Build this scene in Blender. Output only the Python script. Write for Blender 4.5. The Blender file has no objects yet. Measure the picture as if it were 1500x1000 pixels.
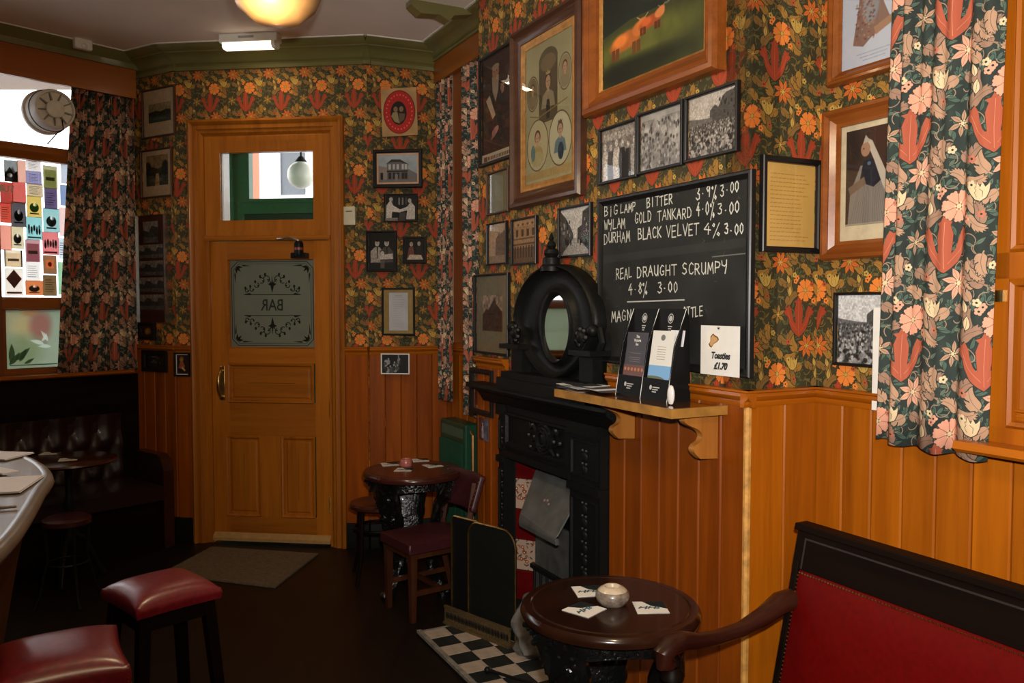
import bpy, bmesh, math, random
import numpy as np
from mathutils import Vector, Matrix
random.seed(7); RNG = np.random.default_rng(11)
PI = math.pi
C = bpy.context.scene.collection
SC = bpy.context.scene
# ---------------------------------------------------------------- camera, world, lights, exposure
F = 1216.0; EYE = 1.60; PITCH = math.atan(53/F)
cd = bpy.data.cameras.new('camera'); cam = bpy.data.objects.new('camera', cd); C.objects.link(cam)
cd.sensor_width = 36; cd.lens = 36*F/1500; cd.clip_start = 0.05
cam.location = (0, 0, EYE); cam.rotation_euler = (PI/2-PITCH, 0, 0); SC.camera = cam
wd = bpy.data.worlds.new('overcast sky'); SC.world = wd; wd.use_nodes = True
bg = wd.node_tree.nodes['Background']; bg.inputs[0].default_value = (0.93, 0.96, 1.0, 1); bg.inputs[1].default_value = 4.5
def lamp(name, kind, loc, power, col, **k):
    l = bpy.data.lights.new(name, kind); l.energy = power; l.color = col
    for a, b in k.items(): setattr(l, a, b)
    o = bpy.data.objects.new(name, l); o.location = loc; C.objects.link(o); return o
fl = lamp('camera_flash', 'SPOT', (0.03, 0.0, EYE+0.13), 335, (1.0, 0.955, 0.89), shadow_soft_size=0.025, spot_size=math.radians(96), spot_blend=0.9)
fl.rotation_euler = (PI/2-math.radians(-2), 0, math.radians(-15))
SC.view_settings.view_transform = 'Standard'; SC.view_settings.look = 'None'
SC.view_settings.exposure = 0.0; SC.view_settings.gamma = 1.0; SC.view_settings.use_curve_mapping = False
SC.cycles.use_denoising = True; SC.cycles.max_bounces = 7; SC.cycles.diffuse_bounces = 4; SC.cycles.glossy_bounces = 3
SC.cycles.transparent_max_bounces = 12; SC.cycles.caustics_reflective = False; SC.cycles.caustics_refractive = False
SC.cycles.sample_clamp_indirect = 4.0
# ---------------------------------------------------------------- picture coordinates -> points in the room
cp, sp = math.cos(PITCH), math.sin(PITCH)
def ray(u, v):
    x, y = (u-750)/F, -(v-500)/F
    return Vector((x, cp + y*sp, -sp + y*cp))
def at_z(u, v, z):
    r = ray(u, v); t = (z-EYE)/r.z; return Vector((0, 0, EYE)) + r*t
class Wall:
    def __init__(s, p, d):
        s.p = Vector((p[0], p[1])); d = Vector(d).normalized(); s.d = d; s.y = Vector((-d.y, d.x)); s.phi = math.atan2(d.y, d.x)
    def hit(s, u, v, off=0.0):
        r = ray(u, v); q = s.p - s.y*off
        t = (q.dot(s.y))/(r.x*s.y.x + r.y*s.y.y)
        w = Vector((r.x*t, r.y*t)); return (w-q).dot(s.d), EYE + r.z*t
    def rect(s, u0, v0, u1, v1, off=0.0):
        vm = (v0+v1)/2; a = s.hit(u0, vm, off)[0]; b = s.hit(u1, vm, off)[0]
        um = (u0+u1)/2; return a, b, s.hit(um, v1, off)[1], s.hit(um, v0, off)[1]
    def w(s, a, y, z):
        q = s.p + s.d*a + s.y*y; return Vector((q.x, q.y, z))
# ---------------------------------------------------------------- objects
def tag(o, label=None, cat=None, group=None, kind=None):
    for k, v in (('label', label), ('category', cat), ('group', group), ('kind', kind)):
        if v: o[k] = v
    return o
def thing(name, label, cat, loc=(0, 0, 0), rz=0, group=None, kind=None):
    o = bpy.data.objects.new(name, None); C.objects.link(o); o.empty_display_size = 0.05
    o.location = loc; o.rotation_euler = (0, 0, rz); return tag(o, label, cat, group, kind)
def on_wall(W, name, label, cat, s, z, off=0.0, group=None, kind=None):
    return thing(name, label, cat, W.w(s, -off, z), W.phi, group, kind)
class MB:
    def __init__(s): s.v = []; s.f = []; s.uv = {}; s.mi = []
    def add(s, vs, fs):
        n = len(s.v); s.v += [tuple(v) for v in vs]; s.f += [tuple(i+n for i in f) for f in fs]; return s
    def box(s, x0, x1, y0, y1, z0, z1):
        if x0 > x1: x0, x1 = x1, x0
        if y0 > y1: y0, y1 = y1, y0
        if z0 > z1: z0, z1 = z1, z0
        return s.add([(x0,y0,z0),(x1,y0,z0),(x1,y1,z0),(x0,y1,z0),(x0,y0,z1),(x1,y0,z1),(x1,y1,z1),(x0,y1,z1)],
                     [(3,2,1,0),(4,5,6,7),(0,1,5,4),(1,2,6,5),(2,3,7,6),(3,0,4,7)])
    def cbox(s, x0, x1, y0, y1, z0, z1, c):
        """box with its -y face edges chamfered by c"""
        if y0 > y1: y0, y1 = y1, y0
        A = [(x0,y1,z0),(x1,y1,z0),(x1,y1,z1),(x0,y1,z1)]
        B = [(x0,y0+c,z0),(x1,y0+c,z0),(x1,y0+c,z1),(x0,y0+c,z1)]
        D = [(x0+c,y0,z0+c),(x1-c,y0,z0+c),(x1-c,y0,z1-c),(x0+c,y0,z1-c)]
        fs = [(0,3,2,1),(8,9,10,11)]
        for i in range(4):
            j = (i+1) % 4; fs += [(i,j,j+4,i+4),(i+4,j+4,j+8,i+8)]
        return s.add(A+B+D, fs)
    def prism(s, poly, y0, y1, ax='y'):
        """poly of (x,z) extruded in y (ax y), or of (y,z) extruded in x (ax x), or (x,y) in z (ax z)"""
        n = len(poly)
        m = {'y': lambda a, b, t: (a, t, b), 'x': lambda a, b, t: (t, a, b), 'z': lambda a, b, t: (a, b, t)}[ax]
        vs = [m(a, b, y0) for a, b in poly] + [m(a, b, y1) for a, b in poly]
        fs = [tuple(range(n)), tuple(range(2*n-1, n-1, -1))] + [((i+1) % n, i, i+n, (i+1) % n+n) for i in range(n)]
        return s.add(vs, fs)
    def lathe(s, prof, seg=32, c=(0,0,0), ax='z', a0=0, a1=2*PI, sx=1, sy=1):
        vs = []; n = len(prof); full = abs(a1-a0-2*PI) < 1e-6; m = seg if full else seg+1
        for i in range(m):
            a = a0+(a1-a0)*i/seg; ca, sa = math.cos(a), math.sin(a)
            for r, h in prof:
                p = (r*ca*sx, r*sa*sy, h)
                if ax == 'y': p = (r*ca*sx, h, r*sa*sy)
                if ax == 'x': p = (h, r*ca*sx, r*sa*sy)
                vs.append((p[0]+c[0], p[1]+c[1], p[2]+c[2]))
        fs = []
        for i in range(seg):
            k = (i+1) % m
            for j in range(n-1): fs.append((i*n+j, k*n+j, k*n+j+1, i*n+j+1))
        return s.add(vs, fs)
    def tube(s, pts, r, seg=8, flat=1.0, up=None, cap=True):
        P = [Vector(p) for p in pts]; n = len(P); R = r if isinstance(r, (list, tuple)) else [r]*n
        u = None; vs = []
        for i in range(n):
            t = (P[min(i+1, n-1)]-P[max(i-1, 0)]).normalized()
            if u is None:
                a = Vector(up) if up else (Vector((0,0,1)) if abs(t.z) < 0.9 else Vector((1,0,0)))
                u = (a - t*a.dot(t)).normalized()
            else: u = (u - t*u.dot(t)).normalized()
            w = t.cross(u)
            for k in range(seg):
                a = 2*PI*k/seg; vs.append(P[i] + u*math.cos(a)*R[i] + w*math.sin(a)*R[i]*flat)
        fs = [(i*seg+k, i*seg+(k+1) % seg, (i+1)*seg+(k+1) % seg, (i+1)*seg+k) for i in range(n-1) for k in range(seg)]
        if cap: fs += [tuple(range(seg-1, -1, -1)), tuple((n-1)*seg+k for k in range(seg))]
        return s.add(vs, fs)
    def blob(s, c, r, sx=1, sy=1, sz=1, seg=8, rings=5):
        pr = [(math.sin(PI*j/rings)*r, -math.cos(PI*j/rings)*r*sz) for j in range(rings+1)]
        return s.lathe(pr, seg, c, sx=sx, sy=sy)
    def frame(s, x0, x1, z0, z1, prof):
        """mitred frame; prof = list of (inset from outer edge, y)"""
        vs = []
        for i, y in prof: vs += [(x0+i,y,z0+i),(x1-i,y,z0+i),(x1-i,y,z1-i),(x0+i,y,z1-i)]
        fs = []
        for k in range(len(prof)-1):
            for a in range(4):
                b = (a+1) % 4; fs.append((k*4+a, k*4+b, k*4+4+b, k*4+4+a))
        return s.add(vs, fs)
    def quad(s, p, uv=((0,0),(1,0),(1,1),(0,1))):
        n = len(s.f); s.add(p, [(0,1,2,3)]); s.uv[n] = uv; return s
    def grid(s, nu, nv, fn, uvf=None, flip=False):
        n0 = len(s.v); f0 = len(s.f)
        s.v += [tuple(fn(i/nu, j/nv)) for j in range(nv+1) for i in range(nu+1)]
        for j in range(nv):
            for i in range(nu):
                a = n0+j*(nu+1)+i; q = (a, a+1, a+nu+2, a+nu+1); s.f.append(q[::-1] if flip else q)
                if uvf:
                    w = [uvf(i/nu, j/nv), uvf((i+1)/nu, j/nv), uvf((i+1)/nu, (j+1)/nv), uvf(i/nu, (j+1)/nv)]
                    s.uv[len(s.f)-1] = w[::-1] if flip else w
        return s
    def mesh(s, name, mat, smooth=40, weld=False):
        me = bpy.data.meshes.new(name); me.from_pydata(s.v, [], s.f)
        if s.uv:
            L = me.uv_layers.new(name='UVMap'); d = L.data
            for p in me.polygons:
                w = s.uv.get(p.index)
                if w:
                    for k, li in enumerate(p.loop_indices): d[li].uv = w[k]
        bm = bmesh.new(); bm.from_mesh(me)
        if weld: bmesh.ops.remove_doubles(bm, verts=bm.verts, dist=1e-5)
        bmesh.ops.recalc_face_normals(bm, faces=bm.faces); bm.to_mesh(me); bm.free()
        if smooth:
            me.shade_smooth(); me.set_sharp_from_angle(angle=math.radians(smooth))
        if mat: me.materials.append(mat)
        return me
def obj(name, mb, mat, parent=None, loc=None, rz=0, smooth=40, weld=False):
    me = mb.mesh(name, mat, smooth, weld) if isinstance(mb, MB) else mb
    o = bpy.data.objects.new(name, me); C.objects.link(o)
    if parent: o.parent = parent
    if loc is not None: o.location = loc
    if rz: o.rotation_euler = (0, 0, rz)
    return o
def bev(o, w, n=2, ang=30):
    m = o.modifiers.new('bevel', 'BEVEL'); m.width = w; m.segments = n; m.limit_method = 'ANGLE'; m.angle_limit = math.radians(ang); return o
def dup(root, loc, rz=None, label=None):
    r = root.copy(); C.objects.link(r); r.location = loc
    if rz is not None: r.rotation_euler = (0, 0, rz)
    if label: r['label'] = label
    for ch in list(root.children):
        c = ch.copy(); C.objects.link(c); c.parent = r
        for g in list(ch.children):
            d = g.copy(); C.objects.link(d); d.parent = c
    return r
def text_mesh(name, txt, size, mat, parent, loc, rot=(PI/2, 0, 0), shear=0.0, sx=1.0, bold=0.0, align='CENTER'):
    cu = bpy.data.curves.new(name, 'FONT'); cu.body = txt; cu.size = size; cu.shear = shear; cu.offset = bold
    cu.align_x = align; cu.align_y = 'BOTTOM_BASELINE'; cu.extrude = 0.0003; cu.resolution_u = 3
    t = bpy.data.objects.new('tmp', cu); C.objects.link(t)
    me = bpy.data.meshes.new_from_object(t); bpy.data.objects.remove(t)
    me.materials.clear(); me.materials.append(mat)
    o = bpy.data.objects.new(name, me); C.objects.link(o); o.parent = parent; o.location = loc; o.rotation_euler = rot; o.scale = (sx, 1, 1)
    return o
# ---------------------------------------------------------------- materials
def nodes(name):
    m = bpy.data.materials.new(name); m.use_nodes = True; nt = m.node_tree
    return m, nt, nt.nodes['Principled BSDF']
def col4(c): return (c[0], c[1], c[2], 1)
def plain(name, c, rough=0.5, metal=0.0, coat=0.0, var=0.12, scale=30, bump=0.0, emis=None, spec=None, coatr=0.1):
    m, nt, b = nodes(name); N = nt.nodes; L = nt.links
    b.inputs['Roughness'].default_value = rough; b.inputs['Metallic'].default_value = metal
    b.inputs['Coat Weight'].default_value = coat; b.inputs['Coat Roughness'].default_value = coatr
    if spec is not None: b.inputs['Specular IOR Level'].default_value = spec
    tc = N.new('ShaderNodeTexCoord'); nz = N.new('ShaderNodeTexNoise'); nz.inputs['Scale'].default_value = scale; nz.inputs['Detail'].default_value = 5
    L.new(tc.outputs['Object'], nz.inputs['Vector'])
    r = N.new('ShaderNodeValToRGB'); r.color_ramp.elements[0].position = 0.3; r.color_ramp.elements[1].position = 0.7
    r.color_ramp.elements[0].color = col4([x*(1-var) for x in c]); r.color_ramp.elements[1].color = col4([min(1, x*(1+var)) for x in c])
    L.new(nz.outputs['Fac'], r.inputs['Fac']); L.new(r.outputs['Color'], b.inputs['Base Color'])
    if bump:
        bp = N.new('ShaderNodeBump'); bp.inputs['Strength'].default_value = bump; bp.inputs['Distance'].default_value = 0.004
        L.new(nz.outputs['Fac'], bp.inputs['Height']); L.new(bp.outputs['Normal'], b.inputs['Normal'])
    if emis: b.inputs['Emission Color'].default_value = col4(emis[0]); b.inputs['Emission Strength'].default_value = emis[1]
    return m
def wood(name, c1, c2, rough=0.35, axis=2, scale=9.0, coat=0.2, knots=True, var=0.11, spec=0.3, coatr=0.12):
    m, nt, b = nodes(name); N = nt.nodes; L = nt.links
    tc = N.new('ShaderNodeTexCoord'); oi = N.new('ShaderNodeObjectInfo')
    add = N.new('ShaderNodeVectorMath'); add.operation = 'MULTIPLY_ADD'
    cmb = N.new('ShaderNodeCombineXYZ')
    for i in range(3): L.new(oi.outputs['Random'], cmb.inputs[i])
    L.new(cmb.outputs[0], add.inputs[0]); add.inputs[1].default_value = (7, 7, 7); L.new(tc.outputs['Object'], add.inputs[2])
    mp = N.new('ShaderNodeMapping'); s = [scale*1.6]*3; s[axis] = scale*0.09; mp.inputs['Scale'].default_value = s
    L.new(add.outputs[0], mp.inputs['Vector'])
    nz = N.new('ShaderNodeTexNoise'); nz.inputs['Scale'].default_value = 1.0; nz.inputs['Detail'].default_value = 4; nz.inputs['Distortion'].default_value = 0.6
    n2 = N.new('ShaderNodeTexNoise'); n2.inputs['Scale'].default_value = 7.0; n2.inputs['Detail'].default_value = 3
    L.new(mp.outputs[0], nz.inputs['Vector']); L.new(mp.outputs[0], n2.inputs['Vector'])
    mx = N.new('ShaderNodeMath'); mx.operation = 'MULTIPLY_ADD'; L.new(n2.outputs['Fac'], mx.inputs[0]); mx.inputs[1].default_value = 0.35
    L.new(nz.outputs['Fac'], mx.inputs[2])
    r = N.new('ShaderNodeValToRGB'); r.color_ramp.elements[0].position = 0.48; r.color_ramp.elements[1].position = 0.86
    r.color_ramp.elements[0].color = col4(c1); r.color_ramp.elements[1].color = col4(c2)
    L.new(mx.outputs[0], r.inputs['Fac'])
    r.color_ramp.elements[0].position = 0.40; hv = N.new('ShaderNodeHueSaturation'); ma = N.new('ShaderNodeMath'); ma.operation = 'MULTIPLY_ADD'
    L.new(oi.outputs['Random'], ma.inputs[0]); ma.inputs[1].default_value = var*2; ma.inputs[2].default_value = 1-var
    L.new(ma.outputs[0], hv.inputs['Value']); L.new(r.outputs['Color'], hv.inputs['Color']); L.new(hv.outputs['Color'], b.inputs['Base Color'])
    b.inputs['Specular IOR Level'].default_value = spec; b.inputs['Roughness'].default_value = rough; b.inputs['Coat Weight'].default_value = coat; b.inputs['Coat Roughness'].default_value = coatr
    bp = N.new('ShaderNodeBump'); bp.inputs['Strength'].default_value = 0.12; bp.inputs['Distance'].default_value = 0.002
    L.new(mx.outputs[0], bp.inputs['Height']); L.new(bp.outputs['Normal'], b.inputs['Normal'])
    return m
def glass_mat(name, tint=(1, 1, 1), rough=0.0):
    m = bpy.data.materials.new(name); m.use_nodes = True; nt = m.node_tree; N = nt.nodes; L = nt.links
    N.remove(N['Principled BSDF']); out = N['Material Output']
    t = N.new('ShaderNodeBsdfTransparent'); t.inputs[0].default_value = col4(tint)
    g = N.new('ShaderNodeBsdfGlossy'); g.inputs['Roughness'].default_value = rough
    lw = N.new('ShaderNodeLayerWeight'); lw.inputs['Blend'].default_value = 0.5
    pw = N.new('ShaderNodeMath'); pw.operation = 'POWER'; L.new(lw.outputs['Facing'], pw.inputs[0]); pw.inputs[1].default_value = 5.0
    fr = N.new('ShaderNodeMath'); fr.operation = 'MULTIPLY_ADD'; L.new(pw.outputs[0], fr.inputs[0]); fr.inputs[1].default_value = 0.92; fr.inputs[2].default_value = 0.06
    mx = N.new('ShaderNodeMixShader'); L.new(fr.outputs[0], mx.inputs[0]); L.new(t.outputs[0], mx.inputs[1]); L.new(g.outputs[0], mx.inputs[2])
    L.new(mx.outputs[0], out.inputs['Surface']); return m
# ---------------------------------------------------------------- numpy painter: flat prints and patterned cloth only
def vnoise(h, w, ch, cw, oct=3, tile=False):
    out = np.zeros((h, w)); amp = 1; tot = 0
    for o in range(oct):
        a, b = max(1, int(ch*2**o)), max(1, int(cw*2**o))
        g = RNG.random((a+1, b+1))
        if tile: g[-1] = g[0]; g[:, -1] = g[:, 0]
        y = np.linspace(0, a, h, endpoint=False); x = np.linspace(0, b, w, endpoint=False)
        yi = y.astype(int); xi = x.astype(int); fy = y-yi; fx = x-xi
        fy = (fy*fy*(3-2*fy))[:, None]; fx = (fx*fx*(3-2*fx))[None]
        v = (g[yi][:, xi]*(1-fy)*(1-fx)+g[yi+1][:, xi]*fy*(1-fx)+g[yi][:, xi+1]*(1-fy)*fx+g[yi+1][:, xi+1]*fy*fx)
        out += v*amp; tot += amp; amp *= 0.5
    return out/tot
class CV:
    """canvas W x H units, y up, colours as sRGB 0..1"""
    def __init__(s, W, H, ppu, bgc=(1, 1, 1), wrap=False):
        s.W, s.H, s.k = W, H, ppu; s.w, s.h = max(4, round(W*ppu)), max(4, round(H*ppu)); s.wrap = wrap
        s.a = np.empty((s.h, s.w, 3)); s.a[:] = bgc
    def _put(s, x0, y0, x1, y1, fn, c, al):
        kx, ky = s.w/s.W, s.h/s.H
        i0, i1 = math.floor(x0*kx)-1, math.ceil(x1*kx)+1; j0, j1 = math.floor(y0*ky)-1, math.ceil(y1*ky)+1
        if not s.wrap: i0, j0 = max(i0, 0), max(j0, 0); i1, j1 = min(i1, s.w), min(j1, s.h)
        if i1 <= i0 or j1 <= j0: return
        xs = (np.arange(i0, i1)+0.5)/kx; ys = (np.arange(j0, j1)+0.5)/ky
        m = np.clip(fn(xs[None, :], ys[:, None]), 0, 1)*al
        m = np.broadcast_to(m, (j1-j0, i1-i0))[..., None]
        ix = np.arange(i0, i1) % s.w; jy = np.arange(j0, j1) % s.h
        if s.wrap: s.a[np.ix_(jy, ix)] = s.a[np.ix_(jy, ix)]*(1-m)+np.array(c)*m
        else: s.a[j0:j1, i0:i1] = s.a[j0:j1, i0:i1]*(1-m)+np.array(c)*m
    def rect(s, x0, y0, x1, y1, c, al=1): s._put(x0, y0, x1, y1, lambda X, Y: ((X >= x0)&(X <= x1)&(Y >= y0)&(Y <= y1)).astype(float), c, al)
    def ell(s, cx, cy, rx, ry, c, al=1, soft=0.0, rot=0):
        cr, sr = math.cos(rot), math.sin(rot); R = max(rx, ry)*(1+soft)
        def fn(X, Y):
            dx, dy = X-cx, Y-cy; a = dx*cr+dy*sr; b = -dx*sr+dy*cr
            d = np.sqrt((a/rx)**2+(b/ry)**2); e = max(soft, 1.2/(s.k*min(rx, ry)))
            return (1-d)/e+0.5
        s._put(cx-R, cy-R, cx+R, cy+R, fn, c, al)
    def poly(s, pts, c, al=1):
        P = np.array(pts, float); kx = 0.25*s.W/s.w
        def fn(X, Y):
            X, Y = np.broadcast_arrays(X, Y); acc = np.zeros(X.shape)
            for ox, oy in ((-kx, -kx), (kx, -kx), (-kx, kx), (kx, kx)):
                x, y = X+ox, Y+oy; ins = np.zeros(X.shape, bool)
                for a, b in zip(P, np.roll(P, -1, 0)):
                    if a[1] == b[1]: continue
                    ins ^= ((a[1] > y) != (b[1] > y)) & (x < (b[0]-a[0])*(y-a[1])/(b[1]-a[1])+a[0])
                acc += ins
            return acc/4
        s._put(P[:, 0].min(), P[:, 1].min(), P[:, 0].max(), P[:, 1].max(), fn, c, al)
    def line(s, pts, w, c, al=1, rough=0.0):
        for a, b in zip(pts[:-1], pts[1:]):
            ax, ay, bx, by = a[0], a[1], b[0], b[1]; L2 = (bx-ax)**2+(by-ay)**2+1e-12; e = 0.7/s.k
            def fn(X, Y):
                t = np.clip(((X-ax)*(bx-ax)+(Y-ay)*(by-ay))/L2, 0, 1)
                d = np.sqrt((X-ax-t*(bx-ax))**2+(Y-ay-t*(by-ay))**2); m = (w/2-d)/e+0.5
                if rough: m = m*(1-rough*RNG.random(np.broadcast(X, Y).shape))
                return m
            s._put(min(ax, bx)-w, min(ay, by)-w, max(ax, bx)+w, max(ay, by)+w, fn, c, al)
    def mul(s, n): s.a *= n[..., None] if n.ndim == 2 else n
    def grain(s, amt, ch=40, oct=3):
        s.a *= (1+amt*(vnoise(s.h, s.w, ch, ch*s.w/s.h, oct)-0.5)*2)[..., None]
    def image(s, name):
        im = bpy.data.images.new(name, s.w, s.h); a = np.ones((s.h, s.w, 4), np.float32); a[..., :3] = np.clip(s.a, 0, 1)
        im.pixels.foreach_set(a.ravel()); im.update(); im.pack(); return im
def print_mat(name, cv, rough=0.5, bump=0.0, trans=0.0, gain=1.0, coat=0.0, sheen=0.0):
    m, nt, b = nodes(name); N = nt.nodes; L = nt.links
    t = N.new('ShaderNodeTexImage'); t.image = cv.image(name); t.extension = 'REPEAT'
    src = t.outputs['Color']
    if gain != 1.0:
        hv = N.new('ShaderNodeHueSaturation'); hv.inputs['Value'].default_value = gain; L.new(src, hv.inputs['Color']); src = hv.outputs['Color']
    L.new(src, b.inputs['Base Color']); b.inputs['Roughness'].default_value = rough; b.inputs['Coat Weight'].default_value = coat
    b.inputs['Specular IOR Level'].default_value = 0.3
    if bump:
        nz = N.new('ShaderNodeTexNoise'); nz.inputs['Scale'].default_value = 900 if bump < 0 else 60; tc = N.new('ShaderNodeTexCoord'); L.new(tc.outputs['Object'], nz.inputs['Vector'])
        bp = N.new('ShaderNodeBump'); bp.inputs['Strength'].default_value = abs(bump); bp.inputs['Distance'].default_value = 0.001
        L.new(nz.outputs['Fac'], bp.inputs['Height']); L.new(bp.outputs['Normal'], b.inputs['Normal'])
    if trans:
        tr = N.new('ShaderNodeBsdfTranslucent'); L.new(src, tr.inputs['Color']); mx = N.new('ShaderNodeMixShader'); mx.inputs[0].default_value = trans
        L.new(b.outputs[0], mx.inputs[1]); L.new(tr.outputs[0], mx.inputs[2]); L.new(mx.outputs[0], N['Material Output'].inputs['Surface'])
    return m
# ---------------------------------------------------------------- floral cloth and paper
TW, TH = 0.245, 0.55
def rot2(pts, a, cx=0, cy=0, k=1.0):
    ca, sa = math.cos(a)*k, math.sin(a)*k
    return [(cx+x*ca-y*sa, cy+x*sa+y*ca) for x, y in pts]
def leafp(l, w, bend=0.0, n=7):
    up = []; dn = []
    for i in range(n+1):
        t = i/n; h = math.sin(PI*t**0.85)*w/2; b = bend*l*t*t
        up.append((l*t, b+h)); dn.append((l*t, b-h))
    return up+dn[::-1][1:-1]
def floral(P, k=1900):
    cv = CV(TW, TH, k, P['ground'], wrap=True)
    cv.a *= (0.85+0.3*vnoise(cv.h, cv.w, 20, 10, 2, True))[..., None]
    offs = [(0.0, 0.0), (TW/2, TH/2)]; rr = random.Random(5)
    def poly(pts, c, al=1):
        for ox, oy in offs: cv.poly([(x+ox, y+oy) for x, y in pts], c, al)
    def ell(x, y, rx, ry, c, al=1, rot=0):
        for ox, oy in offs: cv.ell(x+ox, y+oy, rx, ry, c, al, 0, rot)
    def line(pts, w, c, al=1):
        for ox, oy in offs: cv.line([(x+ox, y+oy) for x, y in pts], w, c, al)
    def leaf(x, y, l, w, a, c, bend=0.0, ol=True, vein=None):
        if ol: poly(rot2(leafp(l+0.0028, w+0.0032, bend), a, x-0.0012*math.cos(a), y-0.0012*math.sin(a)), P['line'])
        poly(rot2(leafp(l, w, bend), a, x, y), c)
        if vein: line(rot2([(l*0.1, 0), (l*0.5, bend*l*0.25), (l*0.85, bend*l*0.72)], a, x, y), 0.0007, vein, 0.8)
    for i in range(190):                                       # ground leaves
        x, y = rr.random()*TW, rr.random()*TH; a = rr.random()*2*PI
        leaf(x, y, 0.018+0.012*rr.random(), 0.0085, a, P['leaf'] if rr.random() < 0.6 else P['leaf2'], rr.uniform(-0.4, 0.4), True, P['leaf3'])
    for i in range(34):
        x, y = rr.random()*TW, rr.random()*TH; a = rr.random()*2*PI; q = [(x+0.03*t*math.cos(a+1.6*t), y+0.03*t*math.sin(a+1.6*t)) for t in [j/7 for j in range(8)]]
        line(q, 0.0022, P['stem'])
    def acan(x, y, a, L, c, bend=0.5, n=5):                    # lobed acanthus leaf
        sp_ = [(L*t*math.cos(bend*t), L*t*math.sin(bend*t)) for t in [j/8 for j in range(9)]]
        S = rot2(sp_, a, x, y)
        for pas in (0, 1):
            for j in range(n):
                t = 0.22+0.7*j/n; i0 = int(t*8); bx, by = S[i0]; aa = a+bend*t*1.6; l = L*0.44*(1.05-0.5*t); w = L*0.19*(1.1-0.5*t)
                for sg in (1, -1):
                    if pas: poly(rot2(leafp(l, w, -0.3*sg), aa+sg*0.85, bx, by), c)
                    else: poly(rot2(leafp(l*1.1+0.001, w+0.003, -0.3*sg), aa+sg*0.85, bx, by), P['line'])
            leaf(S[1][0], S[1][1], L*0.95, L*0.20, a+bend*0.6, c, bend*0.3, pas == 0); leaf(S[5][0], S[5][1], L*0.5, L*0.15, a+bend*1.5, c, 0, pas == 0)
        line(S, 0.003, c); line(S[1:], 0.0009, P['line'], 0.6)
    A = P['acan']; B = P['acan2']
    for x, y, a, L, c, bd in [(0.03,-0.20,0.5,0.062,A,0.6),(-0.03,-0.205,2.6,0.062,A,-0.6),(0.0,-0.235,-0.9,0.05,B,0.5),(-0.01,-0.24,-2.3,0.055,A,-0.5),(0.035,-0.33,1.2,0.06,B,-0.5),(-0.055,-0.30,1.9,0.055,A,0.5),(0.055,-0.41,0.2,0.05,A,0.7),(-0.03,-0.46,2.9,0.06,B,-0.4),(0.025,-0.495,-0.3,0.05,A,0.5),(0.07,-0.05,1.3,0.05,B,0.4),(-0.075,-0.40,-1.4,0.05,A,0.5),(0.05,-0.13,-0.5,0.045,B,0.6),(-0.08,-0.17,1.3,0.045,B,-0.5),(0.06,-0.23,2.0,0.05,A,0.5),(-0.04,-0.38,-2.0,0.05,A,0.5),(0.04,-0.02,-1.2,0.05,A,0.6),(-0.06,-0.02,2.2,0.05,B,-0.5),(0.0,-0.42,-1.0,0.05,B,0.5),(0.075,-0.34,-0.6,0.045,A,-0.5),(0.02,0.045,1.9,0.05,A,0.5)]: acan(x, y, a, L*1.12, c, bd)
    def tulip(x, y, k, c, cl):                                 # broad three lobed red flower
        K = 0.001*k
        sh = [(0,-58),(-12,-50),(-26,-38),(-36,-20),(-42,0),(-52,6),(-58,14),(-50,20),(-55,27),(-44,26),(-38,34),(-30,22),(-26,4),(-20,-12),(-13,-20),(-15,0),(-17,20),(-12,38),(-18,44),(-8,48),(-2,60),(5,48),(13,46),(9,38),(15,20),(14,0),(12,-20),(20,-12),(25,4),(30,20),(36,32),(44,26),(54,28),(50,20),(58,14),(52,6),(42,0),(36,-20),(26,-38),(12,-50)]
        poly([(x+px*K*1.04, y+py*K*1.04) for px, py in sh], P['line']); poly([(x+px*K, y+py*K) for px, py in sh], c)
        line([(x, y-50*K), (x-2*K, y-10*K), (x-1*K, y+45*K)], 0.0011, cl); line([(x-6*K, y-40*K), (x-30*K, y-15*K), (x-44*K, y+16*K)], 0.0009, cl); line([(x+6*K, y-40*K), (x+30*K, y-15*K), (x+44*K, y+16*K)], 0.0009, cl)
    tulip(-0.028, -0.088, 1.18, P['tulip'], P['tulip2'])
    def rose(x, y, r, c, cd, n=7, long_=False):
        ell(x, y, r*1.05, r*1.05, P['line']) if not long_ else None
        for j in range(n):
            a = 2*PI*j/n+0.3
            if long_:
                leaf(x+r*0.18*math.cos(a), y+r*0.18*math.sin(a), r*0.95, r*0.42, a, c, 0.15, True, cd)
            else:
                ell(x+r*0.58*math.cos(a), y+r*0.58*math.sin(a), r*0.43, r*0.36, c, 1, a)
                for da in (-0.24, 0, 0.24): ell(x+r*0.93*math.cos(a+da), y+r*0.93*math.sin(a+da), r*0.12, r*0.12, c)
        if not long_:
            ell(x, y, r*0.6, r*0.6, c)
            for j in range(n):
                a = 2*PI*(j+0.5)/n+0.3; line([(x+r*0.25*math.cos(a), y+r*0.25*math.sin(a)), (x+r*0.98*math.cos(a), y+r*0.98*math.sin(a))], 0.0012, cd)
        ell(x, y, r*0.24, r*0.24, cd); ell(x, y, r*0.16, r*0.16, P['cream'])
        for j in range(6): a = 2*PI*j/6; ell(x+r*0.24*math.cos(a), y+r*0.24*math.sin(a), r*0.07, r*0.07, P['cream'])
    rose(0.0, 0.0, 0.036, P['rose'], P['rose2'])
    rose(0.008, -0.185, 0.036, P['lily'], P['rose2'], 8, True)
    rose(0.0, -0.355, 0.028, P['acan'], P['line'], 6, True)
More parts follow.
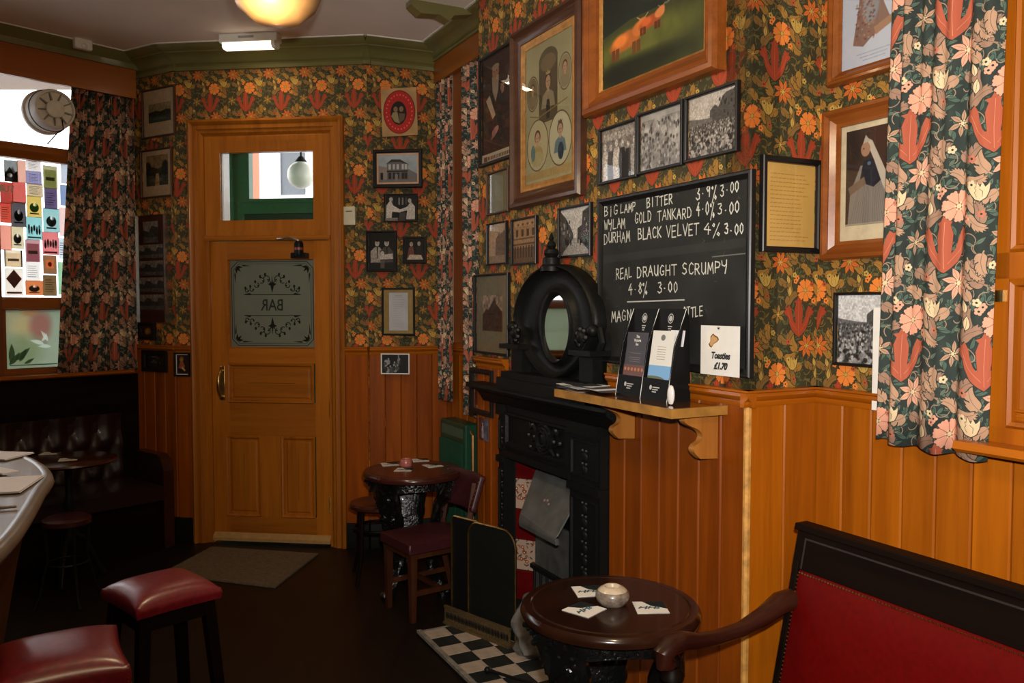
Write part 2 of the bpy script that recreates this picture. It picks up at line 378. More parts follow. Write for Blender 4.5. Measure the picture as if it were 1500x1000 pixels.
    def ctulip(x, y, k, a):
        K = 0.001*k; sh = [(0,-24),(-14,-18),(-22,-4),(-30,20),(-18,12),(-12,26),(-5,12),(2,30),(7,12),(15,24),(18,10),(32,18),(24,-4),(14,-18)]
        poly(rot2([(px*K*1.1, py*K*1.1) for px, py in sh], a, x, y), P['line']); poly(rot2([(px*K, py*K) for px, py in sh], a, x, y), P['cream'])
        line(rot2([(-8*K, -12*K), (-12*K, 0), (-6*K, 6*K), (-10*K, 14*K)], a, x, y), 0.0008, P['line']); line(rot2([(6*K, -14*K), (10*K, 0), (4*K, 8*K)], a, x, y), 0.0008, P['line'])
    ctulip(-0.055, -0.245, 0.85, 0.25); 
    leaf(0.05, -0.295, 0.034, 0.016, 1.4, P['cream'], 0.1, True, P['line']); leaf(-0.075, 0.02, 0.03, 0.014, 1.7, P['cream'], 0.1, True, P['line'])
    for x, y, r, c in [(0.05, 0.045, 0.011, 'cream'), (-0.045, 0.03, 0.010, 'rose'), (0.075, -0.02, 0.009, 'small'), (-0.085, -0.31, 0.011, 'rose'), (0.048, -0.445, 0.011, 'small'), (-0.02, -0.415, 0.010, 'cream'), (0.085, -0.235, 0.010, 'rose'), (-0.05, -0.50, 0.010, 'cream'), (0.03, -0.53, 0.009, 'small')]:
        ell(x, y, r*0.75, r*0.75, P['line'])
        for j in range(5): a = 2*PI*j/5; ell(x+r*0.6*math.cos(a), y+r*0.6*math.sin(a), r*0.4, r*0.4, P[c])
        ell(x, y, r*0.25, r*0.25, P['line'])
    return cv
PAPER = dict(ground=(0.23,0.21,0.13), line=(0.16,0.155,0.11), leaf=(0.31,0.32,0.19), leaf2=(0.42,0.35,0.18), leaf3=(0.22,0.23,0.15), stem=(0.46,0.38,0.19), acan=(0.58,0.42,0.18), acan2=(0.49,0.36,0.18),
             tulip=(0.58,0.23,0.13), tulip2=(0.74,0.38,0.22), rose=(0.84,0.48,0.20), rose2=(0.50,0.27,0.11), lily=(0.74,0.38,0.15), cream=(0.70,0.57,0.27), small=(0.64,0.30,0.17))
CLOTH = dict(ground=(0.20,0.235,0.22), line=(0.19,0.215,0.20), leaf=(0.33,0.42,0.37), leaf2=(0.40,0.46,0.40), leaf3=(0.22,0.28,0.25), stem=(0.64,0.54,0.45), acan=(0.74,0.59,0.48), acan2=(0.64,0.50,0.42),
             tulip=(0.71,0.37,0.27), tulip2=(0.85,0.56,0.45), rose=(0.92,0.66,0.55), rose2=(0.50,0.33,0.28), lily=(0.88,0.66,0.55), cream=(0.90,0.80,0.64), small=(0.78,0.48,0.38))
M = {}
M['paper'] = print_mat('floral wallpaper', floral(PAPER), 0.7, bump=0.15, gain=1.18)
M['cloth'] = print_mat('floral curtain cloth', floral(CLOTH), 0.85, bump=0.1, trans=0.06)
M['oak'] = wood('varnished oak', (0.26,0.060,0.0015), (0.41,0.112,0.003), 0.4)
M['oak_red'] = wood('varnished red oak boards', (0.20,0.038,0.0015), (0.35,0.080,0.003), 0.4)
M['oak_h'] = wood('varnished oak rail', (0.26,0.062,0.002), (0.44,0.118,0.004), 0.34, axis=0)
M['oak_door'] = wood('door oak', (0.27,0.076,0.004), (0.44,0.140,0.009), 0.42, coat=0.2)
M['oak_doorh'] = wood('door oak rail', (0.26,0.073,0.004), (0.42,0.132,0.009), 0.42, axis=0, coat=0.2)
M['oak_edge'] = plain('worn oak edge', (0.50,0.24,0.05), 0.6, var=0.3, scale=40)
M['red_wood'] = wood('red stained wood', (0.16,0.045,0.012), (0.26,0.08,0.02), 0.35)
M['red_wood_h'] = wood('red stained fascia', (0.22,0.062,0.008), (0.34,0.10,0.013), 0.35, axis=0)
M['mahog'] = wood('dark mahogany', (0.025,0.006,0.003), (0.055,0.014,0.006), 0.3, axis=0, coat=0.3, coatr=0.2)
M['darkwood'] = wood('near black wood', (0.003,0.0015,0.001), (0.008,0.0035,0.002), 0.5, axis=0, coat=0.0, spec=0.08)
M['brownwood'] = wood('brown chair wood', (0.035,0.010,0.004), (0.075,0.022,0.008), 0.4, axis=2)
M['frame_black'] = plain('black frame lacquer', (0.008,0.007,0.007), 0.38, spec=0.35)
M['frame_brown'] = wood('dark brown frame', (0.04,0.016,0.009), (0.08,0.032,0.016), 0.4, axis=0)
M['frame_oak'] = wood('amber oak frame', (0.18,0.045,0.007), (0.30,0.085,0.014), 0.32, axis=0)
M['gilt'] = plain('old gilt slip', (0.50,0.24,0.06), 0.4, metal=0.4, var=0.25)
M['iron'] = plain('black cast iron', (0.0055,0.006,0.0055), 0.45, coat=0.0, spec=0.2, bump=0.25, scale=90, coatr=0.2); M['iron_gloss'] = plain('gloss black cast iron', (0.004,0.0045,0.0045), 0.2, coat=1.0, bump=0.9, scale=75, coatr=0.05)
M['iron_matt'] = plain('matt black iron', (0.007,0.008,0.007), 0.5, spec=0.2, bump=0.3, scale=60)
M['grate'] = plain('grey leaded iron', (0.07,0.07,0.065), 0.55, var=0.35, scale=14, bump=0.2)
M['brass'] = plain('worn brass', (0.55,0.38,0.14), 0.28, metal=1.0, var=0.25)
M['steel'] = plain('bright steel', (0.6,0.58,0.55), 0.25, metal=1.0)
M['black'] = plain('black paint', (0.006,0.006,0.006), 0.45, spec=0.2)
M['leather'] = plain('ox-blood leather', (0.17,0.006,0.012), 0.4, coat=0.7, bump=0.06, scale=70, var=0.25, coatr=0.26)
M['redleather'] = plain('red leather', (0.105,0.002,0.0015), 0.5, bump=0.08, scale=60, var=0.12, spec=0.08)
M['brownleather'] = plain('burgundy chair leather', (0.045,0.008,0.010), 0.4, bump=0.1, scale=60, var=0.2)
M['darkleather'] = plain('dark brown buttoned leather', (0.018,0.005,0.0045), 0.4, bump=0.08, scale=50, coat=0.2)
M['green'] = plain('dark green gloss paint', (0.008,0.055,0.028), 0.4, coat=0.1, var=0.1)
M['green_door'] = plain('green porch paint', (0.02,0.13,0.05), 0.35, coat=0.3, var=0.15)
M['olive'] = plain('olive green gloss cornice paint', (0.15,0.135,0.045), 0.28, coat=0.3, var=0.12, scale=4)
M['ceil'] = plain('ceiling paint', (0.92,0.79,0.70), 0.8, var=0.05, scale=3)
M['white'] = plain('white plastic', (0.75,0.73,0.68), 0.4, var=0.03)
M['cream'] = plain('cream plastic', (0.60,0.55,0.40), 0.45, var=0.05)
M['lilac'] = plain('cool white paper', (0.66,0.65,0.74), 0.7, var=0.03)
M['card'] = plain('white card', (0.78,0.76,0.72), 0.7, var=0.03)
M['grey'] = plain('grey worn counter', (0.15,0.125,0.105), 0.4, var=0.2, scale=8, coat=0.15)
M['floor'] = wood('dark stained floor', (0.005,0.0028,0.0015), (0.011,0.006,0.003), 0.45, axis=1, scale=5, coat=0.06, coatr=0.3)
M['glass'] = glass_mat('clear glass')
M['fan'] = plain('grey fan plastic', (0.74,0.68,0.60), 0.5, var=0.08)
M['copper'] = plain('copper pipe', (0.6,0.3,0.12), 0.35, metal=0.9)
M['ink'] = plain('black ink', (0.02,0.02,0.02), 0.6, var=0.0)
M['silverink'] = plain('silver ink', (0.5,0.5,0.48), 0.4, var=0.0)
M['gold_light'] = plain('lit opal globe', (0.9,0.8,0.5), 0.3, var=0.02, emis=((1.0, 0.76, 0.36), 9.0))
M['tube_light'] = plain('lit diffuser', (0.9,0.85,0.7), 0.3, var=0.02, emis=((1.0, 0.82, 0.60), 2.6))
M['opal'] = plain('opal glass', (0.8,0.78,0.66), 0.25, var=0.02)
M['amber'] = plain('amber glass dish', (0.36,0.20,0.08), 0.35, var=0.08, coat=0.3)
# ---------------------------------------------------------------- room plan
dR = Vector((0.46, -0.888)).normalized(); nR = Vector((dR.y, -dR.x))          # fireplace wall: viewer's right; into the room
A = Vector((0.761, 2.66)); DEP = 0.30; ZC = 3.288; ZD = 1.329
inR = -nR
Wbr = Wall(A, dR)                                   # chimney breast face
Wrt = Wall(A, inR)                                  # return of the breast
Bc = A + inR*DEP; Wnr = Wall(Bc, dR)                # alcove and near right wall
dD = Vector((0.992, -0.124)).normalized(); Wdo = Wall((-1.601, 5.5), dD)       # door wall
def foot(W, u):
    s = W.hit(u, 500)[0]; q = W.p + W.d*s; return Vector((q.x, q.y)), s
C3, s3 = foot(Wdo, 540); C2, s2 = foot(Wdo, 259)
Wc = Wall(C3, (0.93, 0.37))                         # right splay of the door wall
def meet(W1, W2):
    m = W1.d.x*(-W2.d.y)-W1.d.y*(-W2.d.x); r = W2.p-W1.p
    return (r.x*(-W2.d.y)-r.y*(-W2.d.x))/m
s4 = meet(Wc, Wnr); C4 = Wc.p+Wc.d*s4
sNear0 = (C4-Bc).dot(dR)                            # left end of alcove wall (negative)
C1 = Vector((-2.635, 5.808)); Wlc = Wall(C1, C2-C1)  # left splay
dL = Vector((0.648, 0.762)).normalized(); Wl = Wall(C1, dL)      # left wall, s from negative to 0
sBL = Wbr.hit(702, 500)[0]                          # breast's hidden left edge
TH_ = 0.12
def wall(name, W, s0, s1, z0=0, z1=ZC, holes=()):
    """papered wall slab, hole = (s0,s1,z0,z1)"""
    mb = MB(); ss = sorted({s0, s1, *[h[0] for h in holes], *[h[1] for h in holes]}); zz = sorted({z0, z1, *[h[2] for h in holes], *[h[3] for h in holes]})
    for a, b in zip(ss[:-1], ss[1:]):
        for c, d in zip(zz[:-1], zz[1:]):
            m = ((a+b)/2, (c+d)/2)
            if any(h[0] < m[0] < h[1] and h[2] < m[1] < h[3] for h in holes): continue
            n = len(mb.f); mb.box(a, b, 0, TH_, c, d)
            for k in range(6):
                f = mb.f[n+k]; mb.uv[n+k] = [((mb.v[i][0]+mb.v[i][1])/TW, mb.v[i][2]/TH) for i in f]
    o = obj(name, mb, M['paper'], loc=(W.p.x, W.p.y, 0), rz=W.phi, smooth=0); return tag(o, kind='structure')
def struct(o): return tag(o, kind='structure')
def planks(W, s0, s1, wd, z0, z1, parent, y=0.0, mat=None):
    """tongue and groove boards, children of the wall"""
    n = max(1, round((s1-s0)/wd)); w = (s1-s0)/n; g = 0.0016
    me = MB().cbox(g, w-g, y-0.014, y, 0, z1-z0, 0.0045).mesh('plank', mat or M['oak'], 0)
    for i in range(n):
        o = bpy.data.objects.new('plank', me); C.objects.link(o); o.parent = parent; o.location = (s0+i*w, 0, z0)
def extr(name, W, prof, s0, s1, mat, kind='structure', parent=None, smooth=30, y0=0.0):
    """profile of (y,z) run along the wall"""
    mb = MB().prism([(y+y0, z) for y, z in prof], s0, s1, 'x')
    o = obj(name, mb, mat, loc=(W.p.x, W.p.y, 0), rz=W.phi, smooth=smooth); return tag(o, kind=kind)
sR1 = 4.6
P3 = Wnr.w(sR1, 0, 0); P0 = Wl.w(-9.2, 0, 0)
# floor and ceiling
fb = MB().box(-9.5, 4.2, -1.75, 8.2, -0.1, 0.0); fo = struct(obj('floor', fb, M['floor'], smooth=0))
co = struct(obj('ceiling', MB().box(-9.5, 4.2, -1.75, 6.6, ZC, ZC+0.12), M['ceil'], smooth=0))
# walls
gl = {}                                             # left window extents on the left wall, measured on the wall plane
wu0, wu1, wz0, wz1 = -2.4, 0, 0, 0
z_sill = Wl.hit(50, 548)[1]; z_rt = Wl.hit(50, 445)[1]; z_rb = Wl.hit(50, 212)[1]; z_top = Wl.hit(50, 108)[1]
sWR = Wl.hit(150, 400)[0]; sWL = Wl.hit(0, 400)[0]-0.02
wl = wall('wall_left', Wl, -9.2, 0, holes=[(sWL-1.9, sWR, z_sill, z_top)])
sTL, sTR, zTB, zTT = Wdo.rect(323, 213, 472, 329)
dL0, dR0 = Wdo.hit(310, 600)[0], Wdo.hit(484, 600)[0]; zDT = Wdo.hit(396, 350)[1]
wf = wall('wall_front', Wdo, s2, s3, holes=[(sTL, sTR, zTB, zTT), (dL0, dR0, 0, zDT)])
wfl = wall('wall_front_left', Wlc, 0, (C2-C1).length)
wfr = wall('wall_front_right', Wc, 0, s4)
fo0, fo1 = Wbr.hit(752, 700)[0], Wbr.hit(851, 700)[0]; fs0, fs1 = Wbr.hit(732, 650, 0.05)[0], Wbr.hit(881, 650, 0.05)[0]
foz = (Wbr.hit(752, 669, 0.04)[1]+Wbr.hit(851, 708, 0.04)[1])/2
wr = wall('wall_right', Wbr, sBL, 0, holes=[(fo0, fo1, 0, foz)])
wrr = wall('wall_right_return', Wrt, 0, DEP)
wlr = struct(obj('wall_right_alcove_cheek', MB().box(0, DEP, -TH_, 0, 0, ZC), M['paper'], loc=Wbr.w(sBL, 0.001, 0), rz=Wrt.phi, smooth=0))
wn = wall('wall_right_near', Wnr, sNear0, sR1)
bk = Wall((-9.0, -1.6), (1, 0)); 
wb = struct(obj('wall_back', MB().box(-9.5, 4.2, -1.75, -1.6, 0, ZC), plain('back wall plaster', (0.22,0.13,0.07), 0.7), smooth=0))
# boarding below the dado rail
ZB = ZD-0.035
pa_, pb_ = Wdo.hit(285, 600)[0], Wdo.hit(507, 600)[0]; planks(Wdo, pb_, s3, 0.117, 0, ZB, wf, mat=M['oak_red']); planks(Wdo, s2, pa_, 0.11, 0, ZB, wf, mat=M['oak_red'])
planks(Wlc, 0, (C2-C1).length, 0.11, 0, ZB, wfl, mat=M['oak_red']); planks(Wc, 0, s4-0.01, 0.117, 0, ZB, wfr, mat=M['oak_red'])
planks(Wbr, sBL, fs0, 0.09, 0, ZB, wr, mat=M['oak_red']); planks(Wbr, fs1, 0.0, 0.112, 0, ZB, wr, mat=wood('darker oak boards', (0.135,0.026,0.001), (0.25,0.055,0.002), 0.4)); planks(Wrt, -0.014, DEP, 0.155, 0, ZB, wrr)  # boards right of the fireplace get a darker, redder oak
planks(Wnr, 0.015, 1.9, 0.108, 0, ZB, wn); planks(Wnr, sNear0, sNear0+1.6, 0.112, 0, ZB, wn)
# worn corner bead of the breast
cb = struct(obj('trim_1', MB().tube([(0, 0, 0.0), (0, 0, ZB)], 0.013, 8), M['oak_edge'], loc=Wbr.w(0.006, -0.008, 0))); 
# dado rails
DADO = [(0,-0.055),(-0.016,-0.055),(-0.020,-0.047),(-0.020,-0.036),(-0.030,-0.030),(-0.036,-0.020),(-0.034,-0.010),(-0.040,-0.006),(-0.040,0.0),(0,0.0)]
DADO = [(y, z+ZD) for y, z in DADO]
for k, (W, a, b) in enumerate([(Wbr, sBL, fs0), (Wbr, fs1, 0.036), (Wrt, -0.036, DEP), (Wnr, 0, 1.05), (Wdo, pb_, s3), (Wc, 0, s4), (Wdo, s2, pa_), (Wlc, 0, (C2-C1).length), (Wnr, sNear0, sNear0+1.6)]):
    extr('trim_%d' % (k+2), W, DADO, a, b, M['oak_h'])
SK = [(0,0),(-0.026,0),(-0.026,0.15),(-0.018,0.165),(0,0.17)]
for k, (W, a, b) in enumerate([(Wdo, pb_, s3), (Wc, 0, s4), (Wdo, s2, pa_), (Wlc, 0, (C2-C1).length)]):
    extr('baseboard_%s' % ['front', 'corner', 'front_left', 'left_corner'][k], W, SK, a, b, M['black'])
# cornice: stepped, coved, olive gloss, with a thin pale line at the ceiling
CO = [(0,0),(0,-0.235),(-0.018,-0.235),(-0.022,-0.20),(-0.016,-0.175),(-0.03,-0.165),(-0.035,-0.155),(-0.045,-0.12),(-0.075,-0.085),(-0.10,-0.075),(-0.10,-0.062),(-0.115,-0.055),(-0.14,-0.03),(-0.15,-0.008),(-0.15,0)]
CO = [(y, z*0.60+ZC) for y, z in CO]
for k, (W, a, b) in enumerate([(Wdo, s2-0.02, s3+0.03), (Wc, -0.03, s4), (Wlc, 0, (C2-C1).length+0.04)]):
    extr('trim_%d' % (k+20), W, CO, a, b, M['olive'])
    extr('trim_%d' % (k+30), W, [(-0.15, ZC-0.006), (-0.162, ZC-0.006), (-0.162, ZC), (-0.15, ZC)], a, b, M['white'])
# pelmet and slim cornice over the alcove window, then along the breast
CO2 = [(y*0.8-0.10, ZC+(z-ZC)*0.62) for y, z in CO]; CO2[0] = (-0.02, ZC); CO2[1] = (-0.02, CO2[1][1])
extr('trim_40', Wnr, CO2, sNear0-0.1, sBL-0.002, M['olive'])
extr('trim_42', Wnr, [(-0.22, ZC-0.005), (-0.232, ZC-0.005), (-0.232, ZC), (-0.22, ZC)], sNear0-0.1, sBL, M['white'])
CO3 = [(y*0.8, ZC+(z-ZC)*0.62) for y, z in CO]
extr('trim_43', Wbr, CO3, sBL, 0.1, M['olive'])
zp = Wnr.hit(660, 107, 0.10)[1]
pel = struct(obj('trim_44', MB().box(sNear0+0.01, sBL-0.002, -0.10, -0.075, zp, ZC-0.06).box(sNear0+0.02, sBL-0.002, -0.075, -0.0, ZC-0.2, ZC-0.15), M['red_wood_h'], loc=(Wnr.p.x, Wnr.p.y, 0), rz=Wnr.phi, smooth=0))
# left pelmet fascia
zf0 = Wl.hit(165, 138, 0.12)[1]
struct(obj('trim_45', MB().box(-5.5, -0.02, -0.12, -0.09, zf0, ZC-0.09).box(-0.045, -0.02, -0.09, 0, zf0, ZC-0.09), M['red_wood_h'], loc=(Wl.p.x, Wl.p.y, 0), rz=Wl.phi, smooth=0))
extr('trim_46', Wl, [(-0.09,ZC),(-0.09,ZC-0.095),(-0.135,ZC-0.095),(-0.14,ZC-0.06),(-0.17,ZC-0.03),(-0.185,ZC-0.006),(-0.185,ZC)], -5.5, 0.0, M['olive'])
extr('trim_47', Wl, [(-0.185,ZC-0.006),(-0.197,ZC-0.006),(-0.197,ZC),(-0.185,ZC)], -5.5, 0.0, M['white'])
# short downstand of the old beam at the top right
q = at_z(686, 16, ZC); Wbeam = Wall((q.x, q.y), -inR)
struct(obj('trim_48', MB().prism([(0.06,0),(0.0,-0.03),(-0.10,-0.05),(-0.13,-0.085),(-0.19,-0.06),(-0.30,-0.07),(-0.36,-0.03),(-0.36,0)][::-1], -0.03, 0.05, 'y'), M['olive'], loc=(q.x, q.y, ZC), rz=Wbeam.phi+PI, smooth=0))
# ================================================================ door wall
door = thing('door_1', None, None, Wdo.w(0, 0, 0), Wdo.phi, kind='structure')
def dr(u0, v0, u1, v1, off=0): return Wdo.rect(u0, v0, u1, v1, off)
aL = Wdo.hit(284, 600)[0]; aR = Wdo.hit(508, 600)[0]; aT = Wdo.hit(396, 174)[1]
prof = [(0,0),(0,-0.035),(0.016,-0.047),(0.028,-0.040),(0.036,-0.030),(0.062,-0.034),(0.070,-0.026),(0.086,-0.022),(0.100,-0.006),(0.103,0.03)]
def u_frame(mb, x0, x1, z1, prof):
    vs = []
    for i, y in prof: vs += [(x0+i,y,0),(x0+i,y,z1-i),(x1-i,y,z1-i),(x1-i,y,0)]
    fs = []
    for k in range(len(prof)-1):
        for a in range(3): fs.append((k*4+a, k*4+a+1, k*4+5+a, k*4+4+a))
    mb.add(vs, fs)
mb = MB(); u_frame(mb, aL, aR, aT, prof); obj('architrave', mb, M['oak_door'], door, smooth=30)
jl, jr = aL+0.10, aR-0.10
# transom light: frame, glass
for xa, xb in ((jl-0.004, dL0+0.003), (dR0-0.003, jr+0.004)): obj('jamb', MB().box(xa, xb, -0.004, 0.10, 0, zDT+0.02), M['oak_door'], door, smooth=0)
tf = obj('transom_frame', MB().frame(jl, jr, zDT+0.012, aT-0.10, [(0,0.03),(0,-0.005),(0.012,-0.012),(0.035,-0.012),(0.05,-0.004),(sTL-jl,-0.004),(sTL-jl,0.045)]), M['oak_door'], door, smooth=30)
obj('transom_rail', MB().prism([(0.02,zDT-0.008),(-0.012,zDT-0.008),(-0.018,zDT+0.004),(-0.018,zDT+0.016),(-0.008,zDT+0.024),(0.02,zDT+0.03)], jl, jr, 'x'), M['oak_doorh'], door)
obj('glass_pane', MB().box(sTL-0.01, sTR+0.01, 0.030, 0.034, zTB-0.01, zTT+0.01), M['glass'], door, smooth=0)
obj('reveal_lining', MB().box(sTL-0.003, sTL+0.004, 0.036, TH_+0.004, zTB, zTT).box(sTR-0.004, sTR+0.003, 0.036, TH_+0.004, zTB, zTT).box(sTL, sTR, 0.036, TH_+0.004, zTB-0.003, zTB+0.004).box(sTL, sTR, 0.036, TH_+0.004, zTT-0.004, zTT+0.003), M['white'], door, smooth=0)
obj('pale_bead', MB().frame(sTL-0.004, sTR+0.004, zTB-0.004, zTT+0.004, [(0,0.03),(0,0.022),(0.008,0.022),(0.008,0.03)]), M['white'], door, smooth=0)
# leaf: stiles and rails around glass and panels
gl0, gl1, gz0, gz1 = dr(333, 379, 460, 510)
h0, h1, hz0, hz1 = dr(332, 532, 459, 591)
pa0, pa1, pz0, pz1 = dr(330, 638, 382, 757)
pb0, pb1, _, _ = dr(411, 638, 461, 757)
L0, L1 = dL0+0.004, dR0-0.004; zt = zDT-0.012; yF = 0.012
leaf = MB()
def lb(x0, x1, z0, z1, y=yF): leaf.box(x0, x1, y, y+0.035, z0, z1)
ls = obj('stile', MB().box(L0, gl0, yF, yF+0.04, 0.03, zt), M['oak_door'], door, smooth=0)
rs = obj('stile', MB().box(gl1, L1, yF, yF+0.04, 0.03, zt), M['oak_door'], door, smooth=0)
for a, b in [(gz1, zt), (hz1, gz0), (pz1, hz0), (0.03, pz0)]: obj('rail', MB().box(gl0, gl1, yF, yF+0.04, a, b), M['oak_doorh'], door, smooth=0)
obj('muntin', MB().box(pa1, pb0, yF, yF+0.04, pz0, pz1), M['oak_door'], door, smooth=0)
def panel(x0, x1, z0, z1, mat):
    obj('panel', MB().frame(x0, x1, z0, z1, [(0, yF+0.002), (0.006, yF-0.006), (0.016, yF-0.002), (0.024, yF+0.012), (0.034, yF+0.014), (0.044, yF+0.008), (min(x1-x0, z1-z0)/2-0.001, yF+0.008)]), mat, door, smooth=20)
panel(h0, h1, hz0, hz1, M['oak_doorh']); panel(pa0, pa1, pz0, pz1, M['oak_door']); panel(pb0, pb1, pz0, pz1, M['oak_door'])
obj('weather_bar', MB().prism([(yF,0.02),(-0.02,0.02),(-0.02,0.04),(yF,0.07)], L0, L1, 'x'), plain('pale worn bar', (0.42,0.24,0.08), 0.5), door, smooth=0)
# etched glass pane
gw, gh = gl1-gl0, gz1-gz0; E = (0.54,0.56,0.50); D = (0.13,0.14,0.11); cv = CV(gw, gh, 900, E)
cv.a *= (0.97+0.06*vnoise(cv.h, cv.w, 6, 6, 2))[..., None]
def mirror(fn):
    for sx in (1, -1): fn(lambda x, y: (gw/2+sx*x, y))
X = gw/2
for inset in (0.022, 0.036):
    c = 0.05-inset*0.4
    P = [(inset+c, inset), (gw-inset-c, inset), (gw-inset, inset+c), (gw-inset, gh-inset-c), (gw-inset-c, gh-inset), (inset+c, gh-inset), (inset, gh-inset-c), (inset, inset+c), (inset+c, inset)]
    cv.line(P, 0.004 if inset < 0.03 else 0.0022, D)
def orn(P):
    for fy, sy in ((0.60, 1), (0.37, -1)):
        q = lambda x, y: P(x, gh*fy+sy*y)
        cv.line([q(0.0, 0.0), q(0.19, 0.0)], 0.004, D); cv.poly([q(0.14, 0), q(0.155, 0.012), q(0.20, 0.0)], D)
        for i in range(5):
            cx, cy, r = 0.038+i*0.034, 0.045+0.062*math.sin(1.2+i*0.75)*(1-i*0.17), 0.021-0.0025*i
            cv.line([q(cx+r*math.cos(t*0.7+i), cy+r*math.sin(t*0.7+i)) for t in range(7)], 0.005, D)
            a = q(cx+0.01, cy+r*1.4); cv.ell(a[0], a[1], 0.007, 0.010, D); b = q(cx-0.01, cy-r*0.2); cv.ell(b[0], b[1], 0.006, 0.005, D)
        cv.poly([q(0, 0.012), q(0.010, 0.05), q(0.004, 0.09), q(0, 0.125), q(-0.001, 0.012)], D)
        cv.poly([q(0, 0.07), q(0.022, 0.10), q(0.014, 0.075), q(0.03, 0.07), q(0, 0.05)], D)
    for sy, by in ((-1, gh-0.055), (1, 0.055)):
        q = lambda x, y: P(gw/2-0.055-x, by+sy*y)
        for t in (0, 0.75, -0.75):
            a = PI/4+t; e = q(0.045*math.cos(a), 0.045*math.sin(a)); l = q(0.018*math.cos(a+0.5), 0.018*math.sin(a+0.5)); r = q(0.018*math.cos(a-0.5), 0.018*math.sin(a-0.5)); o = q(0, 0); cv.poly([o, l, e, r], D)
        cv.poly([q(-0.01, 0.035), q(-0.004, 0.05), q(-0.006, 0.11), q(-0.014, 0.05)], D); cv.poly([q(0.035, -0.01), q(0.05, -0.004), q(0.11, -0.006), q(0.05, -0.014)], D)
mirror(orn)
etch = print_mat('etched glass', cv, 0.35, trans=0.35)
pane = obj('etched_glass', MB().quad([(gl0-0.005,yF+0.02,gz0-0.005),(gl1+0.005,yF+0.02,gz0-0.005),(gl1+0.005,yF+0.02,gz1+0.005),(gl0-0.005,yF+0.02,gz1+0.005)]).box(gl0-0.005, gl1+0.005, yF+0.0205, yF+0.025, gz0-0.005, gz1+0.005), etch, door, smooth=0)
tag(pane, label='frosted glass with etched scrolls and the mirrored word BAR')
obj('glazing_bead', MB().frame(gl0-0.002, gl1+0.002, gz0-0.002, gz1+0.002, [(0,yF+0.02),(0,yF-0.003),(0.004,yF-0.005),(0.009,yF+0.004),(0.010,yF+0.02)]), M['oak_doorh'], door, smooth=0)
clear = plain('clear etched letter', (0.025,0.028,0.022), 0.3, var=0)
bt = text_mesh('lettering', 'BAR', 0.108, clear, pane, ((gl0+gl1)/2, yF+0.018, gz0+gh*0.425), bold=0.001); bt.scale = (-0.8, 1, 1)
bt.data.transform(Matrix.Diagonal((1, 1, 1, 1)))
# handle, closer, hinges
hs, hz = Wdo.hit(325, 562); hd = obj('door_handle', MB().box(hs-0.018, hs+0.018, yF-0.006, yF, hz-0.11, hz+0.12), M['brass'], door)
bev(hd, 0.004)
hh = MB().tube([(hs, yF-0.006, hz-0.085), (hs, yF-0.035, hz-0.08), (hs-0.002, yF-0.055, hz-0.04), (hs-0.002, yF-0.058, hz+0.02), (hs, yF-0.05, hz+0.06), (hs, yF-0.03, hz+0.085), (hs, yF-0.006, hz+0.09)], [0.009,0.008,0.010,0.013,0.011,0.008,0.009], 10)
hh.blob((hs, yF-0.02, hz+0.115), 0.010); obj('grip', hh, M['brass'], hd); obj('keyhole', MB().lathe([(0,-0.012),(0.014,-0.01),(0.014,-0.004)], 14, (hs, yF, hz-0.09), 'y'), M['brass'], hd)
cs, cz = Wdo.hit(441, 364); cl = obj('door_closer', MB().lathe([(0,-0.05),(0.026,-0.05),(0.03,-0.04),(0.03,0.03),(0.022,0.045),(0,0.045)], 16, (cs, -0.04, cz)).box(cs-0.05, cs+0.05, -0.055, yF, cz-0.065, cz-0.03), M['black'], door)
obj('red_band', MB().lathe([(0.031,-0.012),(0.031,0.004)], 16, (cs, -0.04, cz)), plain('dull red band', (0.2,0.03,0.02), 0.4), cl)
a0 = Wdo.hit(408, 350); obj('closer_arm', MB().tube([(cs, -0.04, cz+0.05), (cs-0.06, -0.055, a0[1]+0.004), (a0[0], -0.02, a0[1])], 0.008, 6), M['steel'], door)
for v in (395, 600, 740):
    s, z = Wdo.hit(482, v); obj('hinge', MB().lathe([(0.006,-0.05),(0.006,0.05)], 8, (s+0.004, yF-0.004, z)).blob((s+0.004, yF-0.004, z+0.052), 0.007), M['brass'] if v != 395 else M['iron_matt'], door)
# porch seen through the transom light
px = thing('porch_screen', 'green painted outer porch framing seen through the light over the door', 'porch', Wdo.w(0, 0.75, 0), Wdo.phi)
def W2(y): return Wall((Wdo.p.x+Wdo.y.x*y, Wdo.p.y+Wdo.y.y*y), dD)
Wp = W2(0.75)
gs0, gs1, gzb, gzt = Wp.rect(365, 150, 540, 290)
x0 = Wp.hit(200, 300)[0]
obj('post', MB().box(x0, gs0-0.06, 0, 0.08, 0, 3.2).box(gs0-0.06, gs0, -0.01, 0.06, gzb, 3.2).box(gs0-0.16, gs0-0.13, -0.02, 0.0, 0, 3.2), M['green_door'], px, smooth=0)
obj('rail', MB().box(gs0-0.06, gs1, 0, 0.08, gzb-0.11, gzb).box(gs0-0.06, gs1, -0.015, 0, gzb-0.03, gzb), M['green_door'], px, smooth=0)
obj('panel', MB().box(gs0-0.06, gs1, 0.03, 0.06, 0, gzb-0.11), plain('dark porch panel', (0.02,0.06,0.035), 0.2), px, smooth=0)
obj('right_post', MB().box(gs1, gs1+0.1, 0, 0.08, 0, 3.2), M['green_door'], px, smooth=0)
struct(obj('wall_porch', MB().box(x0, gs1+0.1, -0.6, 1.0, 3.18, 3.28), M['green_door'], loc=Wp.w(0, 0, 0), rz=Wdo.phi, smooth=0))
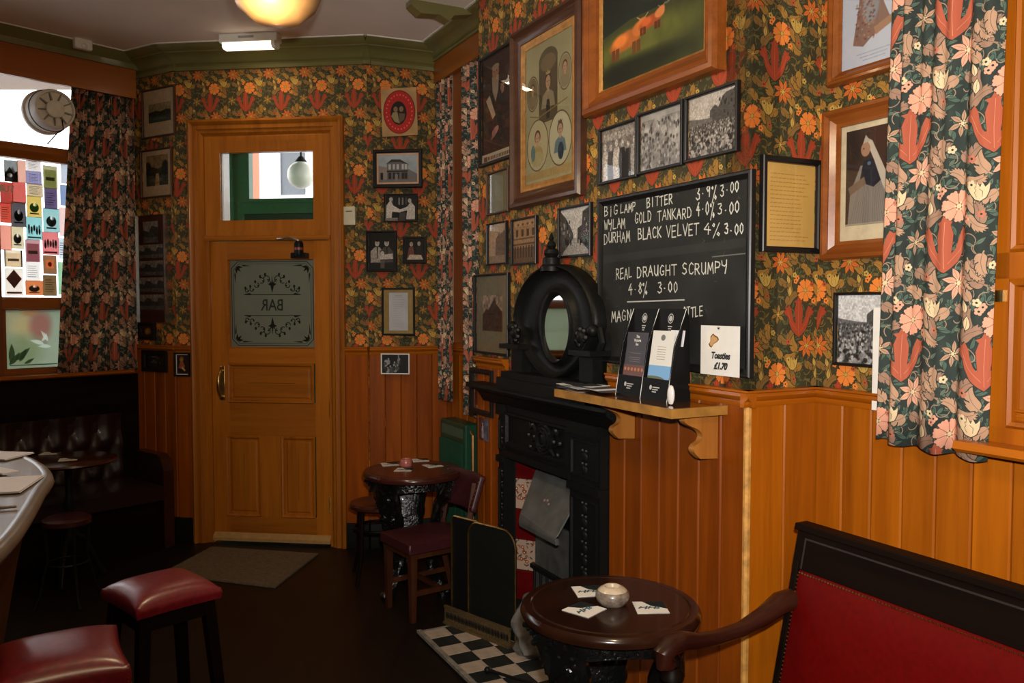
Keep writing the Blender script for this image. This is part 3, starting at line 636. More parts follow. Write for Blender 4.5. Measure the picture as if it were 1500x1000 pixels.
# white globe of the porch lantern
q = Wp.p; W1 = W2(1.6); gs, gz = W1.hit(441, 256); rG = 20/F*7.1
gt = thing('porch_lantern', 'white opal globe lantern hanging outside above the door', 'lamp', W1.w(gs, 0, gz), Wdo.phi)
obj('globe', MB().blob((0,0,0), rG, seg=24, rings=14), M['opal'], gt)
obj('cap', MB().lathe([(0,0.05),(0.02,0.05),(0.05,0.01),(0.05,0.0),(0,0.0)], 16, (0,0,rG-0.012)), M['iron_matt'], gt)
obj('rod', MB().tube([(0,0,rG+0.03),(0,0,3.2-gz)], 0.009, 6), M['iron_matt'], gt)
# street outside
Wb = W2(7.5); hb0, hb1, hbb, hbt = Wb.rect(300, 0, 1100, 380)
bld = thing('street_house', 'pale rendered house across the street with a sash window and pink quoin strip', 'building', Wb.w(0, 0, 0), Wdo.phi)
p0 = Wb.hit(366, 250)[0]; p1 = Wb.hit(380, 250)[0]
obj('wall', MB().box(p1, p1+8, 0, 0.3, -0.3, 8), plain('white render', (0.8,0.8,0.78), 0.8, var=0.03), bld, smooth=0)
obj('pink_strip', MB().box(p0-3, p1, 0, 0.3, -0.3, 8), plain('pink render', (0.50,0.17,0.10), 0.8, var=0.04), bld, smooth=0)
w0, w1, wz0_, wz1_ = Wb.rect(412, 224, 447, 285)
fr = obj('window', MB().frame(w0-0.08, w1+0.12, wz0_-0.1, wz1_+0.15, [(0,0),(0,-0.08),(0.08,-0.08),(0.08,0.02)]), plain('white sash', (0.7,0.68,0.66), 0.5), bld, smooth=0)
obj('pane', MB().box(w0, w1, -0.02, -0.01, wz0_, wz1_), plain('dark window glass', (0.10,0.11,0.12), 0.15), fr, smooth=0)
struct(obj('ground_outside', MB().box(-40, 40, 6.9, 40, -0.3, -0.2), plain('pavement', (0.35,0.34,0.32), 0.9), smooth=0))
# ================================================================ left window
win = thing('window_1', None, None, Wl.w(0, 0, 0), Wl.phi, kind='structure')
wsl = sWL; st = Wl.hit(3, 400)[0]; st2 = st-0.05
r1t, r1b = Wl.hit(50, 211)[1], Wl.hit(50, 233)[1]; r2t, r2b = Wl.hit(50, 435)[1], Wl.hit(50, 454)[1]; zb_ = Wl.hit(50, 541)[1]; zt_ = Wl.hit(50, 107)[1]
wL = sWL-1.9
obj('window_frame', MB().box(wL, sWR, 0.02, 0.09, zt_, z_top+0.02).box(wL, sWR, 0.02, 0.09, z_sill-0.02, zb_).box(sWR-0.05, sWR, 0.02, 0.09, z_sill, z_top).box(wL, wL+0.05, 0.02, 0.09, z_sill, z_top), M['red_wood_h'], win, smooth=0)
obj('transom_bar', MB().prism([(0.09,r1b),(0.03,r1b),(0.005,(r1b+r1t)/2),(0.03,r1t),(0.09,r1t)], wL, sWR, 'x'), M['red_wood_h'], win, smooth=0)
obj('meeting_rail', MB().prism([(0.09,r2b),(0.03,r2b),(0.015,r2b+0.01),(0.015,r2t-0.01),(0.03,r2t),(0.09,r2t)], wL, sWR, 'x'), M['red_wood_h'], win, smooth=0)
obj('mullion', MB().box(st-0.06, st, 0.01, 0.09, z_sill, z_top), M['red_wood'], win, smooth=0)
obj('mullion', MB().box(st-1.0, st-0.94, 0.01, 0.09, z_sill, z_top), M['red_wood'], win, smooth=0)
s12 = Wl.hit(12, 500)[0]
obj('lower_sash', MB().box(st, s12, 0.03, 0.08, zb_, r2b).box(s12, sWR, 0.03, 0.08, zb_-0.01, zb_+0.008), M['red_wood'], win, smooth=0)
obj('glass_pane', MB().box(wL, sWR, 0.056, 0.06, r1t, z_top), M['glass'], win, smooth=0)
obj('glass_pane', MB().box(wL, sWR, 0.056, 0.06, r2t, r1b), M['glass'], win, smooth=0)
lw, lh = sWR-wL, r2b-zb_
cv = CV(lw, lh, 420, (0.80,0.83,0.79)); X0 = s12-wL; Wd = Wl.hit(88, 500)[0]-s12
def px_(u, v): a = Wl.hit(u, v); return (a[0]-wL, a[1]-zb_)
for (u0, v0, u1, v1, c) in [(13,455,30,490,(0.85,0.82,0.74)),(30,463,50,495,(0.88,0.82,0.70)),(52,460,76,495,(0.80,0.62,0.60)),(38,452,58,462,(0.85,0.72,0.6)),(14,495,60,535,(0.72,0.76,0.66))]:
    a, b = px_(u0, v1), px_(u1, v0); cv.ell((a[0]+b[0])/2, (a[1]+b[1])/2, abs(b[0]-a[0])*0.62, abs(b[1]-a[1])*0.62, c, 0.8, 0.8)  # soft colours of things blurred behind the glass, painted into the pane
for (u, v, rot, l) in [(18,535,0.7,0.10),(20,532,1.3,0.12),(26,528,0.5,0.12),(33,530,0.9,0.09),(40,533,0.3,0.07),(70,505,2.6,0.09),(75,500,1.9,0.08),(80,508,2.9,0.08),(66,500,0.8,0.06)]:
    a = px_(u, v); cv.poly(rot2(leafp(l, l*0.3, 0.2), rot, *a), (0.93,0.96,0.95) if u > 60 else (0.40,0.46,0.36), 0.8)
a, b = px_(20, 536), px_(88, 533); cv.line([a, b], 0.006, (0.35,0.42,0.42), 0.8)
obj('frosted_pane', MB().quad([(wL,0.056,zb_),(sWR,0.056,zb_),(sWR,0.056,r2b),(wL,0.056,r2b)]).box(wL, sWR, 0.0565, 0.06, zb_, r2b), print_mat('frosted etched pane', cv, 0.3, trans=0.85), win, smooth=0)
sill = obj('window_sill', MB().prism([(0.09,z_sill-0.03),(-0.07,z_sill-0.03),(-0.085,z_sill-0.02),(-0.085,z_sill-0.005),(-0.07,z_sill),(0.09,z_sill)], -5.2, -0.05, 'x'), M['oak_h'], win, smooth=0)
# extractor fan in the top light
fs, fz = Wl.hit(80, 160, 0.10); rF = (Wl.hit(110, 160, 0.1)[0]-Wl.hit(48, 160, 0.1)[0])/2*1.02
fan = on_wall(Wl, 'window_fan', 'grey round extractor fan set in the top pane of the left window', 'fan', fs, fz, 0.0)
obj('housing', MB().lathe([(rF*1.10,0.055),(rF*1.10,0.03),(rF,0.02),(rF*0.99,-0.09),(rF*0.93,-0.115),(rF*0.84,-0.12),(rF*0.80,-0.105),(0.05,-0.085),(0,-0.085)], 40, (0,0,0), 'y'), M['fan'], fan)
obj('hub', MB().lathe([(0.055,-0.085),(0.055,-0.118),(0.045,-0.125),(0,-0.125)], 24, (0,0,0), 'y'), M['fan'], fan)
rib = MB().box(0.05, rF*0.84, -0.112, -0.085, -0.004, 0.004).mesh('spoke', plain('darker fan spoke', (0.22,0.2,0.18), 0.5), 0)
for k in range(9):
    o = bpy.data.objects.new('spoke', rib); C.objects.link(o); o.parent = fan; o.rotation_euler = (0, k*2*PI/9+0.2, 0)
obj('lamp_rim', MB().lathe([(rF*1.0,-0.03),(rF*1.025,-0.033),(rF*1.025,-0.04),(rF*1.0,-0.043)], 40, (0,0,0), 'y'), M['frame_black'], fan)
cA = Wl.hit(92, 175, 0.14); cB = Wl.hit(74, 211, 0.05)
tag(obj('fan_cord', MB().tube([Wl.w(cA[0], -0.13, cA[1]), Wl.w(cA[0]+0.002, -0.14, cA[1]-0.06), Wl.w((cA[0]+cB[0])/2, -0.10, (cA[1]+cB[1])/2-0.01), Wl.w(cB[0], 0.0, cB[1]+0.006)], 0.004, 6), M['black']), 'thin black cord hanging from the window fan to the bar below', 'cord')
# cards stuck in the middle pane
cards = [(7,236,25,265,(0.55,0.6,0.6),'grey','grey landscape card at the top left of the window pane'),(26,236,37,266,(0.92,0.75,0.68),'plain','narrow pale pink card at the top of the window pane'),
 (39,233,59,250,(0.95,0.95,0.93),'lines','white lined card at the top of the window pane'),(64,244,83,275,(0.45,0.47,0.16),'band','olive green card with a white border'),
 (1,268,18,297,(0.72,0.16,0.13),'BUY','red card lettered BUY'),(19,268,37,296,(0.85,0.40,0.36),'plain','plain salmon red card right of the BUY card'),
 (39,252,60,269,(0.62,0.62,0.78),'grid','lilac gridded card below the white lined card'),(40,270,62,287,(0.86,0.80,0.66),'lines','cream lined card under the lilac grid'),
 (40,288,60,317,(0.86,0.78,0.40),'blob','yellow card with a green shape'),(66,277,83,305,(0.36,0.30,0.48),'lines','purple card with pale lines'),
 (1,298,16,325,(0.84,0.24,0.14),'lines','orange-red card below the BUY card'),(17,297,37,331,(0.30,0.29,0.31),'blob','dark grey card with a pale building shape'),
 (64,306,86,339,(0.62,0.82,0.82),'blob','pale cyan card with a line drawing'),(39,319,61,350,(0.60,0.85,0.85),'figs','cyan card with dark figures'),
 (1,331,16,365,(0.93,0.66,0.58),'plain','plain pink card at the left edge of the pane'),(17,333,34,363,(0.86,0.83,0.70),'blob','cream card with a silvery oval'),
 (63,341,85,372,(0.88,0.52,0.52),'figs','pink card with small figures'),(38,352,58,382,(0.52,0.20,0.24),'band','maroon card with a grey band'),
 (7,367,32,390,(0.86,0.78,0.62),'band','cream card with a red right edge'),(64,375,82,400,(0.55,0.38,0.18),'square','brown card with a pale square'),
 (38,384,58,410,(0.94,0.94,0.92),'lines','white card of small text lines near the rail'),(8,394,33,432,(0.92,0.90,0.86),'diamond','white card with a brown diamond'),
 (38,412,62,431,(0.82,0.48,0.22),'blob','orange crested card on the lower rail'),(64,404,82,432,(0.45,0.32,0.12),'lines','olive brown card on the lower rail'),
 (90,240,103,268,(0.80,0.86,0.90),'plain','pale blue card half behind the curtain, uppermost'),(89,272,100,300,(0.55,0.66,0.80),'plain','mid blue card half behind the curtain'),(88,305,99,345,(0.95,0.85,0.84),'plain','pale pink card half behind the curtain'),(87,350,97,378,(0.85,0.90,0.94),'lines','white lined card half behind the curtain'),(86,385,95,430,(0.62,0.82,0.68),'plain','mint green card half behind the curtain')]
for i, (u0, v0, u1, v1, c, kd, lab) in enumerate(cards):
    a, b, z0, z1 = Wl.rect(u0-1.0, v0-1.2, u1+1.0, v1+1.2, -0.066); w, h = b-a, z1-z0
    c = tuple(min(1, 0.56+0.44*x) for x in c); cv = CV(w, h, 700, c); d = tuple(x*0.45 for x in c); l = tuple(min(1, x*0.5+0.5) for x in c)
    if kd in ('lines', 'grid'):
        for k in range(6): cv.rect(w*0.15, h*(0.2+k*0.11), w*(0.6+0.25*random.random()), h*(0.225+k*0.11), l if sum(c) < 1.8 else d, 0.8)
    if kd == 'grid':
        for k in range(5): cv.rect(w*(0.15+k*0.16), h*0.15, w*(0.17+k*0.16), h*0.85, l, 0.8)
    if kd == 'band': cv.rect(0, h*0.82, w, h, l); cv.rect(0, 0, w*0.1, h, l); cv.rect(w*0.9, 0, w, h, d if 'red' in lab else l); cv.rect(w*0.2, h*0.35, w*0.8, h*0.5, d, 0.6)
    if kd == 'blob': cv.ell(w*0.5, h*0.45, w*0.3, h*0.22, (0.45,0.55,0.3) if 'green' in lab else (d if sum(c) > 1.5 else (0.6,0.6,0.6))); cv.rect(w*0.2, h*0.15, w*0.8, h*0.2, d); cv.ell(w*0.55, h*0.6, w*0.12, h*0.1, l)
    if kd == 'grey': cv.rect(0, 0, w, h*0.3, d); cv.poly([(0, h*0.3), (w*0.4, h*0.7), (w*0.7, h*0.4), (w, h*0.55), (w, h*0.2), (0, h*0.2)], (0.3,0.3,0.3)); cv.ell(w*0.4, h*0.3, w*0.2, h*0.1, (0.85,0.85,0.85))
    if kd == 'figs':
        for k in range(5): cv.ell(w*(0.18+0.16*k), h*(0.35+0.3*random.random()), w*0.06, h*0.13, (0.12,0.25,0.3)); cv.rect(w*0.1, h*0.08, w*0.9, h*0.14, d)
    if kd == 'square': cv.rect(w*0.2, h*0.3, w*0.8, h*0.75, (0.90,0.72,0.6)); cv.ell(w*0.5, h*0.52, w*0.14, h*0.12, (0.6,0.35,0.25))
    if kd == 'diamond': cv.poly([(w*0.5, h*0.95), (w*0.92, h*0.62), (w*0.5, h*0.27), (w*0.08, h*0.62)], (0.52,0.30,0.20)); cv.rect(w*0.1, h*0.08, w*0.9, h*0.15, (0.55,0.4,0.4))
    t = obj('window_card', MB().quad([(0,-0.001,0),(w,-0.001,0),(w,-0.001,h),(0,-0.001,h)]).box(0, w, -0.0006, 0.0006, 0, h), print_mat('window card print', cv, 0.6, trans=0.93), loc=Wl.w(a, 0.066, z0), rz=Wl.phi, smooth=0)
    tag(t, lab, 'card', 'cards shown in the left window')
    if kd == 'BUY': text_mesh('lettering', 'BUY', h*0.42, M['card'], t, (w*0.5, -0.003, h*0.55), bold=0.002, sx=0.8)
# ================================================================ curtains
def curtain(name, W, s0, s1, z0, z1, off, label, folds, amp, seed, slant0=0.0, slant1=0.0, group='floral curtains', drop=None, sc=1.0, waist=0.0):
    r = random.Random(seed); ph = [r.random()*6 for _ in range(6)]; N_ = 150; w = s1-s0
    def shape(t, q):
        z = 1-q
        a = math.sin(2*PI*folds*t+ph[0]+0.8*math.sin(2*PI*t*1.7+ph[1]))*amp*(0.55+0.45*math.sin(2*PI*t+ph[2])**2)
        a += math.sin(2*PI*folds*2.3*t+ph[3])*amp*(0.18+0.5*(q**2))
        return a
    arc = [0.0]
    for i in range(1, N_+1): arc.append(arc[-1]+math.hypot(w/N_, shape(i/N_, 0.4)-shape((i-1)/N_, 0.4)))
    def fn(t, q):
        z = z0+(z1-z0)*q + (drop(t) if drop else 0)*(1-q)
        x = s0+slant0*(1-q)+(w+(slant1-slant0)*(1-q))*t
        return (x, -off+shape(t, q), z)
    mb = MB(); mb.grid(N_, 14, fn, lambda t, q: (arc[int(round(t*N_))]/TW*sc, (z0+(z1-z0)*q)/TH*sc))
    o = obj(name, mb, M['cloth'], loc=(W.p.x, W.p.y, 0), rz=W.phi, smooth=60)
    so = o.modifiers.new('cloth', 'SOLIDIFY'); so.thickness = 0.003; tag(o, label, 'curtain', group); return o
a0 = Wl.hit(107, 160, 0.06)[0]; a1 = Wl.hit(203, 400, 0.06)[0]; ab = Wl.hit(86, 540, 0.06)[0]
zc0 = Wl.hit(150, 551, 0.13)[1]
curtain('curtain', Wl, a0, a1, zc0+0.03, zf0+0.02, 0.055, 'dark floral curtain gathered beside the left window under a brown fascia', 8, 0.026, 3, slant0=ab-a0, sc=1.0)
a0 = Wnr.hit(633, 400, 0.05)[0]; a0 = max(a0, sNear0+0.02); a1 = Wnr.hit(665, 400, 0.05)[0]
curtain('curtain', Wnr, a0, a1, Wnr.hit(645, 583, 0.05)[1], zp+0.02, 0.068, 'narrow floral curtain left of the brown post, above the green radiator', 4, 0.018, 5)
b0 = Wnr.hit(684, 400, 0.05)[0]; b1 = Wnr.hit(712, 300, 0.05)[0]
curtain('curtain', Wnr, b0, b1, Wnr.hit(684, 606, 0.05)[1], zp+0.02, 0.068, 'floral curtain right of the brown post, beside the tall portrait', 4, 0.018, 9, slant1=0.05)
c0 = Wnr.hit(1306, 300, 0.08)[0]; c1 = Wnr.hit(1462, 300, 0.10)[0]
zcb = Wnr.hit(1370, 660, 0.1)[1]
curtain('curtain', Wnr, c0, c1, zcb, ZC-0.12, 0.075, 'large floral curtain at the right, lit brightly beside the casement window', 3.0, 0.016, 21, slant0=-0.045, slant1=-0.035, sc=0.88, drop=lambda t: -0.012*t+0.006*math.sin(t*19))
# alcove window between its curtains
p0_, p1_ = Wnr.hit(667, 400, 0.05)[0], Wnr.hit(685, 400, 0.05)[0]
w2 = thing('window_2', None, None, (Wnr.p.x, Wnr.p.y, 0), Wnr.phi, kind='structure'); zs2 = 1.36
dgl = plain('dim frosted glass', (0.10,0.11,0.10), 0.25, var=0.2)
obj('mullion', MB().box(p0_, p1_, -0.062, 0, zs2, zp+0.1), M['red_wood'], w2, smooth=0)
obj('pale_bead', MB().box(p0_-0.022, p0_, -0.058, -0.045, zs2, zp+0.1), plain('pale pink edge', (0.55,0.40,0.32), 0.5), w2, smooth=0)  # pale pink strip standing in for the window's bright reveal
obj('window_frame', MB().frame(sNear0+0.10, sBL-0.03, zs2, zp+0.15, [(0,0),(0,-0.03),(0.06,-0.03),(0.06,0)]), M['red_wood'], w2, smooth=0)
obj('glass_pane', MB().box(sNear0+0.12, sBL-0.05, -0.02, -0.012, zs2+0.03, zp+0.12), dgl, w2, smooth=0)
obj('window_sill', MB().box(sNear0+0.08, sBL-0.01, -0.038, 0, zs2-0.03, zs2), M['oak_h'], w2, smooth=0)
# near right casement
w3 = thing('window_3', None, None, (Wnr.p.x, Wnr.p.y, 0), Wnr.phi, kind='structure')
wa = Wnr.hit(1462, 500)[0]-0.12; f1 = Wnr.hit(1481, 500, 0.03)[0]; g1 = Wnr.hit(1497, 500, 0.02)[0]; wsz = Wnr.hit(1475, 655, 0.1)[1]; mz0, mz1 = Wnr.hit(1485, 408, 0.03)[1], Wnr.hit(1485, 370, 0.03)[1]; we = wa+1.5
gz3 = Wnr.hit(1490, 610, 0.02)[1]
etc3 = CV(1.0, 0.75, 300, (0.30,0.31,0.28)); etc3.line([(0.05,0.05),(0.95,0.05),(0.95,0.7),(0.05,0.7),(0.05,0.05)], 0.01, (0.12,0.12,0.11))
for k in range(7): etc3.ell(0.1+0.05*math.cos(k), 0.12+0.05*math.sin(k*1.7), 0.018, 0.008, (0.12,0.12,0.11), rot=k)
obj('window_frame', MB().box(wa, f1, -0.045, 0, wsz, ZC-0.3).box(wa+0.09, we, -0.045, 0, wsz, gz3-0.03).box(we-0.08, we, -0.045, 0, wsz, ZC-0.3).box(wa, we, -0.045, 0, mz0, mz1), M['oak'], w3, smooth=0)
obj('window_frame_bead', MB().frame(f1, we-0.08, gz3-0.03, mz0, [(0,-0.045),(0.008,-0.055),(0.018,-0.05),(0.022,-0.035),(0.030,-0.035),(0.04,-0.025),(0.045,-0.01)]).frame(f1, we-0.08, mz1, ZC-0.3, [(0,-0.045),(0.008,-0.055),(0.018,-0.05),(0.022,-0.035),(0.030,-0.035),(0.04,-0.025),(0.045,-0.01)]), M['oak'], w3, smooth=20)
obj('etched_pane', MB().quad([(f1+0.03,-0.012,gz3),(we-0.1,-0.012,gz3),(we-0.1,-0.012,mz0-0.02),(f1+0.03,-0.012,mz0-0.02)]).box(f1+0.03, we-0.1, -0.0115, -0.006, gz3, mz0-0.02), print_mat('etched casement pane', etc3, 0.3), w3, smooth=0)
obj('glass_pane', MB().box(f1+0.03, we-0.1, -0.012, -0.006, mz1+0.02, ZC-0.32), plain('unlit window glass', (0.02,0.018,0.02), 0.08), w3, smooth=0)
obj('window_sill', MB().prism([(0,wsz-0.03),(-0.11,wsz-0.03),(-0.125,wsz-0.02),(-0.12,wsz),(0,wsz)], wa+0.08, we+0.05, 'x'), M['oak_h'], w3, smooth=20)
obj('window_latch', MB().box(f1-0.03, f1-0.01, -0.055, -0.045, mz0-0.06, mz0-0.03), M['brass'], w3)
tag(obj('window_cable', MB().tube([Wnr.w(c1+0.1, -0.09, wsz+0.008), Wnr.w(c1+0.3, -0.1, wsz+0.010), Wnr.w(we, -0.09, wsz+0.008)], 0.007, 6), M['black']), 'black cable lying along the right window sill', 'cable')
sh = Wnr.rect(1279, 498, 1294, 601, 0.03)
tag(obj('paper_sheet', MB().box(sh[0], sh[1]+0.12, -0.034, -0.031, sh[2], sh[3]+0.1), M['card'], loc=(Wnr.p.x, Wnr.p.y, 0), rz=Wnr.phi, smooth=0), 'white paper sheet hanging half behind the right curtain', 'paper')
# ================================================================ pictures
R_ = random.Random(42)
def g(v, a=0.0): return (v, v*(1-a*0.5), v*(1-a))
def sky(cv, t=0.0, v=0.72): cv.a[:] = g(v, t); cv.a *= (0.92+0.16*vnoise(cv.h, cv.w, 3, 3, 3))[..., None]
def person(cv, x, y, h, c, head=(0.6,0.55,0.5), al=1):
    cv.poly([(x-h*0.13, y), (x-h*0.16, y+h*0.55), (x-h*0.10, y+h*0.8), (x+h*0.10, y+h*0.8), (x+h*0.16, y+h*0.55), (x+h*0.13, y)], c, al)
    cv.ell(x, y+h*0.90, h*0.065, h*0.09, head, al)
def p_crowd(t=0.15, hz=0.5, bright=0.75, big=False):
    def f(cv, w, h):
        sky(cv, t, bright)
        cv.poly([(w*0.45, h*hz*0.9), (w*0.45, h*0.72), (w*0.55, h*0.80), (w*0.62, h*0.74), (w*0.70, h*0.9), (w*0.78, h*0.95), (w, h*0.97), (w, h*hz*0.8)], g(0.30, t))
        for k in range(14): x = w*(0.62+0.36*R_.random()); y = h*(hz+0.38*R_.random()); cv.rect(x, y, x+w*0.025, y+h*0.05, g(0.14, t))
        cv.poly([(0, h*hz*0.7), (0, h*0.66), (w*0.25, h*0.62), (w*0.5, h*0.6), (w*0.5, h*0.3)], g(0.42, t))
        cv.rect(0, 0, w, h*hz*0.95, g(0.34, t))
        for k in range(620):
            q = R_.random(); y = h*hz*(1-q)*0.97; r = w*(0.008+0.02*q); cv.ell(R_.random()*w, y, r, r*1.2, g(R_.choice([0.12, 0.2, 0.5, 0.62, 0.75]), t), 0.9)
        cv.grain(0.25)
    return f
def p_people(n=6, t=0.1, bg=0.55, fh=0.8, dark=0.15):
    def f(cv, w, h):
        sky(cv, t, bg); cv.rect(0, 0, w, h*0.18, g(bg*0.7, t))
        for k in range(n+3): person(cv, w*(k+0.5)/(n+3), h*0.12, h*fh*1.02, g(0.35+0.2*R_.random(), t), g(0.7, t), 0.8)
        for k in range(n):
            person(cv, w*(k+0.5)/n, -h*0.02, h*fh*(0.85+0.15*R_.random()), g(R_.choice([dark, 0.75, 0.25, 0.6]), t), g(0.75, t))
        cv.grain(0.4)
    return f
def p_dense(t=0.05):
    def f(cv, w, h):
        sky(cv, t, 0.62); cv.a *= (0.45+1.0*vnoise(cv.h, cv.w, 7, 7, 5))[..., None]
        for k in range(240): x, y = R_.random()*w, R_.random()*h*0.85; cv.ell(x, y, w*0.02, w*0.028, g(R_.choice([0.2, 0.75, 0.6, 0.35]), t), 0.8)
        cv.rect(0, h*0.9, w, h, g(0.7, t), 0.6)
    return f
def p_street(t=0.05, v=0.78):
    def f(cv, w, h):
        sky(cv, t, v); G = lambda x: g(x, t)
        cv.poly([(0, 0), (0, h*0.95), (w*0.16, h*0.82), (w*0.33, h*0.60), (w*0.42, h*0.44), (w*0.42, h*0.3)], G(0.28))
        cv.poly([(w, 0), (w, h), (w*0.72, h*0.9), (w*0.70, h*0.62), (w*0.56, h*0.56), (w*0.55, h*0.3)], G(0.22))
        cv.poly([(0, 0), (w*0.42, h*0.36), (w*0.56, h*0.36), (w, 0)], G(0.62))
        for k in range(26):
            s = R_.choice([0, 1]); x = R_.random()*0.3; y = 0.35+R_.random()*0.35
            xx = w*x if s == 0 else w*(1-x*0.8); cv.rect(xx, h*y, xx+w*0.03, h*(y+0.07), G(R_.choice([0.6, 0.1])))
        for k in range(10): person(cv, w*(0.1+0.8*R_.random()), h*(0.18+0.1*R_.random()), h*0.16, G(0.12), G(0.4))
        cv.grain(0.3)
    return f
def p_castle(t=0.35, v=0.66):
    def f(cv, w, h):
        sky(cv, t, v); G = lambda x: g(x, t)
        cv.poly([(w*0.35, h*0.1), (w*0.38, h*0.62), (w*0.52, h*0.72), (w*0.55, h*0.8), (w*0.6, h*0.72), (w*0.8, h*0.8), (w, h*0.85), (w, 0)], G(0.40)); cv.rect(0, 0, w, h*0.2, G(0.52))
        for k in range(30): x, y = w*(0.4+0.6*R_.random()), h*(0.2+0.5*R_.random()); cv.rect(x, y, x+w*0.03, y+h*0.04, G(0.28), 0.7)
        cv.grain(0.25)
    return f
def p_front(t=0.45):
    def f(cv, w, h):
        sky(cv, t, 0.70); G = lambda x: g(x, t)
        cv.rect(0, h*0.28, w, h*0.86, G(0.62)); cv.rect(0, h*0.55, w, h*0.58, G(0.40)); cv.rect(0, h*0.42, w, h*0.46, G(0.36)); cv.rect(0, 0, w, h*0.36, G(0.40))
        for k in range(4): cv.rect(w*(0.1+k*0.23), h*0.62, w*(0.2+k*0.23), h*0.78, G(0.28))
        for k in range(8): cv.rect(w*(0.04+k*0.12), h*0.12, w*(0.09+k*0.12), h*0.40, G(0.24))
        for k in range(4): cv.ell(w*(0.2+k*0.2), h*0.9, w*0.05, h*0.03, G(0.4))
        cv.grain(0.2)
    return f
def p_pub(cv, w, h):
    cv.a[:] = (0.62, 0.66, 0.68); cv.grain(0.15, 3); cv.rect(0, 0, w, h*0.15, (0.45,0.42,0.40))
    cv.poly([(0, h*0.1), (0, h*0.62), (w*0.22, h*0.55), (w*0.22, h*0.1)], (0.55,0.5,0.48)); cv.poly([(w, h*0.1), (w, h*0.3), (w*0.75, h*0.5), (w*0.7, h*0.1)], (0.42,0.42,0.42))
    cv.poly([(w*0.22, h*0.08), (w*0.22, h*0.70), (w*0.34, h*0.82), (w*0.55, h*0.80), (w*0.76, h*0.64), (w*0.76, h*0.08)], (0.40,0.38,0.38))
    cv.poly([(w*0.20, h*0.68), (w*0.34, h*0.84), (w*0.57, h*0.83), (w*0.79, h*0.64), (w*0.56, h*0.74), (w*0.34, h*0.75)], (0.16,0.17,0.18))
    for x in (0.26, 0.37, 0.47, 0.60, 0.68): cv.rect(w*x, h*0.47, w*(x+0.06), h*0.66, (0.70,0.70,0.70)); cv.rect(w*x, h*0.12, w*(x+0.07), h*0.36, (0.12,0.12,0.12))
    cv.rect(w*0.22, h*0.38, w*0.76, h*0.43, (0.12,0.12,0.12)); cv.rect(w*0.43, h*0.06, w*0.5, h*0.30, (0.5,0.47,0.45)); cv.rect(w*0.05, h*0.1, w*0.12, h*0.36, (0.1,0.1,0.1))
def p_duo(cv, w, h):
    cv.a[:] = (0.06,0.055,0.05); G = lambda v: g(v, 0.12)
    for x, c in ((0.33, 0.62), (0.68, 0.28)):
        cv.poly([(w*(x-0.24), 0), (w*(x-0.24), h*0.5), (w*(x-0.08), h*0.62), (w*(x+0.08), h*0.62), (w*(x+0.24), h*0.48), (w*(x+0.22), 0)], G(c)); cv.ell(w*x, h*0.72, w*0.085, h*0.085, G(0.72)); cv.ell(w*x, h*0.795, w*0.09, h*0.04, G(0.06)); cv.ell(w*(x-0.03), h*0.73, w*0.012, h*0.01, G(0.1)); cv.ell(w*(x+0.03), h*0.73, w*0.012, h*0.01, G(0.1)); cv.rect(w*(x-0.03), h*0.68, w*(x+0.03), h*0.69, G(0.15)); cv.poly([(w*(x-0.02), h*0.62), (w*(x+0.03), h*0.62), (w*(x+0.02), h*0.3), (w*x, h*0.3)], G(0.1))
    cv.poly([(w*0.4, h*0.4), (w*0.9, h*0.44), (w*0.92, h*0.3), (w*0.45, h*0.28)], G(0.7)); cv.ell(w*0.52, h*0.45, w*0.07, h*0.05, G(0.78)); cv.rect(0, 0, w, h*0.2, G(0.1)); cv.rect(w*0.45, h*0.05, w*0.6, h*0.26, G(0.35)); cv.grain(0.3)
def p_shake(cv, w, h):
    cv.a[:] = (0.07,0.065,0.06); G = lambda v: g(v, 0.1)
    for k in range(6): cv.rect(w*(0.2+k*0.11), h*0.62, w*(0.25+k*0.11), h*0.9, G(R_.choice([0.3, 0.5, 0.15])))
    cv.poly([(w*0.02, h*0.1), (w*0.03, h*0.6), (w*0.16, h*0.8), (w*0.26, h*0.6), (w*0.5, h*0.42), (w*0.48, h*0.32), (w*0.22, h*0.36), (w*0.2, h*0.1)], G(0.80)); cv.ell(w*0.18, h*0.84, w*0.06, h*0.09, G(0.7))
    cv.poly([(w*0.95, h*0.05), (w*0.95, h*0.55), (w*0.82, h*0.74), (w*0.70, h*0.55), (w*0.46, h*0.44), (w*0.48, h*0.34), (w*0.7, h*0.4), (w*0.66, h*0.05)], G(0.74)); cv.ell(w*0.78, h*0.78, w*0.06, h*0.09, G(0.66)); cv.poly([(w*0.42, 0), (w*0.45, h*0.3), (w*0.66, h*0.34), (w*0.62, 0)], G(0.25)); cv.rect(0, 0, w*0.4, h*0.12, G(0.5)); cv.grain(0.3)
def p_couple(cv, w, h):
    cv.a[:] = (0.06,0.05,0.05); G = lambda v: g(v, 0.2)
    cv.poly([(w*0.1, h*0.1), (w*0.2, h*0.6), (w*0.42, h*0.65), (w*0.5, h*0.1)], (0.42,0.24,0.2)); cv.ell(w*0.32, h*0.74, w*0.09, h*0.1, G(0.62)); cv.poly([(w*0.5, h*0.1), (w*0.55, h*0.62), (w*0.8, h*0.66), (w*0.92, h*0.1)], G(0.12)); cv.ell(w*0.7, h*0.76, w*0.08, h*0.1, G(0.62)); cv.poly([(w*0.1, h*0.08), (w*0.25, h*0.3), (w*0.8, h*0.28), (w*0.9, h*0.08)], G(0.72)); cv.grain(0.3)
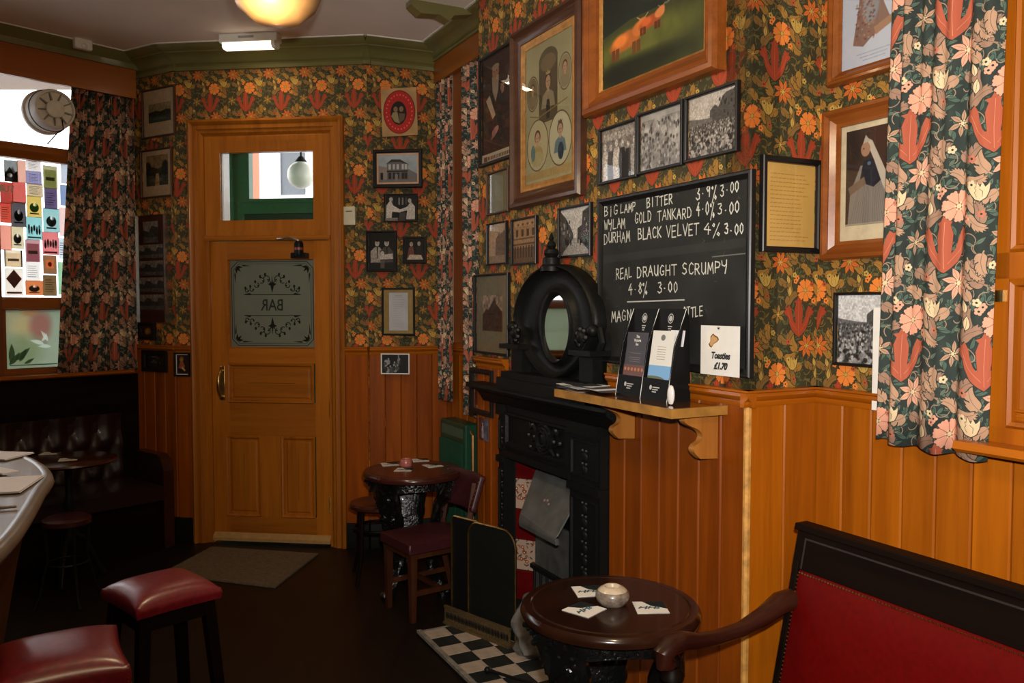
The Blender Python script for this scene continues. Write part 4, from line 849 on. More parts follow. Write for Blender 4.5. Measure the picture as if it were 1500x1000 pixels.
def p_group(cv, w, h):
    cv.a[:] = (0.12,0.12,0.13)
    for k in range(14): x = w*(0.08+0.85*R_.random()); y = h*(0.1+0.5*R_.random()); s = h*0.28; cv.ell(x, y, s*0.35, s*0.5, g(R_.choice([0.55, 0.3, 0.7, 0.2]))); cv.ell(x, y+s*0.6, s*0.16, s*0.2, g(0.6))
    cv.rect(w*0.6, h*0.5, w*0.65, h, g(0.5)); cv.grain(0.3)
def p_text(bgc, ink=(0.25,0.2,0.15), n=14, x0=0.15, x1=0.85, y0=0.1, y1=0.9, head=True):
    def f(cv, w, h):
        cv.a[:] = bgc; cv.grain(0.06, 3)
        if head: cv.rect(w*0.3, h*(y1+0.01), w*0.7, h*(y1+0.028), ink, 0.8)
        for k in range(n):
            y = h*(y1-0.03-(y1-y0)*k/n); x = w*x0; e = w*(x1-0.25*R_.random()*(x1-x0))
            while x < e:
                l = w*(0.02+0.06*R_.random()); cv.line([(x, y), (min(x+l, e), y+h*0.002)], h*0.006, ink, 0.75); x += l+w*0.02
    return f
def p_river(light=(0.55,0.42,0.26), tree=True):
    def f(cv, w, h):
        cv.a[:] = light; cv.a *= (0.85+0.3*vnoise(cv.h, cv.w, 3, 2, 4))[..., None]
        cv.poly([(0, h*0.25), (0, h*0.55), (w*0.3, h*0.62), (w*0.55, h*0.55), (w*0.8, h*0.63), (w, h*0.6), (w, h*0.25)], (0.16,0.15,0.09)); cv.rect(0, 0, w, h*0.33, (0.20,0.24,0.19)); cv.ell(w*0.5, h*0.18, w*0.3, h*0.07, (0.30,0.33,0.26))
        if tree:
            for x in (0.08, 0.88): cv.ell(w*x, h*0.55, w*0.16, h*0.25, (0.11,0.12,0.07), soft=0.3)
            cv.poly([(w*0.4, 0), (w*0.46, h*0.4), (w*0.58, h*0.4), (w*0.62, 0)], (0.66,0.50,0.32))
        cv.grain(0.3, 10)
    return f
def p_standing(cv, w, h):                                   # tall portrait: bearded old man holding a paper
    cv.a[:] = (0.16,0.085,0.055); cv.grain(0.2, 4)
    cv.poly([(w*0.22, h*0.16), (w*0.22, h*0.55), (w*0.34, h*0.74), (w*0.62, h*0.74), (w*0.75, h*0.55), (w*0.72, h*0.16)], (0.10,0.06,0.05))
    cv.poly([(w*0.34, h*0.80), (w*0.36, h*0.66), (w*0.46, h*0.55), (w*0.55, h*0.66), (w*0.57, h*0.80)], (0.52,0.44,0.36)); cv.ell(w*0.46, h*0.84, w*0.11, h*0.06, (0.55,0.38,0.28)); cv.ell(w*0.46, h*0.885, w*0.12, h*0.028, (0.50,0.43,0.36)); cv.ell(w*0.42, h*0.845, w*0.015, h*0.005, (0.1,0.06,0.05)); cv.ell(w*0.50, h*0.845, w*0.015, h*0.005, (0.1,0.06,0.05))
    cv.poly([(w*0.14, h*0.60), (w*0.26, h*0.64), (w*0.46, h*0.43), (w*0.36, h*0.40)], (0.62,0.54,0.44)); cv.ell(w*0.68, h*0.66, w*0.06, h*0.04, (0.55,0.40,0.32)); cv.poly([(w*0.62, h*0.70), (w*0.66, h*0.70), (w*0.74, h*0.62), (w*0.66, h*0.60)], (0.5,0.36,0.28))
    cv.ell(w*0.45, h*0.28, w*0.12, h*0.035, (0.60,0.42,0.36), rot=0.4); cv.poly([(w*0.30, h*0.2), (w*0.42, h*0.32), (w*0.46, h*0.24)], (0.5,0.34,0.28)); cv.rect(w*0.90, h*0.35, w*0.94, h*0.9, (0.30,0.18,0.10))
    cv.rect(0, 0, w, h*0.085, (0.66,0.60,0.50))
    cv.rect(w*0.06, h*0.015, w*0.18, h*0.06, (0.35,0.2,0.15))
    x = w*0.2
    for k in range(14): cv.rect(x, h*0.02, x+w*0.032, h*0.055, (0.28,0.2,0.15)); x += w*0.052
def face(cv, x, y, r, skin, hair, dress, crown=None):
    cv.poly([(x-r*2.0, y-r*3.6), (x-r*1.5, y-r*1.7), (x-r*0.4, y-r*1.1), (x+r*0.4, y-r*1.1), (x+r*1.5, y-r*1.7), (x+r*2.0, y-r*3.6)], dress); cv.rect(x-r*0.3, y-r*1.4, x+r*0.3, y-r*0.6, skin); cv.ell(x, y+r*0.25, r*0.92, r*1.05, hair); cv.ell(x, y, r*0.7, r*0.95, skin)
    for s in (-1, 1): cv.ell(x+s*r*0.28, y+r*0.1, r*0.1, r*0.06, (0.15,0.1,0.08)); 
    cv.ell(x, y-r*0.5, r*0.2, r*0.06, (0.5,0.25,0.2)); cv.line([(x, y+r*0.05), (x+r*0.06, y-r*0.2)], r*0.06, (0.45,0.3,0.22), 0.6)
    if crown: cv.poly([(x-r*0.6, y+r*1.1), (x-r*0.65, y+r*1.6), (x-r*0.3, y+r*1.35), (x, y+r*1.75), (x+r*0.3, y+r*1.35), (x+r*0.65, y+r*1.6), (x+r*0.6, y+r*1.1)], crown)
def p_ovals(cv, w, h):                                      # print of six framed portrait ovals
    cv.a[:] = (0.58,0.56,0.42); cv.grain(0.12, 4); cv.rect(w*0.02, h*0.02, w*0.98, h*0.08, (0.62,0.52,0.32))
    cv.rect(w*0.30, h*0.42, w*0.70, h*0.88, (0.30,0.26,0.18)); cv.ell(w*0.50, h*0.86, w*0.20, h*0.085, (0.33,0.30,0.22)); cv.ell(w*0.5, h*0.84, w*0.16, h*0.06, (0.42,0.36,0.26))
    face(cv, w*0.5, h*0.70, w*0.075, (0.62,0.5,0.38), (0.2,0.15,0.1), (0.5,0.46,0.36), (0.6,0.5,0.3)); person(cv, w*0.50, h*0.44, h*0.17, (0.16,0.14,0.10), (0.5,0.4,0.3))
    for x, y, rx, ry, c in ((0.16,0.66,0.115,0.115,(0.42,0.37,0.25)), (0.85,0.72,0.115,0.115,(0.52,0.48,0.36)), (0.27,0.27,0.22,0.175,(0.66,0.62,0.48)), (0.755,0.27,0.22,0.18,(0.68,0.66,0.54))):
        cv.ell(w*x, h*y, w*(rx+0.02), h*(ry+0.014), (0.28,0.22,0.15)); cv.ell(w*x, h*y, w*(rx+0.008), h*(ry+0.006), (0.66,0.62,0.5)); cv.ell(w*x, h*y, w*rx, h*ry, c)
    face(cv, w*0.16, h*0.69, w*0.05, (0.62,0.5,0.38), (0.2,0.15,0.1), (0.45,0.40,0.28)); face(cv, w*0.85, h*0.75, w*0.055, (0.66,0.52,0.42), (0.3,0.18,0.12), (0.5,0.46,0.36))
    face(cv, w*0.27, h*0.32, w*0.07, (0.68,0.55,0.42), (0.25,0.18,0.12), (0.60,0.52,0.32)); cv.ell(w*0.27, h*0.17, w*0.13, h*0.055, (0.62,0.58,0.40)); cv.ell(w*0.17, h*0.22, w*0.05, h*0.06, (0.36,0.45,0.42))
    face(cv, w*0.755, h*0.33, w*0.065, (0.66,0.54,0.44), (0.3,0.25,0.2), (0.36,0.44,0.46), (0.35,0.28,0.2)); cv.ell(w*0.77, h*0.18, w*0.06, h*0.06, (0.14,0.2,0.24))
    cv.line([(w*0.1, h*0.5), (w*0.3, h*0.47), (w*0.5, h*0.49), (w*0.9, h*0.53)], w*0.015, (0.46,0.38,0.2))
def p_cattle(cv, w, h):                                     # highland landscape with two cattle
    cv.a[:] = (0.09,0.11,0.09); n = vnoise(cv.h, cv.w, 4, 5, 5)[..., None]
    cv.ell(w*0.62, h*1.02, w*0.22, h*0.25, (0.50,0.46,0.22), soft=0.9); cv.ell(w*0.72, h*0.88, w*0.16, h*0.06, (0.26,0.30,0.12), soft=0.8)
    cv.poly([(0, h*0.55), (w*0.3, h*0.62), (w*0.7, h*0.60), (w, h*0.58), (w, 0), (0, 0)], (0.17,0.18,0.09)); cv.ell(w*0.45, h*0.36, w*0.5, h*0.16, (0.27,0.28,0.12), soft=0.7); cv.ell(w*0.3, h*0.10, w*0.5, h*0.12, (0.08,0.09,0.04), soft=0.8)
    for k in range(24): x = w*(0.66+0.34*R_.random()); y = h*(0.60+0.25*(x/w-0.66)+0.05*R_.random()); cv.ell(x, y, w*0.035, h*0.008, (0.34,0.36,0.34), 0.6, 0.5, 0.3)
    def cow(x, y, s, c, c2):
        K_ = 1.55
        cv.ell(x, y, s*0.9*K_, s*0.45, c, 1, 0.3, 0.08); cv.ell(x+s*0.75*K_, y+s*0.30, s*0.38*K_, s*0.35, c2, 1, 0.3); cv.ell(x+s*0.9*K_, y+s*0.52, s*0.24*K_, s*0.22, c2, 1, 0.3); cv.ell(x-s*0.3*K_, y+s*0.1, s*0.4*K_, s*0.3, tuple(min(1, q*1.35) for q in c), 0.8, 0.6)
        for lx in (-0.7, -0.45, 0.45, 0.7): cv.rect(x+s*(lx-0.10)*K_, y-s*0.80, x+s*(lx+0.10)*K_, y-s*0.2, tuple(q*0.6 for q in c))
        cv.line([(x+s*0.8*K_, y+s*0.68), (x+s*0.62*K_, y+s*0.85)], s*0.06, (0.5,0.4,0.3)); cv.line([(x+s*1.0*K_, y+s*0.68), (x+s*1.18*K_, y+s*0.85)], s*0.06, (0.5,0.4,0.3))
    cow(w*0.25, h*0.42, w*0.125, (0.50,0.28,0.12), (0.58,0.33,0.16)); cow(w*0.50, h*0.50, w*0.080, (0.46,0.22,0.10), (0.60,0.36,0.20))
    cv.a *= 0.85+0.9*n
def p_rock(cv, w, h):                                       # drawing of a veiled seated figure like a rock
    cv.a[:] = (0.72,0.75,0.80); x = w*0.52
    cv.poly([(w*0.22, h*0.24), (w*0.32, h*0.60), (w*0.36, h*0.84), (w*0.46, h*0.97), (w*0.66, h*0.92), (w*0.80, h*0.58), (w*0.92, h*0.42), (w*0.98, h*0.36), (w*0.78, h*0.32), (w*0.60, h*0.28), (w*0.42, h*0.20)], (0.50,0.40,0.36))
    cv.ell(w*0.56, h*0.62, w*0.16, h*0.20, (0.52,0.54,0.56), soft=0.3); cv.ell(w*0.60, h*0.76, w*0.07, h*0.06, (0.66,0.55,0.50)); cv.ell(w*0.6, h*0.84, w*0.08, h*0.04, (0.66,0.64,0.6))
    for k in range(120): a, b = w*(0.28+0.5*R_.random()), h*(0.24+0.55*R_.random()); 
    for k in range(90): a, b = w*(0.28+0.35*R_.random()), h*(0.26+0.4*R_.random()); cv.ell(a, b, w*0.02, w*0.015, R_.choice([(0.62,0.5,0.38),(0.36,0.24,0.22),(0.56,0.30,0.28),(0.66,0.58,0.5)]), 0.7)
    cv.poly([(w*0.62, h*0.36), (w*0.98, h*0.44), (w*0.98, h*0.36), (w*0.66, h*0.28)], (0.62,0.48,0.38))
    for k in range(3): cv.line([(w*(0.30+0.06*k), h*(0.13-0.035*k)), (w*(0.92-0.04*k), h*(0.135-0.035*k))], h*0.006, (0.35,0.33,0.45), 0.6, 0.5)
def p_veil(cv, w, h):                                       # old woman in a white veil, lace gown
    cv.a[:] = (0.20,0.15,0.13); cv.grain(0.3, 4); cv.rect(w*0.6, h*0.3, w, h, (0.24,0.15,0.12))
    cv.poly([(w*0.05, 0), (w*0.1, h*0.35), (w*0.32, h*0.62), (w*0.75, h*0.6), (w*1.0, h*0.35), (w, 0)], (0.50,0.47,0.44))
    for k in range(16): cv.line([(w*(0.1+0.055*k), 0), (w*(0.3+0.03*k), h*0.42)], w*0.008, (0.30,0.28,0.27), 0.6)
    cv.poly([(w*0.30, h*0.45), (w*0.38, h*0.66), (w*0.60, h*0.68), (w*0.78, h*0.45), (w*0.6, h*0.38)], (0.10,0.11,0.16)); cv.poly([(w*0.05, h*0.4), (w*0.4, h*0.50), (w*0.44, h*0.42), (w*0.1, h*0.32)], (0.44,0.36,0.30))
    cv.poly([(w*0.44, h*0.90), (w*0.56, h*0.86), (w*0.86, h*0.52), (w*0.96, h*0.2), (w*0.78, h*0.4), (w*0.60, h*0.66), (w*0.50, h*0.78)], (0.72,0.68,0.62)); cv.ell(w*0.42, h*0.78, w*0.10, h*0.075, (0.62,0.47,0.38)); cv.poly([(w*0.36, h*0.84), (w*0.42, h*0.93), (w*0.52, h*0.86)], (0.66,0.62,0.58)); cv.ell(w*0.38, h*0.79, w*0.012, h*0.006, (0.1,0.08,0.07))
    cv.rect(0, 0, w, h*0.02, (0.6,0.58,0.5)); cv.ell(w*0.5, h*0.63, w*0.04, h*0.02, (0.3,0.4,0.5))
def p_redoval(cv, w, h):
    cv.a[:] = (0.66,0.52,0.34); cv.grain(0.15, 4)
    cv.ell(w*0.5, h*0.5, w*0.45, h*0.455, (0.32,0.10,0.07)); cv.ell(w*0.5, h*0.5, w*0.43, h*0.44, (0.66,0.13,0.10))
    for k in range(26): a = 2*PI*k/26; cv.ell(w*0.5+w*0.36*math.cos(a), h*0.5+h*0.36*math.sin(a), w*0.018, h*0.016, (0.9,0.42,0.34))
    for k in range(18): a = 2*PI*k/18; cv.ell(w*0.5+w*0.29*math.cos(a), h*0.5+h*0.30*math.sin(a), w*0.012, h*0.01, (0.5,0.08,0.07))
    cv.ell(w*0.48, h*0.48, w*0.225, h*0.245, (0.10,0.08,0.06)); cv.ell(w*0.40, h*0.56, w*0.06, h*0.06, (0.50,0.38,0.28)); cv.ell(w*0.56, h*0.56, w*0.06, h*0.06, (0.50,0.38,0.28)); cv.poly([(w*0.27, h*0.42), (w*0.32, h*0.50), (w*0.45, h*0.50), (w*0.5, h*0.26), (w*0.36, h*0.30)], (0.55,0.48,0.33)); cv.poly([(w*0.5, h*0.26), (w*0.48, h*0.48), (w*0.66, h*0.46), (w*0.64, h*0.34)], (0.36,0.28,0.22))
def p_dancer(cv, w, h):
    cv.a[:] = (0.14,0.05,0.02); cv.ell(w*0.4, h*0.75, w*0.16, h*0.1, (0.66,0.40,0.14)); cv.poly([(w*0.15, h*0.3), (w*0.3, h*0.66), (w*0.55, h*0.68), (w*0.75, h*0.4), (w*0.6, h*0.25)], (0.60,0.30,0.22)); cv.ell(w*0.45, h*0.8, w*0.2, h*0.14, (0.7,0.5,0.15), 0.6, 0.5); cv.poly([(w*0.5, h*0.4), (w*0.8, h*0.2), (w*0.7, h*0.12), (w*0.4, h*0.3)], (0.75,0.6,0.3)); cv.grain(0.3)
def p_dim(cv, w, h):
    cv.a[:] = (0.06,0.05,0.04)
    for k in range(9): cv.ell(w*(0.2+0.6*R_.random()), h*(0.35+0.4*R_.random()), w*0.05, h*0.07, (0.32,0.28,0.22)); 
    cv.ell(w*0.45, h*0.8, w*0.2, h*0.04, (0.6,0.55,0.45), 0.7)
def p_lamp(cv, w, h): cv.a[:] = (0.20,0.13,0.07); cv.ell(w*0.5, h*0.5, w*0.25, h*0.3, (0.55,0.36,0.14), soft=0.4); cv.grain(0.4, 8)
def p_tower(cv, w, h):
    cv.a[:] = (0.55,0.46,0.38); cv.poly([(0, 0), (0, h*0.45), (w*0.2, h*0.62), (w*0.3, h*0.58), (w*0.55, h*0.85), (w*0.62, h*0.95), (w*0.7, h*0.75), (w, h*0.55), (w, 0)], (0.24,0.14,0.08)); cv.grain(0.5, 10)
def p_red2(cv, w, h): cv.a[:] = (0.45,0.28,0.12); cv.rect(0, h*0.1, w, h*0.52, (0.35,0.08,0.04)); cv.ell(w*0.5, h*0.62, w*0.3, h*0.2, (0.62,0.42,0.16), soft=0.4); cv.rect(w*0.1, 0, w*0.9, h*0.08, (0.75,0.72,0.62)); cv.grain(0.4, 10)
def p_small(cv, w, h): cv.a[:] = (0.36,0.34,0.40); cv.rect(0, 0, w*0.5, h, (0.30,0.18,0.16)); person(cv, w*0.4, h*0.1, h*0.7, (0.6,0.55,0.6)); cv.grain(0.4, 8)
def framed(W, q, name, label, group, fw, fmat, painter, mount=0.0, mcol=None, depth=0.018, slip=None, ppu=560, glazed=True, tilt=0.0, off=0.0, lean=0.0, matobj=None):
    """q = (xl, yTopLeft, yBottomLeft, xr, yTopRight, yBottomRight) outer corners read off the wall plane"""
    xl, ytl, ybl, xr, ytr, ybr = q
    sa = (W.hit(xl, (ytl+ybl)/2, off)[0]); sb = W.hit(xr, (ytr+ybr)/2, off)[0]
    zt = (W.hit(xl, ytl, off)[1]+W.hit(xr, ytr, off)[1])/2; zb = (W.hit(xl, ybl, off)[1]+W.hit(xr, ybr, off)[1])/2
    w, h = sb-sa, zt-zb
    t = on_wall(W, name, label, 'picture', sa+w/2, zb, off, group)
    t.rotation_euler = (lean, tilt, W.phi)
    d = depth; fw = fw if fw < w/3 else w/3
    if fw > 0:
        if fw > 0.03: pr = [(0,0),(0,-d*0.7),(fw*0.10,-d),(fw*0.28,-d*1.05),(fw*0.42,-d*0.75),(fw*0.55,-d*0.85),(fw*0.80,-d*0.5),(fw*0.97,-d*0.42),(fw,-d*0.25)]
        else: pr = [(0,0),(0,-d*0.85),(fw*0.15,-d),(fw*0.7,-d),(fw*0.95,-d*0.8),(fw,-d*0.35)]
        obj('frame', MB().frame(-w/2, w/2, 0, h, pr), fmat, t, smooth=25)
    x0, x1, z0, z1 = -w/2+fw*0.95, w/2-fw*0.95, fw*0.95, h-fw*0.95
    if slip:
        obj('gilt_slip', MB().frame(x0, x1, z0, z1, [(0,-d*0.3),(0.004,-d*0.42),(slip*0.8,-d*0.30),(slip,-d*0.2)]), M['gilt'], t, smooth=25); x0 += slip; x1 -= slip; z0 += slip; z1 -= slip
    if mount:
        obj('mount', MB().box(x0, x1, -d*0.15, -0.002, z0, z1), matobj or M['card'], t, smooth=0)
        m = mount if isinstance(mount, (tuple, list)) else (mount,)*4
        x0 += m[0]; x1 -= m[1]; z0 += m[2]; z1 -= m[3]
    pw, ph = x1-x0, z1-z0; cv = CV(pw, ph, ppu); painter(cv, pw, ph)
    y = -d*0.2 if mount else -d*0.15
    if fw == 0: y = -0.002
    obj('picture_print', MB().quad([(x0,y,z0),(x1,y,z0),(x1,y,z1),(x0,y,z1)]).box(x0, x1, y+0.0003, 0 if fw == 0 else y+0.002, z0, z1), print_mat(label[:40], cv, 0.6), t, smooth=0)
    if glazed and fw > 0:
        e = fw*0.9; obj('glass', MB().quad([(-w/2+e,-d*0.36,e),(w/2-e,-d*0.36,e),(w/2-e,-d*0.36,h-e),(-w/2+e,-d*0.36,h-e)]), M['glass'], t, smooth=0)
    return t
K = M['frame_black']; O = M['frame_oak']; BR = M['frame_brown']
gR = 'framed pictures on the chimney breast'; gD = 'pictures to the right of the door'; gL = 'pictures left of the door'; gN = 'pictures beside the right curtain'
framed(Wbr, (705,86,245,754,60,232), 'portrait', 'tall dark portrait of a bearded man holding a paper, over a cream caption strip', gR, 0.018, K, p_standing, depth=0.02)
framed(Wbr, (757,48,305,860,-6,289), 'portrait_print', 'big brown-framed print of several oval portraits with a gilt slip', gR, 0.075, BR, p_ovals, slip=0.035, depth=0.045, ppu=520)
framed(Wbr, (868,-150,175,1066,-330,101), 'cattle_painting', 'large oil painting of highland cattle in a heavy amber frame', gR, 0.085, O, lambda cv, w, h: p_cattle(cv, w, h*0.50) or cv.rect(0, h*0.72, w, h, (0.30,0.33,0.30), 0.5), depth=0.055, slip=0.014, ppu=420, glazed=False)
framed(Wbr, (881,191,272,937,171,259), 'street_photo', 'black framed photo of a line of standing people, leftmost of three under the cattle painting', gR, 0.012, K, p_people(6))
framed(Wbr, (937,168,256,1004,146,243), 'street_photo', 'black framed grey photo of a dense crowd, middle of three under the cattle painting', gR, 0.012, K, p_dense())
framed(Wbr, (1007,144,238,1085,117,223), 'street_photo', 'black framed crowd photo with tall houses, rightmost of three under the cattle painting', gR, 0.012, K, p_crowd(0.1, 0.55, 0.72))
framed(Wbr, (716,253,315,748,246,311), 'print', 'small green-grey faded print below the tall portrait', gR, 0.010, BR, p_text((0.44,0.42,0.30), (0.3,0.27,0.18), 20, 0.05, 0.95, 0.05, 0.95))
framed(Wbr, (716,327,388,745,324,387), 'sepia_photo', 'small sepia photo of a hazy castle, left of the sepia shop front', gR, 0.008, K, p_castle())
framed(Wbr, (752,321,388,789,316,387), 'sepia_photo', 'sepia photo of a shop front, above the black arched overmantel', gR, 0.010, K, p_front())
framed(Wbr, (821,307,378,869,294,375), 'street_photo', 'black framed photo of a wet street between houses, left of the chalkboard', gR, 0.011, K, p_street())
framed(Wbr, (698,403,519,748,398,519), 'sepia_photo', 'olive-mounted picture of spires in a thin gilt frame, left of the overmantel', gR, 0.012, K, p_tower, mount=(0.075,0.075,0.11,0.10), matobj=plain('olive mount', (0.16,0.13,0.07), 0.7), depth=0.02)
framed(Wbr, (694,538,604,727,542,611), 'framed_print', 'small red and ochre picture in a wide black frame behind the mantel end', gR, 0.028, K, p_red2, depth=0.03)
framed(Wbr, (702,611,643,716,614,647), 'snapshot', 'tiny unframed snapshot low on the boards beside the fireplace', gR, 0, K, p_small, off=0.016)
framed(Wrt, (1112,228,368,1198,235,373), 'poem_picture', 'tall black framed yellowed sheet of handwritten lines', gN, 0.020, K, p_text((0.80,0.63,0.33), (0.45,0.30,0.12), 17, 0.12, 0.88, 0.06, 0.9, False), depth=0.02)
framed(Wnr, (1222,-120,130,1330,-160,97), 'drawing_picture', 'oak framed pale blue drawing of a rocky seated figure, highest beside the right curtain', gN, 0.042, O, lambda cv, w, h: p_rock(cv, w, h*0.68), depth=0.035, lean=0.0)
framed(Wnr, (1213,166,384,1345,133,372), 'portrait', 'oak framed portrait of a seated woman in a white veil', gN, 0.060, O, p_veil, mount=(0.022,0.022,0.05,0.02), matobj=plain('cream mount', (0.62,0.52,0.34), 0.7), depth=0.04)
framed(Wnr, (1225,427,535,1330,428,541), 'street_photo', 'black framed photo of a crowd filling a street, right of the chimney corner', gN, 0.010, K, p_crowd(0.0, 0.62, 0.85))
# door wall, right
framed(Wdo, (560,129,195,612,129,203), 'oval_poster', 'cream poster with a red oval ring around two figures', gD, 0, K, p_redoval, tilt=-0.03)
framed(Wdo, (547,216,273,619,222,277), 'pub_photo', 'black framed photo of a corner pub building below the red oval poster', gD, 0.024, K, p_pub, mount=0.012, matobj=plain('peach mount', (0.62,0.36,0.22), 0.7))
framed(Wdo, (563,283,324,612,285,326), 'framed_picture', 'small black framed photo of two people in white reaching to each other', gD, 0.008, K, p_shake)
framed(Wdo, (537,337,398,582,339,398), 'framed_picture', 'upright black framed photo of two smiling men', gD, 0.012, K, p_duo)
framed(Wdo, (591,346,384,625,347,386), 'framed_picture', 'smallest dark photo of a couple, right of the two smiling men', gD, 0.010, K, p_couple)
framed(Wdo, (560,421,491,608,422,491), 'framed_notice', 'white typed notice on an olive mount in a thin black frame', gD, 0.012, K, p_text((0.72,0.72,0.74), (0.5,0.5,0.55), 14, 0.2, 0.8, 0.08, 0.9), mount=(0.035,0.035,0.02,0.02), matobj=plain('ochre mount', (0.30,0.20,0.06), 0.7))
framed(Wdo, (558,518,548,600,517,548), 'framed_picture', 'white bordered group photo pinned on the boards right of the door', gD, 0.008, M['card'], p_group, glazed=False, depth=0.004, off=0.016)
framed(Wlc, (210,135,204,258,122,198), 'landscape_picture', 'pale mounted lake landscape, uppermost in the corner left of the door', gL, 0.012, BR, p_river((0.50,0.44,0.30), False), mount=(0.05,0.04,0.09,0.09), matobj=plain('buff mount', (0.45,0.32,0.18), 0.7))
framed(Wlc, (208,222,291,254,214,288), 'landscape_picture', 'mounted tree-lined lane landscape below the lake picture', gL, 0.012, BR, p_river((0.52,0.42,0.26), True), mount=(0.04,0.04,0.07,0.03), matobj=plain('buff mount 2', (0.45,0.30,0.16), 0.7))
framed(Wdo, (256,516,552,279,516,550), 'small_picture', 'small black and white bordered colour picture of a dancer, left of the door', gL, 0.012, K, p_dancer, mount=0.006, off=0.016)
framed(Wlc, (210,513,543,246,513,545), 'small_picture', 'dim black framed picture on the boards of the left corner', gL, 0.028, K, p_dim, off=0.016)
framed(Wlc, (205,472,498,229,473,497), 'small_picture', 'small dark picture with an amber glow under the photo panel', gL, 0.022, K, p_lamp)
# tall panel of old photographs
sa, sb, zb, zt = Wlc.rect(204, 315, 247, 472)
t = on_wall(Wlc, 'framed_photo_board', 'tall mahogany panel holding rows of old landscape photographs between metal strips', 'picture', (sa+sb)/2, zb, 0, gL); w = sb-sa; h = zt-zb
obj('backing', MB().box(-w/2, w/2, -0.02, 0, 0, h), M['mahog'], t, smooth=0)
for x in (-w/2, w/2): obj('metal_strip', MB().box(x-0.008, x+0.008, -0.032, 0, 0, h), M['steel'], t, smooth=0)
rows = [(0.745, 0.94, 1), (0.60, 0.725, 2), (0.44, 0.575, 2), (0.285, 0.42, 2), (0.12, 0.26, 2)]
for a, b, n in rows:
    for k in range(n):
        pw = w*0.40 if n == 2 else w*0.5; x = (-w*0.205+k*w*0.41) if n == 2 else 0.0; ph = h*(b-a)
        cv = CV(pw, ph, 500); sky(cv, 0.2, 0.45); cv.poly([(0, ph*0.2), (0, ph*0.6), (pw*0.4, ph*0.5), (pw*0.6, ph*0.8), (pw, ph*0.7), (pw, 0), (0, 0)], g(0.2, 0.2)); cv.rect(0, 0, pw, ph*0.25, g(0.3, 0.2)); cv.grain(0.4, 8)
        o = obj('photograph', MB().quad([(x-pw/2,-0.0215,h*a),(x+pw/2,-0.0215,h*a),(x+pw/2,-0.0215,h*b),(x-pw/2,-0.0215,h*b)]).box(x-pw/2, x+pw/2, -0.0212, -0.02, h*a, h*b), print_mat('old photograph', cv, 0.5), t, smooth=0)
# thermostat by the door
s, b, z0, z1 = Wdo.rect(505, 303, 522, 330); t = on_wall(Wdo, 'thermostat', 'small cream wall control beside the top of the door frame', 'switch', (s+b)/2, z0)
bev(obj('case', MB().box(-(b-s)/2, (b-s)/2, -0.03, 0, 0, z1-z0), M['cream'], t, smooth=0), 0.004); obj('slot', MB().box(-0.02, 0.02, -0.032, -0.03, (z1-z0)*0.72, (z1-z0)*0.76), M['ink'], t, smooth=0)
# ================================================================ chalkboard
GL = {'A':[[(0,0),(.5,1),(1,0)],[(.2,.4),(.8,.4)]],'B':[[(.1,0),(.1,1),(.7,.95),(.8,.75),(.6,.55),(.1,.52)],[(.6,.53),(.95,.35),(.85,.1),(.1,0)]],'C':[[(.95,.85),(.6,1),(.2,.8),(.1,.4),(.3,.05),(.7,0),(.95,.15)]],
'D':[[(.1,0),(.1,1),(.6,.95),(.95,.6),(.85,.2),(.5,0),(.05,0)]],'E':[[(.9,1),(.1,.97),(.1,0),(.95,.03)],[(.1,.5),(.8,.52)]],'G':[[(.9,.85),(.5,1),(.15,.75),(.1,.3),(.4,0),(.85,.1),(.9,.4),(.55,.4)]],'H':[[(.1,0),(.1,1)],[(.9,0),(.9,1)],[(.1,.5),(.9,.52)]],
'I':[[(.5,0),(.5,1)]],'i':[[(.5,0),(.5,.7)],[(.5,.9),(.5,.95)]],'K':[[(.1,0),(.1,1)],[(.9,1),(.15,.5),(.9,0)]],'L':[[(.15,1),(.1,0),(.9,.03)]],'M':[[(0,0),(.15,1),(.5,.35),(.85,1),(1,0)]],'N':[[(.1,0),(.1,1),(.9,0),(.9,1)]],'O':[[(.5,1),(.12,.75),(.12,.3),(.5,0),(.88,.3),(.88,.75),(.5,1)]],
'P':[[(.1,0),(.1,1),(.75,.95),(.9,.72),(.7,.5),(.1,.45)]],'R':[[(.1,0),(.1,1),(.75,.95),(.85,.72),(.65,.52),(.1,.48)],[(.4,.5),(.95,0)]],'S':[[(.9,.9),(.5,1),(.15,.8),(.3,.55),(.75,.45),(.9,.2),(.5,0),(.1,.1)]],'T':[[(0,.97),(1,1)],[(.5,1),(.5,0)]],
'U':[[(.1,1),(.12,.25),(.45,0),(.8,.2),(.88,1)],[(.88,1),(.9,0)]],'V':[[(0,1),(.5,0),(1,1)]],'W':[[(0,1),(.25,0),(.5,.7),(.75,0),(1,1)]],'Y':[[(.05,1),(.12,.6),(.5,.5),(.85,.65)],[(.9,1),(.85,.4),(.6,-.15)]],
'0':[[(.5,1),(.15,.75),(.12,.3),(.45,0),(.85,.3),(.85,.75),(.5,1)]],'3':[[(.1,.95),(.7,.98),(.8,.78),(.4,.55),(.85,.4),(.8,.08),(.4,0),(.05,.12)]],'4':[[(.65,1),(.05,.4),(.95,.42)],[(.65,.7),(.62,0)]],'8':[[(.5,.52),(.2,.75),(.5,1),(.8,.78),(.5,.52),(.1,.25),(.5,0),(.88,.25),(.5,.52)]],
'9':[[(.8,.75),(.45,.55),(.15,.75),(.45,1),(.8,.8),(.7,.1)]],'%':[[(.95,1.05),(.1,-.35)],[(.15,.95),(.0,.8),(.2,.7),(.3,.85),(.15,.95)],[(.8,.2),(.65,.05),(.85,-.1),(1,.08),(.8,.2)]],'.':[[(.4,.42),(.5,.42)]],' ':[]}
xl, xr = 877, 1100; bs0 = Wbr.hit(874.5, 410, 0.02)[0]; bs1 = Wbr.hit(1099, 400, 0.02)[0]
